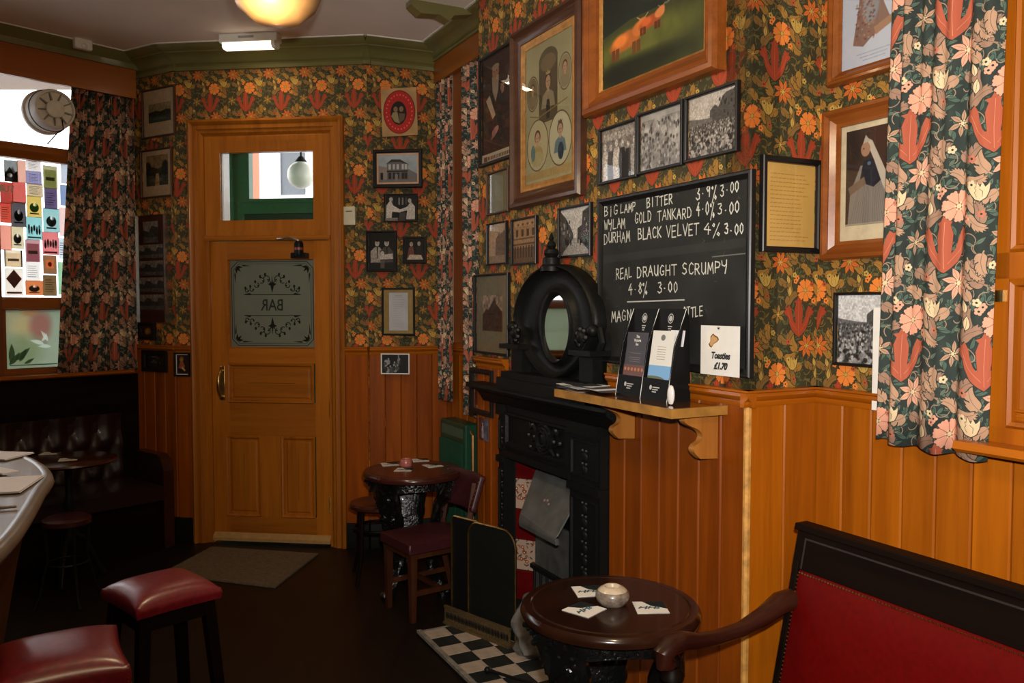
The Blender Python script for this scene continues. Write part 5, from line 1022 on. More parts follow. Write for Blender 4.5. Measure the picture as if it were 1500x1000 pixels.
bz1 = (Wbr.hit(877.5, 291, 0.02)[1]+Wbr.hit(1092, 250, 0.02)[1])/2; bz0 = (Wbr.hit(872, 527, 0.02)[1]+Wbr.hit(1088, 556, 0.02)[1])/2; bw, bh = bs1-bs0, bz1-bz0
cb = on_wall(Wbr, 'chalkboard', 'large chalkboard with white handwritten drink prices', 'chalkboard', bs0, bz0)
fwB = 0.028; cv = CV(bw-2*fwB+0.008, bh-2*fwB+0.008, 1300, (0.125,0.125,0.12)); o_ = fwB-0.004
n = vnoise(cv.h, cv.w, 5, 7, 5); cv.a *= (0.72+0.75*n**1.3)[..., None]
for k in range(40): x, y = R_.random()*cv.W, R_.random()*cv.H; a = R_.random()*6; cv.line([(x, y), (x+0.015*math.cos(a), y+0.015*math.sin(a))], 0.004, (0.5,0.5,0.48), 0.25, 0.8)
def bp_(u, v): s, z = Wbr.hit(u, v, 0.02); return Vector((s-bs0-o_, z-bz0-o_))
def chalk(txt, u0, v0, u1, v1, hp, wt=0.0047):
    a, b = bp_(u0, v0), bp_(u1, v1); n = len(txt); e = (b-a)/n; c0, c1 = bp_(u0, v0-hp), bp_(u1, v1-hp)
    for i, ch in enumerate(txt):
        t = i/n; up = (c0-a)*(1-t)+(c1-b)*t; org = a+e*i+Vector((R_.uniform(-.0015,.0015), R_.uniform(-.003,.003)))
        for st in GL.get(ch, []):
            P = [org+e*0.80*(x+R_.uniform(-.04,.04))+up*(y+R_.uniform(-.03,.03)) for x, y in st]
            cv.line([(p.x, p.y) for p in P], wt*R_.uniform(0.8,1.15), (0.86,0.86,0.82), 0.92, 0.35)
chalk('BiG', 882,317,903,313,14); chalk('LAMP', 906,312,929,308,12); chalk('BITTER', 944,305,983,296,14); chalk('3.9%', 1016,292,1047,289,18); chalk('3.00', 1052,286,1080,281,16)
chalk('WYLAM', 882,337,914,333,14); chalk('GOLD', 927,327,952,324,15); chalk('TANKARD', 960,323,1011,319,15); chalk('4.0%', 1017,314,1044,315,18); chalk('3.00', 1048,315,1082,310,16)
chalk('DURHAM', 882,357,921,353,15); chalk('BLACK', 931,351,967,347,16); chalk('VELVET', 973,347,1022,344,17); chalk('4%', 1028,342,1053,345,16); chalk('3.00', 1058,343,1087,342,15)
chalk('REAL', 899,410,924,406,15); chalk('DRAUGHT', 930,406,990,402,15); chalk('SCRUMPY', 996,402,1064,398,16); chalk('4.8%', 918,432,946,430,16); chalk('3.00', 960,429,991,427,15)
cv.line([tuple(bp_(916, 442)), tuple(bp_(999, 439))], 0.005, (0.8,0.8,0.78), 0.9, 0.3); cv.line([tuple(bp_(1040, 376)), tuple(bp_(1088, 371))], 0.004, (0.6,0.6,0.58), 0.6, 0.4); cv.line([tuple(bp_(882, 380)), tuple(bp_(1085, 355))], 0.03, (0.35,0.35,0.34), 0.18, 0.3)
chalk('MAGN', 893,471,923,469,15); chalk('OTTLE', 997,465,1027,463,14)
obj('frame', MB().frame(0, bw, 0, bh, [(0,0),(0,-0.018),(0.004,-0.022),(0.012,-0.022),(0.018,-0.016),(fwB,-0.012),(fwB,-0.006)]), K, cb, smooth=25)
obj('slate', MB().quad([(o_,-0.010,o_),(bw-o_,-0.010,o_),(bw-o_,-0.010,bh-o_),(o_,-0.010,bh-o_)]).box(o_, bw-o_, -0.0098, 0, o_, bh-o_), print_mat('chalk writing', cv, 0.62), cb, smooth=0)
# toasties notice
s, b, z0, z1 = Wbr.rect(1028, 477, 1085, 550, 0.02); w, h = b-s, z1-z0
nt_ = on_wall(Wbr, 'price_notice', 'white notice reading Toasties £1.70 pinned to the chalkboard', 'notice', (s+b)/2, z0, 0.0235)
obj('paper', MB().box(-w/2, w/2, -0.0012, 0, 0, h), M['card'], nt_, smooth=0)
text_mesh('lettering', 'Toasties', h*0.185, M['ink'], nt_, (w*0.02, -0.0015, h*0.34), bold=0.0014, shear=0.25, sx=0.88); text_mesh('lettering', '£1.70', h*0.185, M['ink'], nt_, (w*0.02, -0.0015, h*0.13), bold=0.0018, shear=0.35, sx=0.9)
cr = CV(1, 1, 64, (0.92,0.90,0.86)); pts = [(0.25,0.15),(0.15,0.3),(0.3,0.45),(0.3,0.75),(0.5,0.95),(0.6,0.85),(0.85,0.75),(0.95,0.6),(0.8,0.45),(0.6,0.35),(0.5,0.25),(0.38,0.10)]
cr.poly(pts, (0.35,0.2,0.12)); cr.poly([(0.5+(x-0.5)*0.82, 0.5+(y-0.5)*0.82) for x, y in pts], (0.80,0.62,0.40))
obj('sandwich_drawing', MB().quad([(-w*0.34,-0.0014,h*0.52),(0,-0.0014,h*0.52),(0,-0.0014,h*0.86),(-w*0.34,-0.0014,h*0.86)]), print_mat('toasted sandwich drawing', cr, 0.6), nt_, smooth=0)
obj('pin', MB().lathe([(0,-0.006),(0.005,-0.004),(0.004,-0.001)], 10, (-w*0.02, 0, h*0.955), 'y'), M['steel'], nt_)
# ================================================================ fireplace
fm = (fs0+fs1)/2; fp = thing('fireplace', 'black cast-iron fireplace surround with wreath frieze and tiled cheeks', 'fireplace', Wbr.w(fm, 0, 0), Wbr.phi)
x0, x1 = fs0-fm, fs1-fm; ox0, ox1 = fo0-fm, fo1-fm; mo = 0.115
ms0 = Wbr.hit(682, 568, mo)[0]-fm; ms1 = Wbr.hit(893, 599, mo)[0]-fm; mz = (Wbr.hit(682, 562, mo)[1]+Wbr.hit(893, 595, mo)[1])/2
IR = M['iron']
def leg_(a, b):
    mb = MB().box(a, b, -0.055, 0, 0, mz-0.09).box(a-0.008, b+0.008, -0.07, 0, 0, 0.14).box(a-0.006, b+0.006, -0.07, 0, foz-0.03, foz+0.0).box(a-0.004, b+0.004, -0.072, 0, mz-0.14, mz-0.09)
    mb.frame(a+0.015, b-0.015, 0.17, foz-0.06, [(0,-0.055),(0,-0.066),(0.008,-0.066),(0.012,-0.056)]).frame(a+0.015, b-0.015, foz+0.03, mz-0.16, [(0,-0.055),(0,-0.066),(0.008,-0.066),(0.012,-0.056)])
    c = (a+b)/2
    for z in [0.2+0.055*k for k in range(int((mz-0.36)/0.055))]:
        if abs(z-foz) < 0.06: continue
        mb.blob((c, -0.055, z), 0.020, sx=1, sy=0.5, sz=1.2, seg=8, rings=5); mb.blob((c-0.014, -0.057, z+0.026), 0.009, seg=6, rings=4); mb.blob((c+0.014, -0.057, z+0.026), 0.009, seg=6, rings=4)
    return obj('pilaster', mb, IR, fp, smooth=40)
leg_(x0, ox0); leg_(ox1, x1)
fr_ = MB().box(ox0, ox1, -0.045, 0, foz, mz-0.09).box(ox0, ox1, -0.062, 0, foz-0.0, foz+0.035)
fz0, fz1 = foz+0.06, mz-0.125; cz_ = (fz0+fz1)/2
fr_.frame(ox0+0.02, ox1-0.02, fz0, fz1, [(0,-0.045),(0,-0.062),(0.012,-0.062),(0.02,-0.048)])
fo_ = obj('frieze', fr_, IR, fp, smooth=30)
def ring(mb, cx, cy, cz, rx, rz, r, n=28, seg=6, ph=0, arc=2*PI):
    P = [(cx+rx*math.cos(ph+arc*k/n), cy, cz+rz*math.sin(ph+arc*k/n)) for k in range(n+1)]; mb.tube(P, r, seg, up=(0,1,0))
wr_ = MB(); hh = (fz1-fz0)/2
for k in range(3): ring(wr_, 0, -0.055-0.006*k, cz_, hh*(0.86-0.2*k), hh*(0.80-0.2*k), 0.010-0.001*k)
for k in range(8):
    a = 2*PI*k/8; wr_.tube([(hh*0.35*math.cos(a), -0.056, cz_+hh*0.33*math.sin(a)), (hh*0.58*math.cos(a+0.3), -0.062, cz_+hh*0.55*math.sin(a+0.3)), (hh*0.80*math.cos(a+0.75), -0.056, cz_+hh*0.76*math.sin(a+0.75))], [0.010,0.009,0.005], 6)
wr_.blob((0, -0.058, cz_), 0.035, sx=1, sy=0.4, sz=1.1)
for sg in (-1, 1):
    wr_.tube([(sg*hh*0.8, -0.055, cz_+0.02), (sg*hh*1.15, -0.056, cz_+0.05), (sg*hh*1.5, -0.056, cz_+0.035), (sg*hh*1.7, -0.055, cz_+hh*0.75)], [0.012,0.010,0.008,0.004], 6)
    wr_.tube([(sg*hh*0.8, -0.055, cz_-0.01), (sg*hh*1.3, -0.056, cz_-0.02), (sg*hh*1.75, -0.056, cz_+0.0)], [0.009,0.007,0.005], 6)
    wr_.tube([(sg*hh*0.75, -0.055, cz_-0.04), (sg*hh*1.2, -0.056, cz_-0.065), (sg*hh*1.7, -0.055, cz_-hh*0.55)], [0.010,0.008,0.004], 6)
    for k in range(4): wr_.blob((sg*hh*(1.1+0.22*k), -0.056, cz_+0.06*math.sin(k*2.1)), 0.012, seg=6, rings=4)
obj('wreath', wr_, IR, fo_)
ML = [(0,mz-0.09),(-0.06,mz-0.09),(-0.070,mz-0.075),(-0.080,mz-0.06),(-0.095,mz-0.040),(-0.105,mz-0.036),(-mo,mz-0.028),(-mo-0.006,mz-0.016),(-mo,mz-0.002),(0,mz)]
ms = MB().prism(ML, ms0+0.10, ms1-0.02, 'x'); ms.box(ms0, ms1, -mo, 0, mz-0.026, mz-0.001)
obj('mantel_shelf', ms, IR, fp, smooth=30)
# inside: cheeks of tiles, back, hood and grate
bk_ = MB().box(ox0, ox0+0.004, 0, 0.30, 0, foz).box(ox1-0.004, ox1, 0, 0.30, 0, foz).box(ox0, ox1, 0.28, 0.30, 0, foz).box(ox0, ox1, 0, 0.3, foz-0.005, foz)
obj('fireback', bk_, M['iron_matt'], fp, smooth=0)
tcv = CV(0.11, 0.153, 1400, (0.66,0.57,0.50)); rr = random.Random(3)
for k in range(34): a = rr.random()*6; tcv.poly(rot2(leafp(0.022, 0.008, 0.3), a, rr.random()*0.11, rr.random()*0.153), rr.choice([(0.45,0.22,0.17),(0.55,0.35,0.28),(0.36,0.26,0.22)]))
for k in range(7): x, y = rr.random()*0.11, rr.random()*0.15; tcv.ell(x, y, 0.009, 0.009, (0.52,0.24,0.18)); tcv.ell(x, y, 0.004, 0.004, (0.85,0.72,0.55))
FT = print_mat('floral glazed tile', tcv, 0.25, coat=0.3); RT = plain('oxblood glazed tile', (0.10,0.003,0.004), 0.2, coat=0.4, var=0.15)
tw = 0.11
def tile_me(m):
    mb = MB().cbox(0.0015, tw-0.0015, -0.008, 0, 0.0015, 0.1515, 0.002)
    for k, f in enumerate(mb.f): mb.uv[k] = [(mb.v[i][0]/tw, mb.v[i][2]/0.153) for i in f]
    return mb.mesh('tile', m, 0)
tF, tR = tile_me(FT), tile_me(RT); zc = foz; k = 0
seq = [tR, tR, tF, tR, tR, tF, tR]
ztop = foz-0.004
for side in (0, 1):
    z = ztop; i = 0; pat = [tR, tF, tR, tF, tR, tF]
    z -= 0.153*0.72
    for me in pat:
        if z < 0.0: break
        o = bpy.data.objects.new('tile', me); C.objects.link(o); o.parent = fp
        if side == 0: o.location = (ox0+0.006, 0.012, z); o.rotation_euler = (0, 0, math.radians(35))
        else: o.location = (ox1-0.006-tw*math.cos(math.radians(35)), 0.012+tw*math.sin(math.radians(35)), z); o.rotation_euler = (0, 0, -math.radians(35))
        z -= 0.153
ins = MB().box(ox0+0.09, ox1-0.09, 0.075, 0.09, 0, foz-0.30); obj('grate_front', ins, M['grate'], fp, smooth=0)
gr_ = MB()
for k in range(7): gr_.tube([(ox0+0.13+k*(ox1-ox0-0.26)/6, 0.05, 0.10), (ox0+0.13+k*(ox1-ox0-0.26)/6, 0.05, 0.32)], 0.007, 6)
gr_.box(ox0+0.1, ox1-0.1, 0.04, 0.06, 0.31, 0.33).box(ox0+0.1, ox1-0.1, 0.04, 0.06, 0.09, 0.11); obj('fire_bars', gr_, M['iron_matt'], fp, smooth=30)
def hp_(u, v, off): s, z = Wbr.hit(u, v, off); return (s-fm, -off, z)
H = [hp_(784,688,-0.02), hp_(846,716,-0.02), hp_(847,728,-0.0), hp_(813,790,0.12), hp_(759,762,0.12), hp_(762,752,0.11)]
n_ = Vector((0, -0.02, -0.012))
hd = MB().add([Vector(p) for p in H]+[Vector(p)-n_ for p in H], [tuple(range(6)), tuple(range(11, 5, -1))]+[((i+1) % 6, i, i+6, (i+1) % 6+6) for i in range(6)])
hb = Vector(H[3]); ha = Vector(H[4]); dn = Vector((0, 0.004, -0.028)); 
hd.add([ha, hb, hb+dn, ha+dn, ha+Vector((0,0.02,0)), hb+Vector((0,0.02,0)), hb+dn+Vector((0,0.02,0)), ha+dn+Vector((0,0.02,0))], [(0,1,2,3),(7,6,5,4),(0,4,5,1),(1,5,6,2),(2,6,7,3),(3,7,4,0)])
hood = obj('smoke_hood', hd, M['grate'], fp, smooth=0); bev(hood, 0.004)
rs_ = MB(); hc = (Vector(H[0])+Vector(H[1])+hb+ha)/4+Vector((0,-0.004,-0.02))
for k in range(9): a = 2*PI*k/9; rs_.blob((hc.x+0.035*math.cos(a), hc.y-0.004-0.015*(-math.sin(a)), hc.z+0.035*math.sin(a)), 0.010, seg=6, rings=4)
rs_.blob(tuple(hc), 0.014); obj('hood_relief', rs_, plain('rusted relief', (0.14,0.09,0.07), 0.6, var=0.4), hood)
# overmantel with oval mirror
oc = (Wbr.hit(749, 472, 0.07)[0]+Wbr.hit(871, 472, 0.07)[0])/2; ohw = (Wbr.hit(871, 472, 0.07)[0]-Wbr.hit(749, 472, 0.07)[0])/2
ozs = Wbr.hit(811, 476, 0.07)[1]; ozt = Wbr.hit(811, 386, 0.07)[1]; mcz = Wbr.hit(804, 480, 0.09)[1]; mh = (Wbr.hit(804, 432, 0.09)[1]-Wbr.hit(804, 528, 0.09)[1])/2; mw = (Wbr.hit(822, 480, 0.09)[0]-Wbr.hit(787, 480, 0.09)[0])/2; mcx = (Wbr.hit(822, 480, 0.09)[0]+Wbr.hit(787, 480, 0.09)[0])/2-oc
ov = thing('overmantel', 'black arched overmantel with urn finial and oval mirror standing on the mantel', 'mirror', Wbr.w(oc, 0, mz), Wbr.phi)
S0 = ozs-mz; T0 = ozt-mz; mc = mcz-mz
def outline(a):
    if math.sin(a) >= -0.05: return (ohw*math.cos(a), S0+(T0-S0)*math.sin(a))
    return (ohw*math.cos(a)*(1-0.30*abs(math.sin(a))), S0+(S0-0.075)*math.sin(a))
PR = [(0,0.0),(0,-0.050),(0.03,-0.066),(0.08,-0.070),(0.13,-0.060),(0.16,-0.048),(0.35,-0.034),(0.60,-0.032),(0.76,-0.040),(0.80,-0.055),(0.88,-0.064),(0.95,-0.060),(1.0,-0.050),(1.0,-0.02)]
NA = 56
def ofn(i, j):
    a = 2*PI*i; p = outline(a); q = (mcx+mw*math.cos(a), mc+mh*math.sin(a)); k = PR[int(round(j*(len(PR)-1)))]; t = k[0]
    return (p[0]+(q[0]-p[0])*t, k[1], p[1]+(q[1]-p[1])*t)
obj('arch', MB().grid(NA, len(PR)-1, ofn), IR, ov, smooth=50, weld=True)
mm, nt, b = nodes('mirror silvering'); b.inputs['Metallic'].default_value = 1; b.inputs['Roughness'].default_value = 0.03; b.inputs['Base Color'].default_value = (0.62,0.60,0.55,1)
obj('oval_mirror', MB().lathe([(0,-0.002),(1,-0.002),(1,0.002),(0,0.002)], 40, (0, 0, 0), 'y', sx=mw*1.06, sy=mh*1.03), mm, ov, loc=(mcx, -0.034, mc), rz=math.radians(8), smooth=30)
ob = MB().box(-ohw*1.12, ohw*1.06, -0.13, 0, 0.0, 0.055).box(-ohw*1.06, ohw*1.0, -0.115, 0, 0.055, 0.085).box(-ohw*1.0, ohw*0.96, -0.022, 0, 0.085, S0*0.62).box(-ohw*1.0, -ohw*0.70, -0.07, 0, 0.085, S0*0.62).box(ohw*0.68, ohw*0.96, -0.07, 0, 0.085, S0*0.62)
ob.box(-ohw*1.14, -ohw*0.62, -0.11, 0, S0*0.62, S0*0.62+0.022).box(ohw*0.62, ohw*1.08, -0.11, 0, S0*0.62, S0*0.62+0.022)
obj('base', ob, IR, ov, smooth=0)
sc_ = MB()
for sg in (-1, 1):
    cx = sg*ohw*0.80; sc_.blob((cx, -0.085, S0*0.86), 0.030, sy=0.8); sc_.blob((sg*ohw*0.96, -0.07, S0*0.95), 0.028)
    for k in range(6): a = k*0.9; sc_.blob((cx+sg*0.034*math.cos(a), -0.088, S0*0.86+0.034*math.sin(a)), 0.012, seg=6, rings=4)
    sc_.tube([(cx+0.03*math.cos(t*0.6)*(1-t/16), -0.09, S0*0.80+0.04*math.sin(t*0.6)*(1-t/16)) for t in range(14)], 0.008, 6, up=(0,1,0))
    sc_.tube([(sg*ohw*1.0, -0.05, S0*0.66), (sg*ohw*1.08, -0.05, S0*0.80), (sg*ohw*1.02, -0.05, S0*0.98)], 0.016, 8)
tag(obj('scrolls', sc_, IR, ov), kind='stuff')
obj('finial', MB().lathe([(0,0.15),(0.004,0.145),(0.012,0.125),(0.008,0.115),(0.018,0.105),(0.022,0.092),(0.016,0.082),(0.030,0.074),(0.034,0.058),(0.026,0.045),(0.038,0.038),(0.040,0.01),(0.05,0.0),(0.05,-0.02)], 20, (0, -0.06, T0-0.012)), IR, ov)
# hearth of chequered tiles
hs0, hs1, hd_ = fs0-0.02, fs1+0.02, 0.49
he = thing('hearth', 'raised hearth of black and cream chequered tiles with pale stone edge', 'hearth', Wbr.w(hs0, 0, 0), Wbr.phi)
L_ = hs1-hs0; obj('slab', MB().box(0, L_, -hd_, 0, 0, 0.016), M['iron_matt'], he, smooth=0)
eg = plain('pale worn stone edge', (0.22,0.20,0.17), 0.6, var=0.3)
obj('edge_strip', MB().box(0, L_, -hd_, -hd_+0.022, 0.016, 0.030).box(0, 0.02, -hd_, 0, 0.016, 0.024), eg, he, smooth=0)
tN = max(1, round((L_-0.02)/0.108)); tp = (L_-0.02)/tN; tq = (hd_-0.022)/4
tme = [MB().cbox(0.001, tp-0.001, 0, 0.010, 0.001, tq-0.001, 0.001).mesh('tile', m, 0) for m in (plain('black hearth tile', (0.018,0.02,0.02), 0.3, var=0.3), plain('cream hearth tile', (0.42,0.34,0.27), 0.4, var=0.15))]
for i in range(tN):
    for j in range(4):
        o = bpy.data.objects.new('tile', tme[(i+j) % 2 if (i, j) not in ((3, 3), ) else 0]); C.objects.link(o); o.parent = he
        o.rotation_euler = (-PI/2, 0, 0); o.location = (0.02+i*tp, -tq*j-tq, 0.016+0.010)
        o.rotation_euler = (-PI/2, 0, 0); o.location = (0.02+i*tp, -tq*(j+1), 0.026)
# folding fire screen with brass frame
q0 = at_z(661, 908, 0.027); q1 = at_z(757, 945, 0.027); v_ = Vector((q1.x-q0.x, q1.y-q0.y)); Ls = v_.length
sc = thing('fire_screen', 'dark panelled fire screen with thin brass frame standing on the hearth', 'fire screen', (q0.x, q0.y, 0.026), math.atan2(v_.y, v_.x))
hS = 0.53
def scr(x0, x1, y, r0, r1, nm):
    P = [(x0, 0.02)]+[(x0+r0-r0*math.cos(a), hS-r0+r0*math.sin(a)) for a in [PI/2*k/6 for k in range(7)]]+[(x1-r1+r1*math.cos(a), hS-r1+r1*math.sin(a)) for a in [PI/2-PI/2*k/6 for k in range(7)]]+[(x1, 0.02)]
    p = obj('panel', MB().prism(P, y, y+0.006), M['black'] if nm else M['iron_matt'], sc, smooth=0)
    obj('brass_frame', MB().tube([(x, y-0.002, z) for x, z in P], 0.006, 6, up=(0,1,0)), M['brass'], p)
scr(0.0, Ls*0.46, 0.008, 0.03, 0.03, 1); scr(Ls*0.30, Ls, -0.006, 0.07, 0.08, 0)
fd = MB().box(0.0, Ls, -0.045, -0.040, 0.0, 0.085).box(0, Ls, -0.055, -0.0, 0.0, 0.012).box(0, Ls, -0.05, -0.035, 0.08, 0.09)
fe = obj('pierced_fender', fd, plain('dull pierced brass', (0.22,0.15,0.07), 0.45, metal=0.7, var=0.5, scale=160), sc, smooth=0)
for k in range(28): pass
hol = MB()
for k in range(44): hol.blob((0.015+k*(Ls-0.03)/43, -0.045, 0.045), 0.0038, seg=6, rings=4, sz=5)
ho = obj('piercing', hol, M['black'], fe); tag(ho, kind='stuff')
# sooty sack leaning by the table, poker on the tiles
q = at_z(787, 985, 0.03); sk = obj('coal_sack', MB().grid(28, 18, lambda i, j: ((0.085+0.02*math.sin(9*j+3*i*6.28)+0.012*math.sin(i*6.28*5))*math.cos(2*PI*i)*(1-0.35*j**3)*min(1, (j+0.15)*4), (0.07+0.015*math.sin(7*j+2*i*6.28))*math.sin(2*PI*i)*(1-0.35*j**3)*min(1, (j+0.15)*4), 0.27*j+0.012*math.sin(i*6.28*2)*j)).blob((0, 0, 0.265), 0.052, seg=12, rings=6, sz=0.35), plain('sooty grey cloth', (0.11,0.10,0.09), 0.85, var=0.5, scale=22, bump=0.4), loc=(q.x-0.01, q.y+0.19, 0.026), rz=0.3)
tag(sk, 'mottled sooty grey sack standing between fire screen and table', 'sack')
q = at_z(714, 981, 0.045); q2 = at_z(800, 1004, 0.045); tag(obj('poker', MB().tube([q, q+(q2-q)*0.12, q+(q2-q)*0.5+Vector((0,0,-0.004)), q2+(q2-q)*0.6], [0.011, 0.007, 0.006, 0.006], 8).blob(tuple(q), 0.015), M['iron']), 'black poker with round shiny knob lying on the hearth tiles', 'poker')
# ================================================================ wooden shelf over the boards
sz_ = 1.268; so_ = 0.235; sf0 = Wbr.hit(816, 564, so_)[0]; sf1 = Wbr.hit(984, 602, so_)[0]
sh = thing('wall_shelf', 'worn oak shelf with chipped yellow front edge on two shaped brackets', 'shelf', Wbr.w(sf0, 0, sz_), Wbr.phi); LS = sf1-sf0
bev(obj('board', MB().box(0, LS, -so_, -0.016, -0.022, 0), wood('shelf top varnish', (0.07,0.022,0.006), (0.12,0.04,0.011), 0.12, axis=0, coat=0.8, coatr=0.05), sh, smooth=0), 0.003)
tag(obj('edge_strip', MB().box(-0.001, LS+0.002, -so_-0.012, -so_, -0.028, 0.002).box(LS, LS+0.014, -so_-0.012, -0.016, -0.028, 0.002), plain('chipped yellow edge', (0.34,0.16,0.03), 0.45, var=0.32, scale=18, bump=0.2), sh, smooth=0), label='chipped yellow edge strip')
BP = [(-0.016,-0.022),(-0.15,-0.022),(-0.158,-0.04),(-0.14,-0.055),(-0.10,-0.072),(-0.082,-0.092),(-0.088,-0.112),(-0.112,-0.125),(-0.116,-0.145),(-0.09,-0.170),(-0.016,-0.175)]
BPs = BP[:2]
for a_, b_, c_, d_ in [(BP[max(i-1,1)], BP[i], BP[i+1], BP[min(i+2, 9)]) for i in range(1, 9)]:
    for q_ in range(1, 5):
        t_ = q_/4; BPs.append(tuple(0.5*(2*b+(c-a)*t_+(2*a-5*b+4*c-d)*t_*t_+(3*b-3*c+d-a)*t_**3) for a, b, c, d in zip(a_, b_, c_, d_)))
BPs = [(y, z-0.006) for y, z in BPs+[BP[10]]]
for u in (906, 1026):
    s = Wbr.hit(u+10, 630, 0.05)[0]-sf0; obj('bracket', MB().prism(BPs, s-0.014, s+0.014, 'x'), wood('bracket oak', (0.32,0.105,0.016), (0.44,0.17,0.03), 0.45), sh, smooth=20)
rr = random.Random(8)
for k in range(8):
    u = 842+rr.random()*38; s = Wbr.hit(u, 562, 0.14)[0]+0.0; o = obj('leaflet', MB().box(-0.052, 0.052, -0.10, 0.10, 0, 0.0012), M['card'] if k in (2, 4, 6) else plain('dark leaflet', (0.05,0.05,0.055), 0.3), loc=Wbr.w(s, -0.125, sz_+0.001+k*0.0022), rz=Wbr.phi+PI/2+rr.uniform(-0.35, 0.35), smooth=0)
    tag(o, ['dark leaflet at the bottom of the pile on the wooden shelf', 'second dark leaflet low in the pile on the wooden shelf', 'lowest white leaflet in the pile on the wooden shelf', 'dark leaflet between the lower white leaflets', 'middle white leaflet in the shelf pile', 'dark leaflet over the middle white one', 'upper white leaflet in the shelf pile', 'topmost dark leaflet of the shelf pile'][k], 'leaflet', 'pile of leaflets on the shelf')
# leaflet holder
s0 = Wbr.hit(902, 571, 0.13)[0]; s1 = Wbr.hit(977, 579, 0.13)[0]; wH = s1-s0
lh = thing('leaflet_holder', 'tall black leaflet dispenser with two columns standing on the wooden shelf', 'leaflet holder', Wbr.w((s0+s1)/2, -0.13, sz_), Wbr.phi)
HB = 0.32; LN = 0.052
bkc = plain('black gloss board', (0.006,0.006,0.006), 0.5, spec=0.15)
def lean(z): return LN*z/HB
obj('back_panel', MB().prism([(lean(0)+0.03, 0), (lean(HB)+0.03, HB), (lean(HB)+0.034, HB), (lean(0)+0.034, 0)], -wH/2, wH/2, 'x'), bkc, lh, smooth=0)
for x in (-wH/2, 0.0, wH/2):
    f = obj('side_fin', MB().prism([(0, 0), (lean(0.17)*1.0, 0.19), (lean(HB)+0.03, HB), (0.034, 0)], x-0.0012, x+0.0012, 'x'), bkc, lh, smooth=0)
    obj('white_edge', MB().tube([(x, -0.001, 0), (x, lean(0.19), 0.19), (x, lean(HB)+0.029, HB)], 0.0013, 4), M['card'], f, smooth=0)
obj('pocket_front', MB().prism([(0, 0), (lean(0.075), 0.075), (lean(0.075)+0.003, 0.075), (0.003, 0)], -wH/2, wH/2, 'x'), bkc, lh, smooth=0)
obj('side_shadow_board', MB().prism([(0.0, 0), (lean(HB)+0.03, HB), (lean(HB)+0.04, HB*0.9), (0.10, 0)], wH/2, wH/2+0.002, 'x'), bkc, lh, smooth=0)  # black side of the holder, its depth also standing in for the shadow there
aL_ = -math.atan2(LN, HB)
for x in (-wH/4, wH/4):
    e = obj('emblem', MB().lathe([(0.0,-0.0012),(0.010,-0.0012)], 20, (0,0,0), 'y').lathe([(0.013,-0.0012),(0.0155,-0.0012)], 24, (0,0,0), 'y', sy=1.15).lathe([(0.004,-0.002),(0.0065,-0.002)], 16, (0,0,0.002), 'y'), M['silverink'], lh, smooth=0); e.location = (x, lean(0.285)+0.029, 0.285); e.rotation_euler = (aL_, 0, 0)
    for k, (z, tx) in enumerate([(0.255, 'CUMBRIA'), (0.246, 'INNS'), (0.237, 'GUIDE')][:0]): pass
    tl = MB()
    for k in range(3): tl.box(-0.011+0.003*k, 0.011-0.003*k, -0.0012, 0, -0.030-0.008*k, -0.0265-0.008*k)
    t2 = obj('small_print', tl, M['silverink'], lh, smooth=0); t2.location = (x, lean(0.285)+0.029, 0.285); t2.rotation_euler = (aL_, 0, 0)
    tl = MB().lathe([(0,-0.0012),(0.007,-0.0012)], 14, (-0.022, 0, 0.04), 'y', sy=1.2)
    for k in range(3): tl.box(-0.012, 0.026-0.008*k, -0.0012, 0, 0.040-0.008*k, 0.0435-0.008*k)
    t2 = obj('small_print', tl, M['silverink'], lh, smooth=0); t2.location = (x, -0.0005, 0.004); t2.rotation_euler = (aL_, 0, 0)
def leaflet(x, w, z0, z1, col, lab, fn=None):
    cv = CV(w, z1-z0, 1600, col)
    if fn: fn(cv, w, z1-z0)
    hgt = z1-z0; y = lean(z0)+0.009
    t = obj('leaflet', MB().quad([(-w/2,0,0),(w/2,0,0),(w/2,0,hgt),(-w/2,0,hgt)]).box(-w/2, w/2, 0.0003, 0.004, 0, hgt), print_mat('leaflet print', cv, 0.3), smooth=0)
    base = Wbr.w((s0+s1)/2+x, -0.13+y, sz_+z0); t.location = base; t.rotation_euler = (Matrix.Rotation(Wbr.phi, 3, 'Z') @ Matrix.Rotation(aL_, 3, 'X')).to_euler()
    return tag(t, lab, 'leaflet', 'leaflets in the black holder')
def f1_(cv, w, h):
    cv.rect(0, 0, w, h*0.26, (0.36,0.16,0.06))
    for k in range(6): cv.ell(w*(0.1+0.16*k), h*0.16, w*0.05, h*0.04, (0.72,0.42,0.16), soft=0.5)
    for y in (0.52, 0.42, 0.38, 0.33): cv.rect(w*0.25, h*y, w*0.75, h*y+h*0.008, (0.55,0.45,0.4))
def f2_(cv, w, h):
    cv.rect(0, 0, w, h*0.30, (0.45,0.66,0.85)); cv.ell(w*0.3, h*0.02, w*0.5, h*0.07, (0.35,0.38,0.25)); cv.ell(w*0.5, h*0.86, w*0.10, h*0.06, (0.4,0.4,0.38))
    for k in range(6): cv.rect(w*0.3, h*(0.42+0.05*k), w*0.7, h*(0.43+0.05*k), (0.6,0.52,0.42))
l1 = leaflet(-wH/4, wH*0.42, 0.072, 0.235, (0.13,0.055,0.045), 'dark brown leaflet headed The Victoria Inn in the left column', f1_)
ink = M['card']
for k, (tx, z) in enumerate([('The', 0.142), ('Victoria', 0.128), ('Inn', 0.114)]): text_mesh('lettering', tx, 0.0155, ink, l1, (0.002, -0.0006, z), bold=0.0002, sx=0.85)
l2 = leaflet(wH*0.24, wH*0.40, 0.068, 0.245, (0.88,0.87,0.84), 'white leaflet with a blue sky picture at its foot, in the right column', f2_)
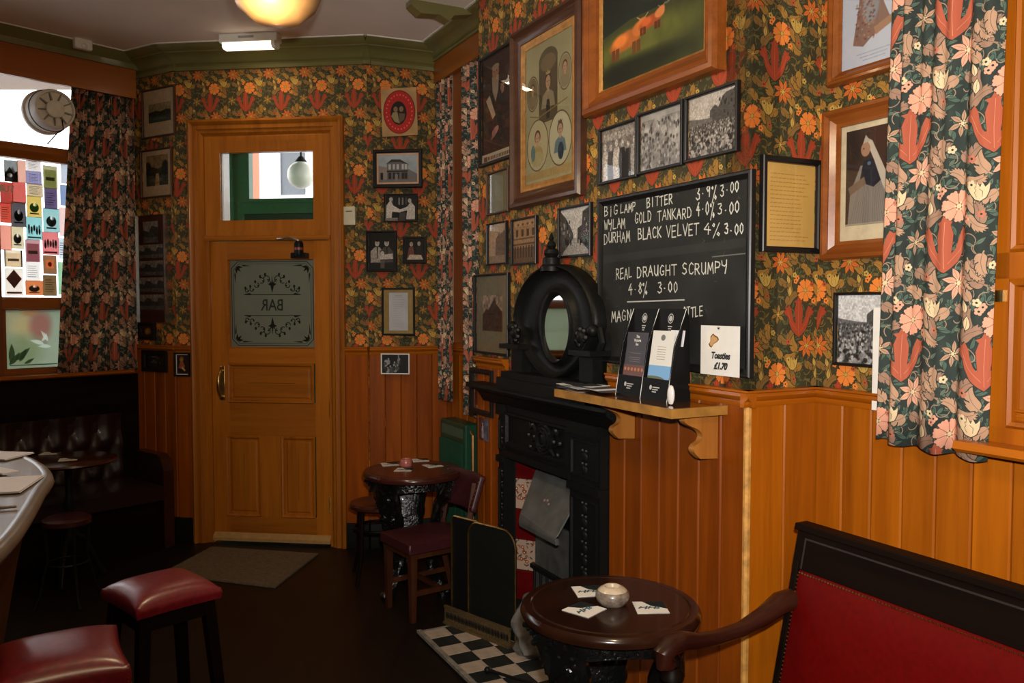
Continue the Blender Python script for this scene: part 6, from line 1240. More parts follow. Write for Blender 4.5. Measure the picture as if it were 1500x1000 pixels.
l3 = leaflet(wH*0.43, wH*0.24, 0.19, 0.246, (0.90,0.90,0.92), 'blank white card tucked at the right of the leaflet holder')
l3.location = l3.location+Vector((0.012, 0.012, 0))
q = Wbr.w(Wbr.hit(981, 575, 0.17)[0], -0.165, sz_+0.034)
tag(obj('oval_ornament', MB().lathe([(0,-0.033),(0.009,-0.030),(0.015,-0.015),(0.0165,0.0),(0.015,0.015),(0.009,0.030),(0,0.033)], 20, sx=1, sy=0.6), plain('white glazed ornament', (0.75,0.72,0.70), 0.12, coat=0.5, var=0.03), loc=q, rz=Wbr.phi), 'small glossy white oval ornament beside the leaflet holder', 'ornament')
# ================================================================ radiator
rs0 = Wnr.hit(645, 650, 0.14)[0]; rs1 = Wnr.hit(681, 650, 0.14)[0]; rz1 = (Wnr.hit(645, 612, 0.14)[1]+Wnr.hit(681, 622, 0.14)[1])/2
ra = thing('radiator', 'dark green painted radiator in the corner behind the dark chair', 'radiator', Wnr.w(rs0, 0, 0), Wnr.phi); LR = rs1-rs0
bev(obj('casing', MB().box(0, LR, -0.14, -0.03, 0.10, rz1), M['green'], ra, smooth=0), 0.012, 3)
fn_ = MB().box(-0.003, 0.003, -0.020, 0, 0.0, rz1-0.26).mesh('fin', M['green'], 0)
nf = max(6, int(LR/0.022))
for k in range(nf):
    o = bpy.data.objects.new('fin', fn_); C.objects.link(o); o.parent = ra; o.location = (0.03+(LR-0.06)*k/(nf-1), -0.138, 0.14)
tag(obj('top_grille', MB().box(0.03, LR-0.03, -0.142, -0.138, rz1-0.09, rz1-0.03), plain('lighter grille green', (0.05,0.12,0.08), 0.4), ra, smooth=0), label='lighter green top grille')
for x in (0.04, LR-0.04): obj('foot', MB().tube([(x, -0.085, 0), (x, -0.085, 0.11)], 0.015, 8), M['green'], ra)
pp = obj('pipe', MB().tube([(LR+0.03, -0.10, 0), (LR+0.03, -0.10, rz1-0.06), (LR+0.0, -0.10, rz1-0.04)], 0.009, 8), M['copper'], ra)
obj('valve', MB().lathe([(0,-0.03),(0.02,-0.03),(0.02,0.03),(0,0.03)], 12, (LR+0.03, -0.10, 0.14)), M['steel'], ra)
# ================================================================ round cast-iron tables
def iron_leg(a, h, rt, kk):
    """broad ornate leg plate narrowing to an ankle and a paw foot; a = direction"""
    mb = MB(); ca, sa = math.cos(a), math.sin(a); NS, NT = 14, 26; rr = random.Random(kk)
    def fn(i, j):
        t = 1-j; an = 2*PI*i
        r = rt*(0.80-0.42*math.sin(min(1, t*1.15)*PI*0.62)+0.55*max(0, t-0.72)**1.3*2.2)
        w = (0.105*(1-t)**1.6+0.030+0.022*math.exp(-((t-0.55)/0.08)**2)+0.012*math.exp(-((t-0.97)/0.05)**2))
        d = 0.022+0.010*math.sin(t*9); n = 0.0045*math.sin(t*46)*math.cos(an*3)+0.004*math.sin(an*5+t*31)
        cx, cy = math.cos(an), math.sin(an); sx = (abs(cx)**0.7)*(1 if cx > 0 else -1)*(w+n); sy = (abs(cy)**0.9)*(1 if cy > 0 else -1)*(d+n)
        R = r+sy; return (R*ca-sx*sa, R*sa+sx*ca, h*(1-t)*1.0)
    mb.grid(NS, NT, fn)
    for k in range(150):                                     # scrolls, leaves and bosses in relief
        t = rr.random()**1.3*0.7; w = 0.105*(1-t)**1.6+0.028; r = rt*(0.80-0.42*math.sin(min(1, t*1.15)*PI*0.62))+0.026; x = rr.uniform(-1, 1)*w*0.85
        mb.blob((r*ca-x*sa, r*sa+x*ca, h*(1-t)), rr.uniform(0.004, 0.010), sx=1, sy=1, sz=rr.uniform(0.8, 1.6), seg=6, rings=4)
    for s in (-1, 1):
        for z, rad in ((0.86, 0.026), (0.68, 0.018)):
            t = 1-z; r = rt*(0.80-0.42*math.sin(min(1, t*1.15)*PI*0.62))+0.028; x = s*0.055*z
            mb.tube([(r*ca-(x+rad*math.cos(q*0.8)*(1-q/14))*sa, r*sa+(x+rad*math.cos(q*0.8)*(1-q/14))*ca, h*z+rad*math.sin(q*0.8)*(1-q/14)) for q in range(12)], 0.006, 5)
    mb.blob((r*ca, r*sa, h*0.93), 0.018, seg=8, rings=5); mb.blob((rt*0.70*ca, rt*0.70*sa, 0.022), 0.034, seg=10, rings=6, sz=0.65)
    return mb
def round_table(loc, r, h, label, rot, topmat):
    t = thing('round_table', label, 'table', loc, rot)
    obj('tabletop', MB().lathe([(0,h),(r*0.86,h),(r*0.875,h-0.004),(r*0.89,h-0.001),(r*0.96,h-0.001),(r*0.99,h-0.010),(r,h-0.020),(r*0.985,h-0.032),(r*0.94,h-0.038),(0,h-0.038)], 72), topmat, t, smooth=35)
    H_ = h-0.04
    for k in range(3): obj('leg', iron_leg(2*PI*k/3, H_, r, k), M['iron_gloss'], t)
    ap = MB()
    for k in range(3):                                     # arched apron between the legs
        P = []; n = 12
        for i in range(n+1):
            a = 2*PI*(k+i/n)/3; e = abs(i/n-0.5)*2; zz = H_-0.045-0.10*e**3; rr_ = r*0.80*(1-0.10*(1-e))
            P.append((rr_*math.cos(a), rr_*math.sin(a), zz, a))
        o = len(ap.v); vs = []; fs = []
        for x, y, z, a in P:
            c, s = math.cos(a), math.sin(a); vs += [(x+0.008*c, y+0.008*s, H_), (x+0.012*c, y+0.012*s, z), (x-0.008*c, y-0.008*s, z), (x-0.008*c, y-0.008*s, H_)]
        for i in range(n):
            for j in range(4): fs.append((i*4+j, i*4+(j+1) % 4, i*4+4+(j+1) % 4, i*4+4+j))
        ap.add(vs, fs)
        for i in range(40):
            a = 2*PI*(k+(i+0.5)/40)/3; ap.blob((r*0.775*math.cos(a), r*0.775*math.sin(a), H_-0.014-0.010*(i % 3)), 0.0065, seg=6, rings=4)
    obj('apron', ap, M['iron_gloss'], t); obj('stretcher_ring', MB().lathe([(0.07,H_*0.40),(0.085,H_*0.41),(0.10,H_*0.40),(0.085,H_*0.385),(0.07,H_*0.40)], 24).lathe([(0,H_*0.40),(0.07,H_*0.40),(0.07,H_*0.39),(0,H_*0.39)], 16), M['iron'], t)
    return t
TT = wood('dark polished table top', (0.010,0.003,0.0015), (0.022,0.007,0.003), 0.2, axis=0, coat=0.3, coatr=0.1, scale=5)
TT2 = wood('reddish table top', (0.030,0.006,0.004), (0.06,0.014,0.008), 0.25, axis=0, coat=0.4, coatr=0.15, scale=5)
hN = 0.70; tN_ = (0.297, 2.476); nearT = round_table((tN_[0], tN_[1], 0), 0.272, hN, 'near round mahogany table with ornate black cast-iron legs, holding the ashtray', math.radians(-145), TT)
hF = 0.69; farT = round_table((-0.55, 4.59, 0), 0.28, hF, 'far round table with cast-iron legs beside the bentwood stool', math.radians(-135), TT2)
coc = CV(0.095, 0.095, 1500, (0.86,0.84,0.80)); coc.poly([(0.03,0.095),(0.095,0.095),(0.095,0.035),(0.07,0.05),(0.05,0.06)], (0.05,0.09,0.10))
for k in range(7): coc.line([(0.012+k*0.009, 0.040+0.006*math.sin(k*2)), (0.02+k*0.009, 0.052-0.004*math.sin(k*2))], 0.006, (0.20,0.30,0.34))
coc.ell(0.066, 0.04, 0.008, 0.005, (0.35,0.5,0.55))
CM = print_mat('beer mat print', coc, 0.7)
cme = MB().quad([(-.0475,-.0475,.0016),(.0475,-.0475,.0016),(.0475,.0475,.0016),(-.0475,.0475,.0016)]).box(-.0475,.0475,-.0475,.0475,0,.0015).mesh('beer_mat', CM, 0)
def mat_(u, v, h, rz, lab, grp):
    p = at_z(u, v, h); o = bpy.data.objects.new('beer_mat', cme); C.objects.link(o); o.location = (p.x, p.y, h+0.0004); o.rotation_euler = (0, 0, rz); return tag(o, lab, 'beer mat', grp)
mat_(863, 866, hN, 0.15, 'beer mat behind the ashtray on the near table', 'beer mats on the near table')
mat_(856, 893, hN, 0.85, 'beer mat nearest the left rim of the near table', 'beer mats on the near table')
mat_(953, 890, hN, 0.02, 'beer mat right of the ashtray on the near table', 'beer mats on the near table')
mat_(571, 680, hF, 0.3, 'beer mat at the left of the far table top', 'beer mats on the far table'); mat_(616, 674, hF, 0.2, 'beer mat at the back of the far table top', 'beer mats on the far table')
mat_(592, 688, hF, -0.1, 'beer mat in front of the pink candle on the far table', 'beer mats on the far table'); mat_(634, 682, hF, 0.5, 'beer mat at the right of the far table top', 'beer mats on the far table')
p = at_z(594, 683, hF); tag(obj('candle_holder', MB().lathe([(0,0),(0.034,0),(0.036,0.004),(0.033,0.036),(0.029,0.040),(0.027,0.034),(0,0.032)], 24), plain('pink glass', (0.42,0.13,0.11), 0.2, coat=0.4), loc=(p.x, p.y+0.02, hF)), 'small pink glass candle holder on the far table', 'candle holder')
p = at_z(897, 884, hN); ac = plain('cream glaze', (0.50,0.40,0.28), 0.35, var=0.2, coat=0.3); ag = plain('speckled grey glaze', (0.17,0.13,0.10), 0.35, var=0.45, scale=70, coat=0.3)
at_ = thing('ashtray', 'round lidded stoneware ashtray, grey body and cream top', 'ashtray', (p.x, p.y, hN))
obj('body', MB().lathe([(0,0),(0.036,0),(0.046,0.010),(0.0515,0.024),(0.050,0.036),(0.044,0.043)], 40), ag, at_); obj('rim', MB().lathe([(0.044,0.043),(0.036,0.050),(0.026,0.055),(0.022,0.054),(0.018,0.045),(0.0,0.042)], 40), ac, at_)
# ================================================================ bentwood stool, burgundy chair
q = at_z(553, 734, 0.45); st_ = thing('bentwood_stool', 'low bentwood stool with round dark seat left of the far table', 'stool', (q.x, q.y, 0)); rS = 0.165
obj('seat', MB().lathe([(0,0.447),(rS*0.70,0.446),(rS*0.84,0.452),(rS*0.95,0.450),(rS,0.440),(rS,0.425),(rS*0.92,0.415),(0,0.415)], 40), TT2, st_, smooth=35)
for k in range(4):
    a = PI/4+k*PI/2+0.25; c, s = math.cos(a), math.sin(a); obj('leg', MB().tube([(c*rS*0.82, s*rS*0.82, 0.42), (c*rS*0.86, s*rS*0.86, 0.3), (c*rS*0.90, s*rS*0.90, 0.15), (c*rS*1.12, s*rS*1.12, 0.0)], [0.015,0.014,0.012,0.011], 8), M['darkwood'], st_)
obj('ring', MB().lathe([(rS*0.80+0.009*math.cos(b), 0.30+0.009*math.sin(b)) for b in [2*PI*k/8 for k in range(9)]], 36), M['darkwood'], st_)
F1 = Vector((-0.506, 4.10)); R1 = Vector((-0.215, 4.31)); 
dx_ = (R1-F1).normalized(); lat = Vector((-dx_.y, dx_.x)); dep = 0.37; wid = 0.30
cc = F1+dx_*dep/2+lat*wid/2; ch = thing('dining_chair', 'low wooden chair with burgundy leather seat and studded back pad', 'chair', (cc.x, cc.y, 0), math.atan2(dx_.y, dx_.x)); sh_ = 0.425
def pad(mb, x0, x1, y0, y1, z0, z1, b):
    def fn(i, j): 
        u, v = i*2-1, j*2-1; k = (1-abs(u)**4)*(1-abs(v)**4); return (x0+(x1-x0)*i, y0+(y1-y0)*j, z1-b+b*k)
    mb.grid(12, 12, fn); e = [(x0,y0),(x1,y0),(x1,y1),(x0,y1)]
    mb.add([(x, y, z0) for x, y in e]+[(x, y, z1-b) for x, y in e], [(3,2,1,0),(0,1,5,4),(1,2,6,5),(2,3,7,6),(3,0,4,7)])
mb = MB(); pad(mb, -dep/2-0.015, dep/2+0.01, -wid/2-0.012, wid/2+0.012, sh_-0.075, sh_, 0.022); bev(obj('seat', mb, M['brownleather'], ch, weld=True, smooth=50), 0.008, 2, 50)
BW = M['brownwood']
for sx, sy in ((-1,-1),(-1,1)): obj('leg', MB().add(*(lambda a, b: ([(a-.019,b-.019,sh_-.07),(a+.019,b-.019,sh_-.07),(a+.019,b+.019,sh_-.07),(a-.019,b+.019,sh_-.07),(a-.013,b-.013,0),(a+.013,b-.013,0),(a+.013,b+.013,0),(a-.013,b+.013,0)], [(0,1,2,3),(7,6,5,4),(0,4,5,1),(1,5,6,2),(2,6,7,3),(3,7,4,0)]))(sx*(dep/2-0.02), sy*(wid/2-0.02))), BW, ch, smooth=0)
for sy in (-1, 1): obj('leg', MB().tube([(dep/2+0.05, sy*(wid/2-0.02), 0), (dep/2, sy*(wid/2-0.02), 0.22), (dep/2-0.012, sy*(wid/2-0.02), 0.43), (dep/2+0.03, sy*(wid/2-0.03), 0.66)], [0.017,0.02,0.02,0.015], 4), BW, ch, smooth=0)
for sy in (-1, 1): obj('side_stretcher', MB().box(-dep/2+0.02, dep/2, sy*(wid/2-0.02)-0.008, sy*(wid/2-0.02)+0.008, 0.13, 0.155), BW, ch, smooth=0)
obj('cross_stretcher', MB().box(-0.01, 0.01, -wid/2+0.02, wid/2-0.02, 0.132, 0.153), BW, ch, smooth=0); obj('seat_rail', MB().box(-dep/2, dep/2, -wid/2, wid/2, sh_-0.10, sh_-0.07), BW, ch, smooth=0)
bp2 = obj('back_pad', MB().grid(14, 8, lambda i, j: (dep/2+0.025-0.03*(1-(2*i-1)**2)*-1+0.08*(j-0.5)*0.8, (i-0.5)*(wid+0.03), 0.515+0.185*j)), M['brownleather'], ch, smooth=60); so = bp2.modifiers.new('pad', 'SOLIDIFY'); so.thickness = 0.035; so.offset = 0; bev(bp2, 0.008)
nm = MB().blob((0,0,0), 0.0045, seg=6, rings=4).mesh('stud', M['brass'], 40)
for sy in (-1, 1):
    for k in range(9):
        o = bpy.data.objects.new('stud', nm); C.objects.link(o); o.parent = bp2; o.location = (dep/2+0.003+0.08*(k/8-0.5)*0.8+0.001, sy*(wid/2+0.008), 0.525+0.165*k/8); 
# ================================================================ banquette in the left corner
P1 = Vector((-2.27, 5.47)); bq = thing('banquette', 'dark brown buttoned leather wall bench under the left window', 'bench', Wl.w(-0.02, 0, 0), Wl.phi)
LB = 3.2; bz1 = Wl.hit(100, 612, 0.12)[1]; bz0 = Wl.hit(100, 728, 0.14)[1]; wd0 = -0.02
obj('back_board', MB().box(-LB, 0.014, -0.04, -0.002, 0, z_sill-0.032), M['darkwood'], bq, smooth=0)
rowz = (bz1-bz0)
bp_x, bp_z = 0.155, rowz*0.42
def tuft(x, z):
    a = x/bp_x; b = z/bp_z; d = 9
    for r in range(-1, 5):
        for k in (math.floor(a-0.5*(r % 2)), math.floor(a-0.5*(r % 2))+1):
            cx = k+0.5*(r % 2); dd = math.hypot((a-cx)*1.0, (b-r)*1.0); d = min(d, dd)
    u = abs(((a+b*0.5) % 1)-0.5)*2; v = abs(((a-b*0.5) % 1)-0.5)*2
    return 0.045*min(1, d*1.7)**0.7*(0.62+0.38*(1-max(u, v)**6))
NX = 190
obj('buttoned_back', MB().grid(NX, 34, lambda i, j: (-LB+(LB-0.14)*i, -0.085-tuft(-LB+(LB-0.14)*i, rowz*j), bz0+rowz*j)).box(-LB, -0.14, -0.10, -0.07, bz0, bz1), M['darkleather'], bq, smooth=60)
bt_ = MB().blob((0,0,0), 0.009, seg=8, rings=5).mesh('button', M['darkleather'], 40)
for r in range(0, 3):
    for k in range(-12, 0):
        x = (k+0.5*(r % 2))*bp_x; z = bz0+r*bp_z
        if x > -0.2 or z > bz1-0.01: continue
        o = bpy.data.objects.new('button', bt_); C.objects.link(o); o.parent = bq; o.location = (x, -0.093, z)
mb = MB(); pad(mb, -LB, -0.10, -0.60, -0.10, 0.34, 0.46, 0.03); obj('seat', mb, M['darkleather'], bq, smooth=50, weld=True)
obj('plinth', MB().box(-LB, -0.10, -0.55, -0.08, 0, 0.34), M['darkwood'], bq, smooth=0)
arz = 0.60
e0 = Wl.w(-0.02, 0, 0); lx = lambda p: ((Vector((p[0]-e0.x, p[1]-e0.y))).dot(Wl.d), (Vector((p[0]-e0.x, p[1]-e0.y))).dot(Wl.y))
A1 = lx((-2.28, 5.49)); A2 = lx(tuple(Wlc.p+Wlc.d*0.12+Vector((-Wlc.y.x, -Wlc.y.y))*0.04))
dv = Vector((A1[0]-A2[0], A1[1]-A2[1])); LA = dv.length; dv.normalize()
ar = obj('arm_panel', MB().prism([(0,0),(LA,0),(LA,arz-0.08),(LA-0.02,arz-0.03),(LA-0.07,arz),(0,arz)], -0.03, 0.03), M['darkleather'], bq, smooth=20); ar.location = (A2[0]-0.03, A2[1]-0.02, 0); ar.rotation_euler = (0, 0, math.atan2(dv.y, dv.x))
ae = obj('arm_end', MB().prism([(LA,0),(LA+0.02,0),(LA+0.02,arz-0.09),(LA-0.01,arz-0.02),(LA-0.06,arz+0.012),(0,arz+0.012),(0,arz),(LA-0.07,arz),(LA-0.02,arz-0.03),(LA,arz-0.08)], -0.035, 0.035), M['mahog'], bq, smooth=20); ae.location = ar.location; ae.rotation_euler = ar.rotation_euler
# left pub table and low stool in the shadow
hl = 0.72; pc = at_z(100, 671, hl); tl_ = thing('round_table', 'dark round table in front of the buttoned wall bench, half behind the bar', 'table', (pc.x, pc.y, 0), 0.4)
obj('tabletop', MB().lathe([(0,hl),(0.24,hl),(0.255,hl-0.006),(0.26,hl-0.016),(0.245,hl-0.026),(0,hl-0.026)], 56), TT2, tl_, smooth=35)
obj('column', MB().lathe([(0.05,hl-0.03),(0.022,hl-0.06),(0.02,0.5),(0.032,0.46),(0.02,0.42),(0.02,0.3),(0.035,0.26),(0.03,0.22)], 16), M['iron_matt'], tl_)
for k in range(3):
    a = 2*PI*k/3+0.3; c, s = math.cos(a), math.sin(a); obj('leg', MB().tube([(c*0.02, s*0.02, 0.28), (c*0.08, s*0.08, 0.24), (c*0.13, s*0.13, 0.12), (c*0.175, s*0.175, 0.015)], [0.018,0.016,0.014,0.018], 8), M['iron_matt'], tl_)
mat_(73, 664, hl, 0.2, 'beer mat further back on the left table', 'beer mats on the left table'); mat_(100, 673, hl, 0.4, 'beer mat nearer on the left table', 'beer mats on the left table')
ls_ = at_z(98, 755, 0.47); lt = thing('low_stool', 'low dark stool with slender iron legs by the bar end', 'stool', (ls_.x, ls_.y, 0), 0.3)
obj('seat', MB().lathe([(0,0.47),(0.10,0.468),(0.12,0.455),(0.12,0.43),(0,0.43)], 36), M['brownleather'], lt, smooth=40)
for k in range(4):
    a = PI/2*k+0.5; c, s = math.cos(a), math.sin(a); obj('leg', MB().tube([(c*0.11, s*0.11, 0.44), (c*0.10, s*0.10, 0.25), (c*0.14, s*0.14, 0.06), (c*0.17, s*0.17, 0.0)], [0.010,0.008,0.008,0.012], 6), M['iron_matt'], lt)
obj('ring', MB().lathe([(0.10+0.006*math.cos(b), 0.22+0.006*math.sin(b)) for b in [2*PI*k/6 for k in range(7)]], 28), M['iron_matt'], lt)
# ================================================================ bar counter
def bez(P, n=6):
    out = []
    for i in range(len(P)-1):
        p0, p1, p2, p3 = [Vector(P[max(0, min(len(P)-1, k))]) for k in (i-1, i, i+1, i+2)]
        for j in range(n):
            t = j/n; out.append(0.5*((2*p1)+(-p0+p2)*t+(2*p0-5*p1+4*p2-p3)*t*t+(-p0+3*p1-3*p2+p3)*t**3))
    return out+[Vector(P[-1])]
zB = 1.10; raw = [(-3.3,3.02),(-2.4,3.0),(-1.85,2.88),(-1.60,2.74),(-1.38,2.48),(-1.275,2.25),(-1.165,2.0),(-1.07,1.76),(-1.0,1.5),(-0.93,1.1),(-0.88,0.5),(-0.85,-0.6)]
ed = bez(raw); 
def inset(P, d):
    out = []
    for i, p in enumerate(P):
        t = (P[min(i+1, len(P)-1)]-P[max(i-1, 0)]).normalized(); out.append(p+Vector((t.y, -t.x))*d)
    return out
bar = thing('bar_counter', 'curved bar with grey worn top and panelled brown front', 'bar', (-1.8, 2.0, 0))
def loc_(p): return (p.x+1.8, p.y-2.0)
def slab(P, z0, z1): return MB().prism([loc_(p) for p in P]+[(-1.5, -2.6)], z0, z1, 'z')
core = inset(ed, 0.03); o = obj('counter_top', slab(core, zB-0.012, zB), M['grey'], bar, smooth=0)
rim = MB(); prf = [(0.034,zB-0.001),(0.026,zB+0.003),(0.014,zB+0.002),(0.004,zB-0.006),(0.0,zB-0.020),(0.006,zB-0.034),(0.022,zB-0.045),(0.05,zB-0.05)]
rows_ = [inset(ed, d) for d, z in prf]
rim.add([(*loc_(rows_[k][i]), prf[k][1]) for i in range(len(ed)) for k in range(len(prf))], [(i*len(prf)+k, i*len(prf)+k+1, (i+1)*len(prf)+k+1, (i+1)*len(prf)+k) for i in range(len(ed)-1) for k in range(len(prf)-1)])
obj('rim', rim, M['grey'], bar, smooth=60)
fr2 = MB(); prf = [(0.05,zB-0.04),(0.055,zB-0.10),(0.075,zB-0.13),(0.10,0.85),(0.16,0.5),(0.22,0.2),(0.25,0.0)]; rows_ = [inset(ed, d) for d, z in prf]
fr2.add([(*loc_(rows_[k][i]), prf[k][1]) for i in range(len(ed)) for k in range(len(prf))], [(i*len(prf)+k, i*len(prf)+k+1, (i+1)*len(prf)+k+1, (i+1)*len(prf)+k) for i in range(len(ed)-1) for k in range(len(prf)-1)])
obj('front', fr2, wood('bar front wood', (0.09,0.035,0.008), (0.16,0.062,0.014), 0.4, coat=0.3), bar, smooth=40)
obj('underside', slab(inset(ed, 0.045), zB-0.05, zB-0.045), M['darkwood'], bar, smooth=0)
def paper(u0, v0, u1, v1, rz, lab, z, mat=None, wx=None, wy=None):
    a = at_z(u0, v0, z); b = at_z(u1, v1, z); c = (a+b)/2
    o = obj('folded_paper', MB().box(-wx/2, wx/2, -wy/2, wy/2, 0, 0.002).box(-wx/2, wx/2*0.98, -wy/2, wy/2*0.96, 0.002, 0.0055), mat or M['lilac'], loc=(c.x, c.y, z), rz=rz, smooth=0); bev(o, 0.001); return tag(o, lab, 'paper', 'papers on the bar counter')
p = at_z(18, 660, zB); paper(-20, 668, 0, 668, -0.15, 'white folded paper furthest along the bar top', zB+0.003, wx=0.20, wy=0.13)
paper(-22, 712, 6, 712, 0.25, 'large white sheet nearest on the bar top', zB+0.003, wx=0.19, wy=0.22); paper(-15, 690, 10, 690, -0.55, 'white slip poking out beyond the large sheet on the bar', zB+0.0095, wx=0.15, wy=0.05)
q = at_z(2, 747, zB); tag(obj('bar_spoon', MB().tube([(q.x-0.07, q.y-0.01, zB+0.006), (q.x, q.y, zB+0.006), (q.x+0.03, q.y+0.012, zB+0.006)], [0.006, 0.004, 0.003], 6, flat=0.5), M['steel']), 'thin steel spoon handle on the bar top', 'spoon')
# ================================================================ bar stools
def bar_stool(name, label, c, ang, wx, wy, zt, thick, studs):
    t = thing(name, label, 'stool', (c[0], c[1], 0), ang, 'red leather bar stools')
    def fn(i, j):
        u, v = i*2-1, j*2-1; k = (1-abs(u)**3.5)*(1-abs(v)**3.5); pin = 1-0.05*(1-abs(u)**2)*abs(v)-0.05*(1-abs(v)**2)*abs(u)
        return (u*wx/2*(pin), v*wy/2*(pin), zt-0.035+0.035*k**0.55-0.012*(1-u*u)*0)
    mb = MB().grid(22, 22, fn)
    N2 = 22; edge = [(i/N2, 0) for i in range(N2)]+[(1, i/N2) for i in range(N2)]+[(1-i/N2, 1) for i in range(N2)]+[(0, 1-i/N2) for i in range(N2)]
    ev = [Vector(fn(*e)) for e in edge]; n = len(ev); vs = []
    for k, (q, dz) in enumerate([(1.0, 0), (1.025, -0.014), (1.02, -thick*0.6), (1.0, -thick), (0.9, -thick-0.002)]): vs += [(v.x*q, v.y*q, v.z+dz) for v in ev]
    mb.add(vs, [(k*n+i, k*n+(i+1) % n, (k+1)*n+(i+1) % n, (k+1)*n+i) for k in range(4) for i in range(n)]+[tuple(4*n+i for i in range(n))])
    seat = obj('seat', mb, M['leather'], t, smooth=60, weld=True)
    zb = zt-0.035-thick
    obj('seat_frame', MB().box(-wx*0.44, wx*0.44, -wy*0.44, wy*0.44, zb-0.05, zb+0.004), M['darkwood'], t, smooth=0)
    for sx in (-1, 1):
        for sy in (-1, 1):
            a = (sx*wx*0.38, sy*wy*0.38); b = (sx*wx*0.56, sy*wy*0.56); r0, r1 = 0.018, 0.014
            obj('leg', MB().add([(a[0]-r0,a[1]-r0,zb),(a[0]+r0,a[1]-r0,zb),(a[0]+r0,a[1]+r0,zb),(a[0]-r0,a[1]+r0,zb),(b[0]-r1,b[1]-r1,0),(b[0]+r1,b[1]-r1,0),(b[0]+r1,b[1]+r1,0),(b[0]-r1,b[1]+r1,0)], [(0,1,2,3),(7,6,5,4),(0,4,5,1),(1,5,6,2),(2,6,7,3),(3,7,4,0)]), M['darkwood'], t, smooth=0)
    k = 0.5
    for sy in (-1, 1): obj('stretcher', MB().box(-wx*0.5, wx*0.5, sy*wy*k-0.01, sy*wy*k+0.01, 0.20, 0.225), M['darkwood'], t, smooth=0)
    for sx in (-1, 1): obj('stretcher', MB().box(sx*wx*k-0.01, sx*wx*k+0.01, -wy*0.5, wy*0.5, 0.14, 0.165), M['darkwood'], t, smooth=0)
    if studs:
        sm = MB()
        for i in range(22):
            for q in ((-wx/2+wx*(i+0.5)/22, -wy/2*1.015), (wx/2*1.02, -wy/2+wy*(i+0.5)/22)): sm.blob((q[0], q[1], zt-0.035-thick*0.82), 0.0035, seg=6, rings=4)
        for s_ in ((1, -1),):
            for j in range(5): sm.blob((wx/2*0.97, -wy/2*1.0, zt-0.045-thick*0.16*j), 0.0035, seg=6, rings=4)
        tag(obj('nailheads', sm, M['brass'], seat), kind='stuff')
    return t
B1 = [at_z(195, 884, 0.70), at_z(316, 856, 0.70), at_z(268, 830, 0.70), at_z(163, 850, 0.70)]
c = sum(B1, Vector())/4; a_ = math.atan2(B1[1].y-B1[0].y, B1[1].x-B1[0].x)
bar_stool('bar_stool', 'square red bar stool with worn shiny top in front of the door mat', c, a_+0.08, 0.27, 0.27, 0.72, 0.035, False)
n0 = at_z(190, 965, 0.70); f0_ = at_z(170, 906, 0.70); d_ = (f0_-n0).normalized(); l_ = Vector((-1, 0, 0)); a_ = math.atan2(d_.y, d_.x)-PI/2
wS = 0.30; cs_ = n0+d_*0.155+Vector((-math.cos(a_), -math.sin(a_), 0))*wS/2
bar_stool('bar_stool', 'nearest red leather stool with brass nailheads pushed against the bar', cs_, a_, wS, 0.31, 0.72, 0.065, True)
# ================================================================ settle at the right
T = Vector((0.886, 2.507)); sb = thing('settle', 'dark wooden settle with red leather back and scrolled arm', 'bench', (T.x, T.y, 0), Wnr.phi); zT = 0.93; kS = 0.22; LS2 = 1.9
yb = lambda z: -(zT-z)*kS
def slant(mb, x0, x1, z0, z1, t0, t1): return mb.add([(x0,yb(z0)-t0,z0),(x1,yb(z0)-t0,z0),(x1,yb(z0)+t1,z0),(x0,yb(z0)+t1,z0),(x0,yb(z1)-t0,z1),(x1,yb(z1)-t0,z1),(x1,yb(z1)+t1,z1),(x0,yb(z1)+t1,z1)], [(3,2,1,0),(4,5,6,7),(0,1,5,4),(1,2,6,5),(2,3,7,6),(3,0,4,7)])
DW = M['darkwood']
bev(obj('top_rail', slant(slant(MB(), -0.005, LS2, zT-0.125, zT-0.012, 0.010, 0.02), -0.012, LS2+0.01, zT-0.012, zT+0.008, 0.020, 0.03), DW, sb, smooth=0), 0.003)
obj('rail_bead', slant(slant(MB(), 0.03, LS2-0.02, zT-0.035, zT-0.030, 0.0125, 0), 0.03, 0.035, zT-0.12, zT-0.035, 0.0125, 0), plain('worn rail bead', (0.022,0.016,0.013), 0.4), sb, smooth=0)
bev(obj('stile', slant(MB(), 0.0, 0.022, 0.0, zT-0.1, 0.014, 0.02), DW, sb, smooth=0), 0.003); obj('stile', slant(MB(), LS2-0.03, LS2, 0.0, zT-0.1, 0.014, 0.02), DW, sb, smooth=0)
def cush(i, j):
    z = 0.44+(zT-0.125-0.44)*j; k = (1-abs(2*i-1)**10)*(1-abs(2*j-1)**5); return (0.022+(LS2-0.05)*i, yb(z)-0.004-0.035*k, z)
bkp = obj('back_panel', MB().grid(40, 16, cush), M['redleather'], sb, smooth=60)
obj('back_board', slant(MB(), 0.02, LS2-0.02, 0.3, zT-0.12, 0.0, 0.012), DW, sb, smooth=0)
nh = MB()
for k in range(170): nh.blob((0.03+k*0.0108, yb(zT-0.132)-0.012, zT-0.132), 0.0036, seg=6, rings=4)
for k in range(30): nh.blob((0.026, yb(zT-0.14-0.012*k)-0.012, zT-0.14-0.012*k), 0.003, seg=5, rings=3)
tag(obj('nailheads', nh, M['brass'], bkp), kind='stuff')
mb = MB(); pad(mb, 0.03, LS2-0.03, -0.58, -0.10, 0.38, 0.47, 0.03); obj('seat', mb, M['redleather'], sb, smooth=50, weld=True); obj('seat_rail', MB().box(0.0, LS2, -0.57, -0.13, 0.30, 0.385), DW, sb, smooth=0)
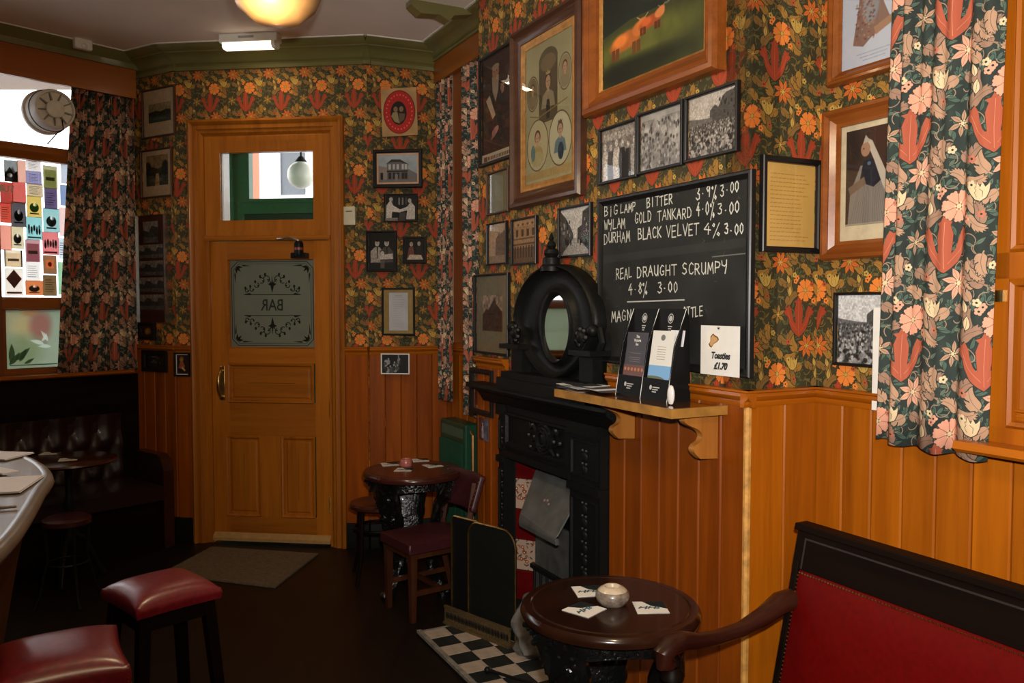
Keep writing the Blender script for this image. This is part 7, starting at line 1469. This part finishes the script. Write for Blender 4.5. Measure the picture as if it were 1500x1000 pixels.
arm = [(0.010,-0.045,0.712),(0.010,-0.10,0.708),(0.012,-0.17,0.680),(0.018,-0.26,0.660),(0.028,-0.36,0.658),(0.040,-0.44,0.668),(0.050,-0.50,0.684),(0.058,-0.545,0.684),(0.062,-0.572,0.665),(0.060,-0.568,0.640),(0.056,-0.545,0.630)]
obj('arm', MB().tube(arm, [0.034,0.034,0.028,0.022,0.021,0.023,0.027,0.031,0.030,0.026,0.020], 12, flat=0.95, up=(0,0,1)), wood('carved arm wood', (0.016,0.0045,0.0025), (0.045,0.012,0.006), 0.3, axis=1, coat=0.25), sb)
obj('arm_rosette', MB().lathe([(0,-0.030),(0.010,-0.034),(0.016,-0.030),(0.022,-0.034),(0.028,-0.028),(0.030,0)], 18, (0.054, -0.555, 0.652), 'x'), DW, sb)
obj('arm_post', MB().lathe([(0.022,0.64),(0.026,0.625),(0.018,0.615),(0.030,0.60),(0.033,0.585),(0.022,0.57),(0.030,0.555),(0.033,0.54),(0.024,0.52),(0.020,0.48),(0.026,0.42),(0.028,0.30)], 20, (0.045, -0.53, 0)), IR if False else M['darkwood'], sb)
for x in (0.045, LS2-0.05):
    obj('leg', MB().lathe([(0.028,0.30),(0.030,0.26),(0.018,0.24),(0.026,0.20),(0.016,0.06),(0.022,0.03),(0.018,0.0)], 16, (x, -0.53, 0)), DW, sb)
# ================================================================ mat, lamps, sensor
mt = [at_z(*p, 0.006) for p in ((310, 801), (466, 811), (403, 860), (236, 840))]
dm = obj('door_mat', MB().add([(p.x, p.y, 0.001) for p in mt]+[(p.x, p.y, 0.010) for p in mt], [(3,2,1,0),(4,5,6,7),(0,1,5,4),(1,2,6,5),(2,3,7,6),(3,0,4,7)]), plain('brown coir', (0.14,0.10,0.06), 0.95, var=0.3, scale=60, bump=0.8), smooth=0); tag(dm, 'worn brown door mat on the dark floor before the door', 'mat')
p = at_z(366, 62, ZC-0.05); bl = thing('bulkhead_light', 'lit white emergency bulkhead light on the ceiling before the door', 'lamp', (p.x, p.y, ZC), Wdo.phi); wB = 88/F*p.y
bev(obj('housing', MB().box(-wB/2, wB/2, -0.035, 0.05, -0.055, 0), M['white'], bl, smooth=0), 0.008); obj('label_slot', MB().box(-0.06, 0.04, -0.0365, -0.034, -0.032, -0.018), plain('grey print', (0.35,0.32,0.3), 0.5), bl, smooth=0)
df = obj('diffuser', MB().prism([(-0.030,-0.055),(-0.032,-0.080),(-0.02,-0.09),(0.03,-0.09),(0.045,-0.075),(0.045,-0.055)], -wB*0.44, wB*0.40, 'x'), M['tube_light'], bl, smooth=40)
obj('end_cap', MB().prism([(-0.034,-0.045),(-0.036,-0.077),(-0.02,-0.092),(0.03,-0.092),(0.047,-0.077),(0.047,-0.045)], wB*0.40, wB*0.46, 'x'), M['opal'], bl, smooth=40)
lamp('bulkhead_glow', 'AREA', (p.x, p.y-0.06, ZC-0.11), 1.5, (1.0, 0.76, 0.45), shape='RECTANGLE', size=0.3, size_y=0.06)
pg = Vector((-0.83, 2.74, 0)); zg = EYE+2.74*(447-8)/F+0.088
gl_ = thing('globe_lamp', 'ceiling lamp with lit globe under a wide amber dish', 'lamp', (pg.x, pg.y, zg)); 
obj('globe', MB().blob((0,0,0), 0.088, seg=28, rings=16, sz=0.9), M['gold_light'], gl_)
obj('dish', MB().lathe([(0.0,-0.150),(0.08,-0.135),(0.135,-0.09),(0.165,-0.02),(0.168,0.04),(0.12,0.10),(0.0,0.12)], 48, (0, 0.235, 0.06)), M['amber'], gl_); obj('rod', MB().tube([(0,0,0.08),(0,0,ZC-zg)], 0.010, 8), M['brass'], gl_)
lamp('globe_glow', 'POINT', (pg.x, pg.y, zg-0.16), 22, (1.0, 0.78, 0.5), shadow_soft_size=0.10)
p = at_z(119, 66, ZC-0.06); ps = on_wall(Wl, 'alarm_sensor', 'small white sensor box on the cornice above the left curtain', 'sensor', Wl.hit(119, 66, 0.19)[0], Wl.hit(119, 74, 0.19)[1], 0.185)
bev(obj('case', MB().box(-0.055, 0.055, -0.05, 0, 0, 0.07), M['white'], ps, smooth=0), 0.012, 3); obj('lens', MB().blob((0,-0.04,0.02), 0.022, seg=12, rings=6), M['white'], ps)
g2 = dup(gl_, (0.25, 0.35, zg), label='second globe lamp, added out of view to brighten the ceiling')  # unseen copy of the lamp, added to brighten the ceiling
lamp('globe_glow', 'POINT', (0.25, 0.35, zg-0.16), 40, (1.0, 0.78, 0.5), shadow_soft_size=0.10)  # fill light of the added lamp, mainly for the ceiling
for o in bpy.data.objects:
    if o.type == 'EMPTY' and not o.children: print('EMPTY', o.name)
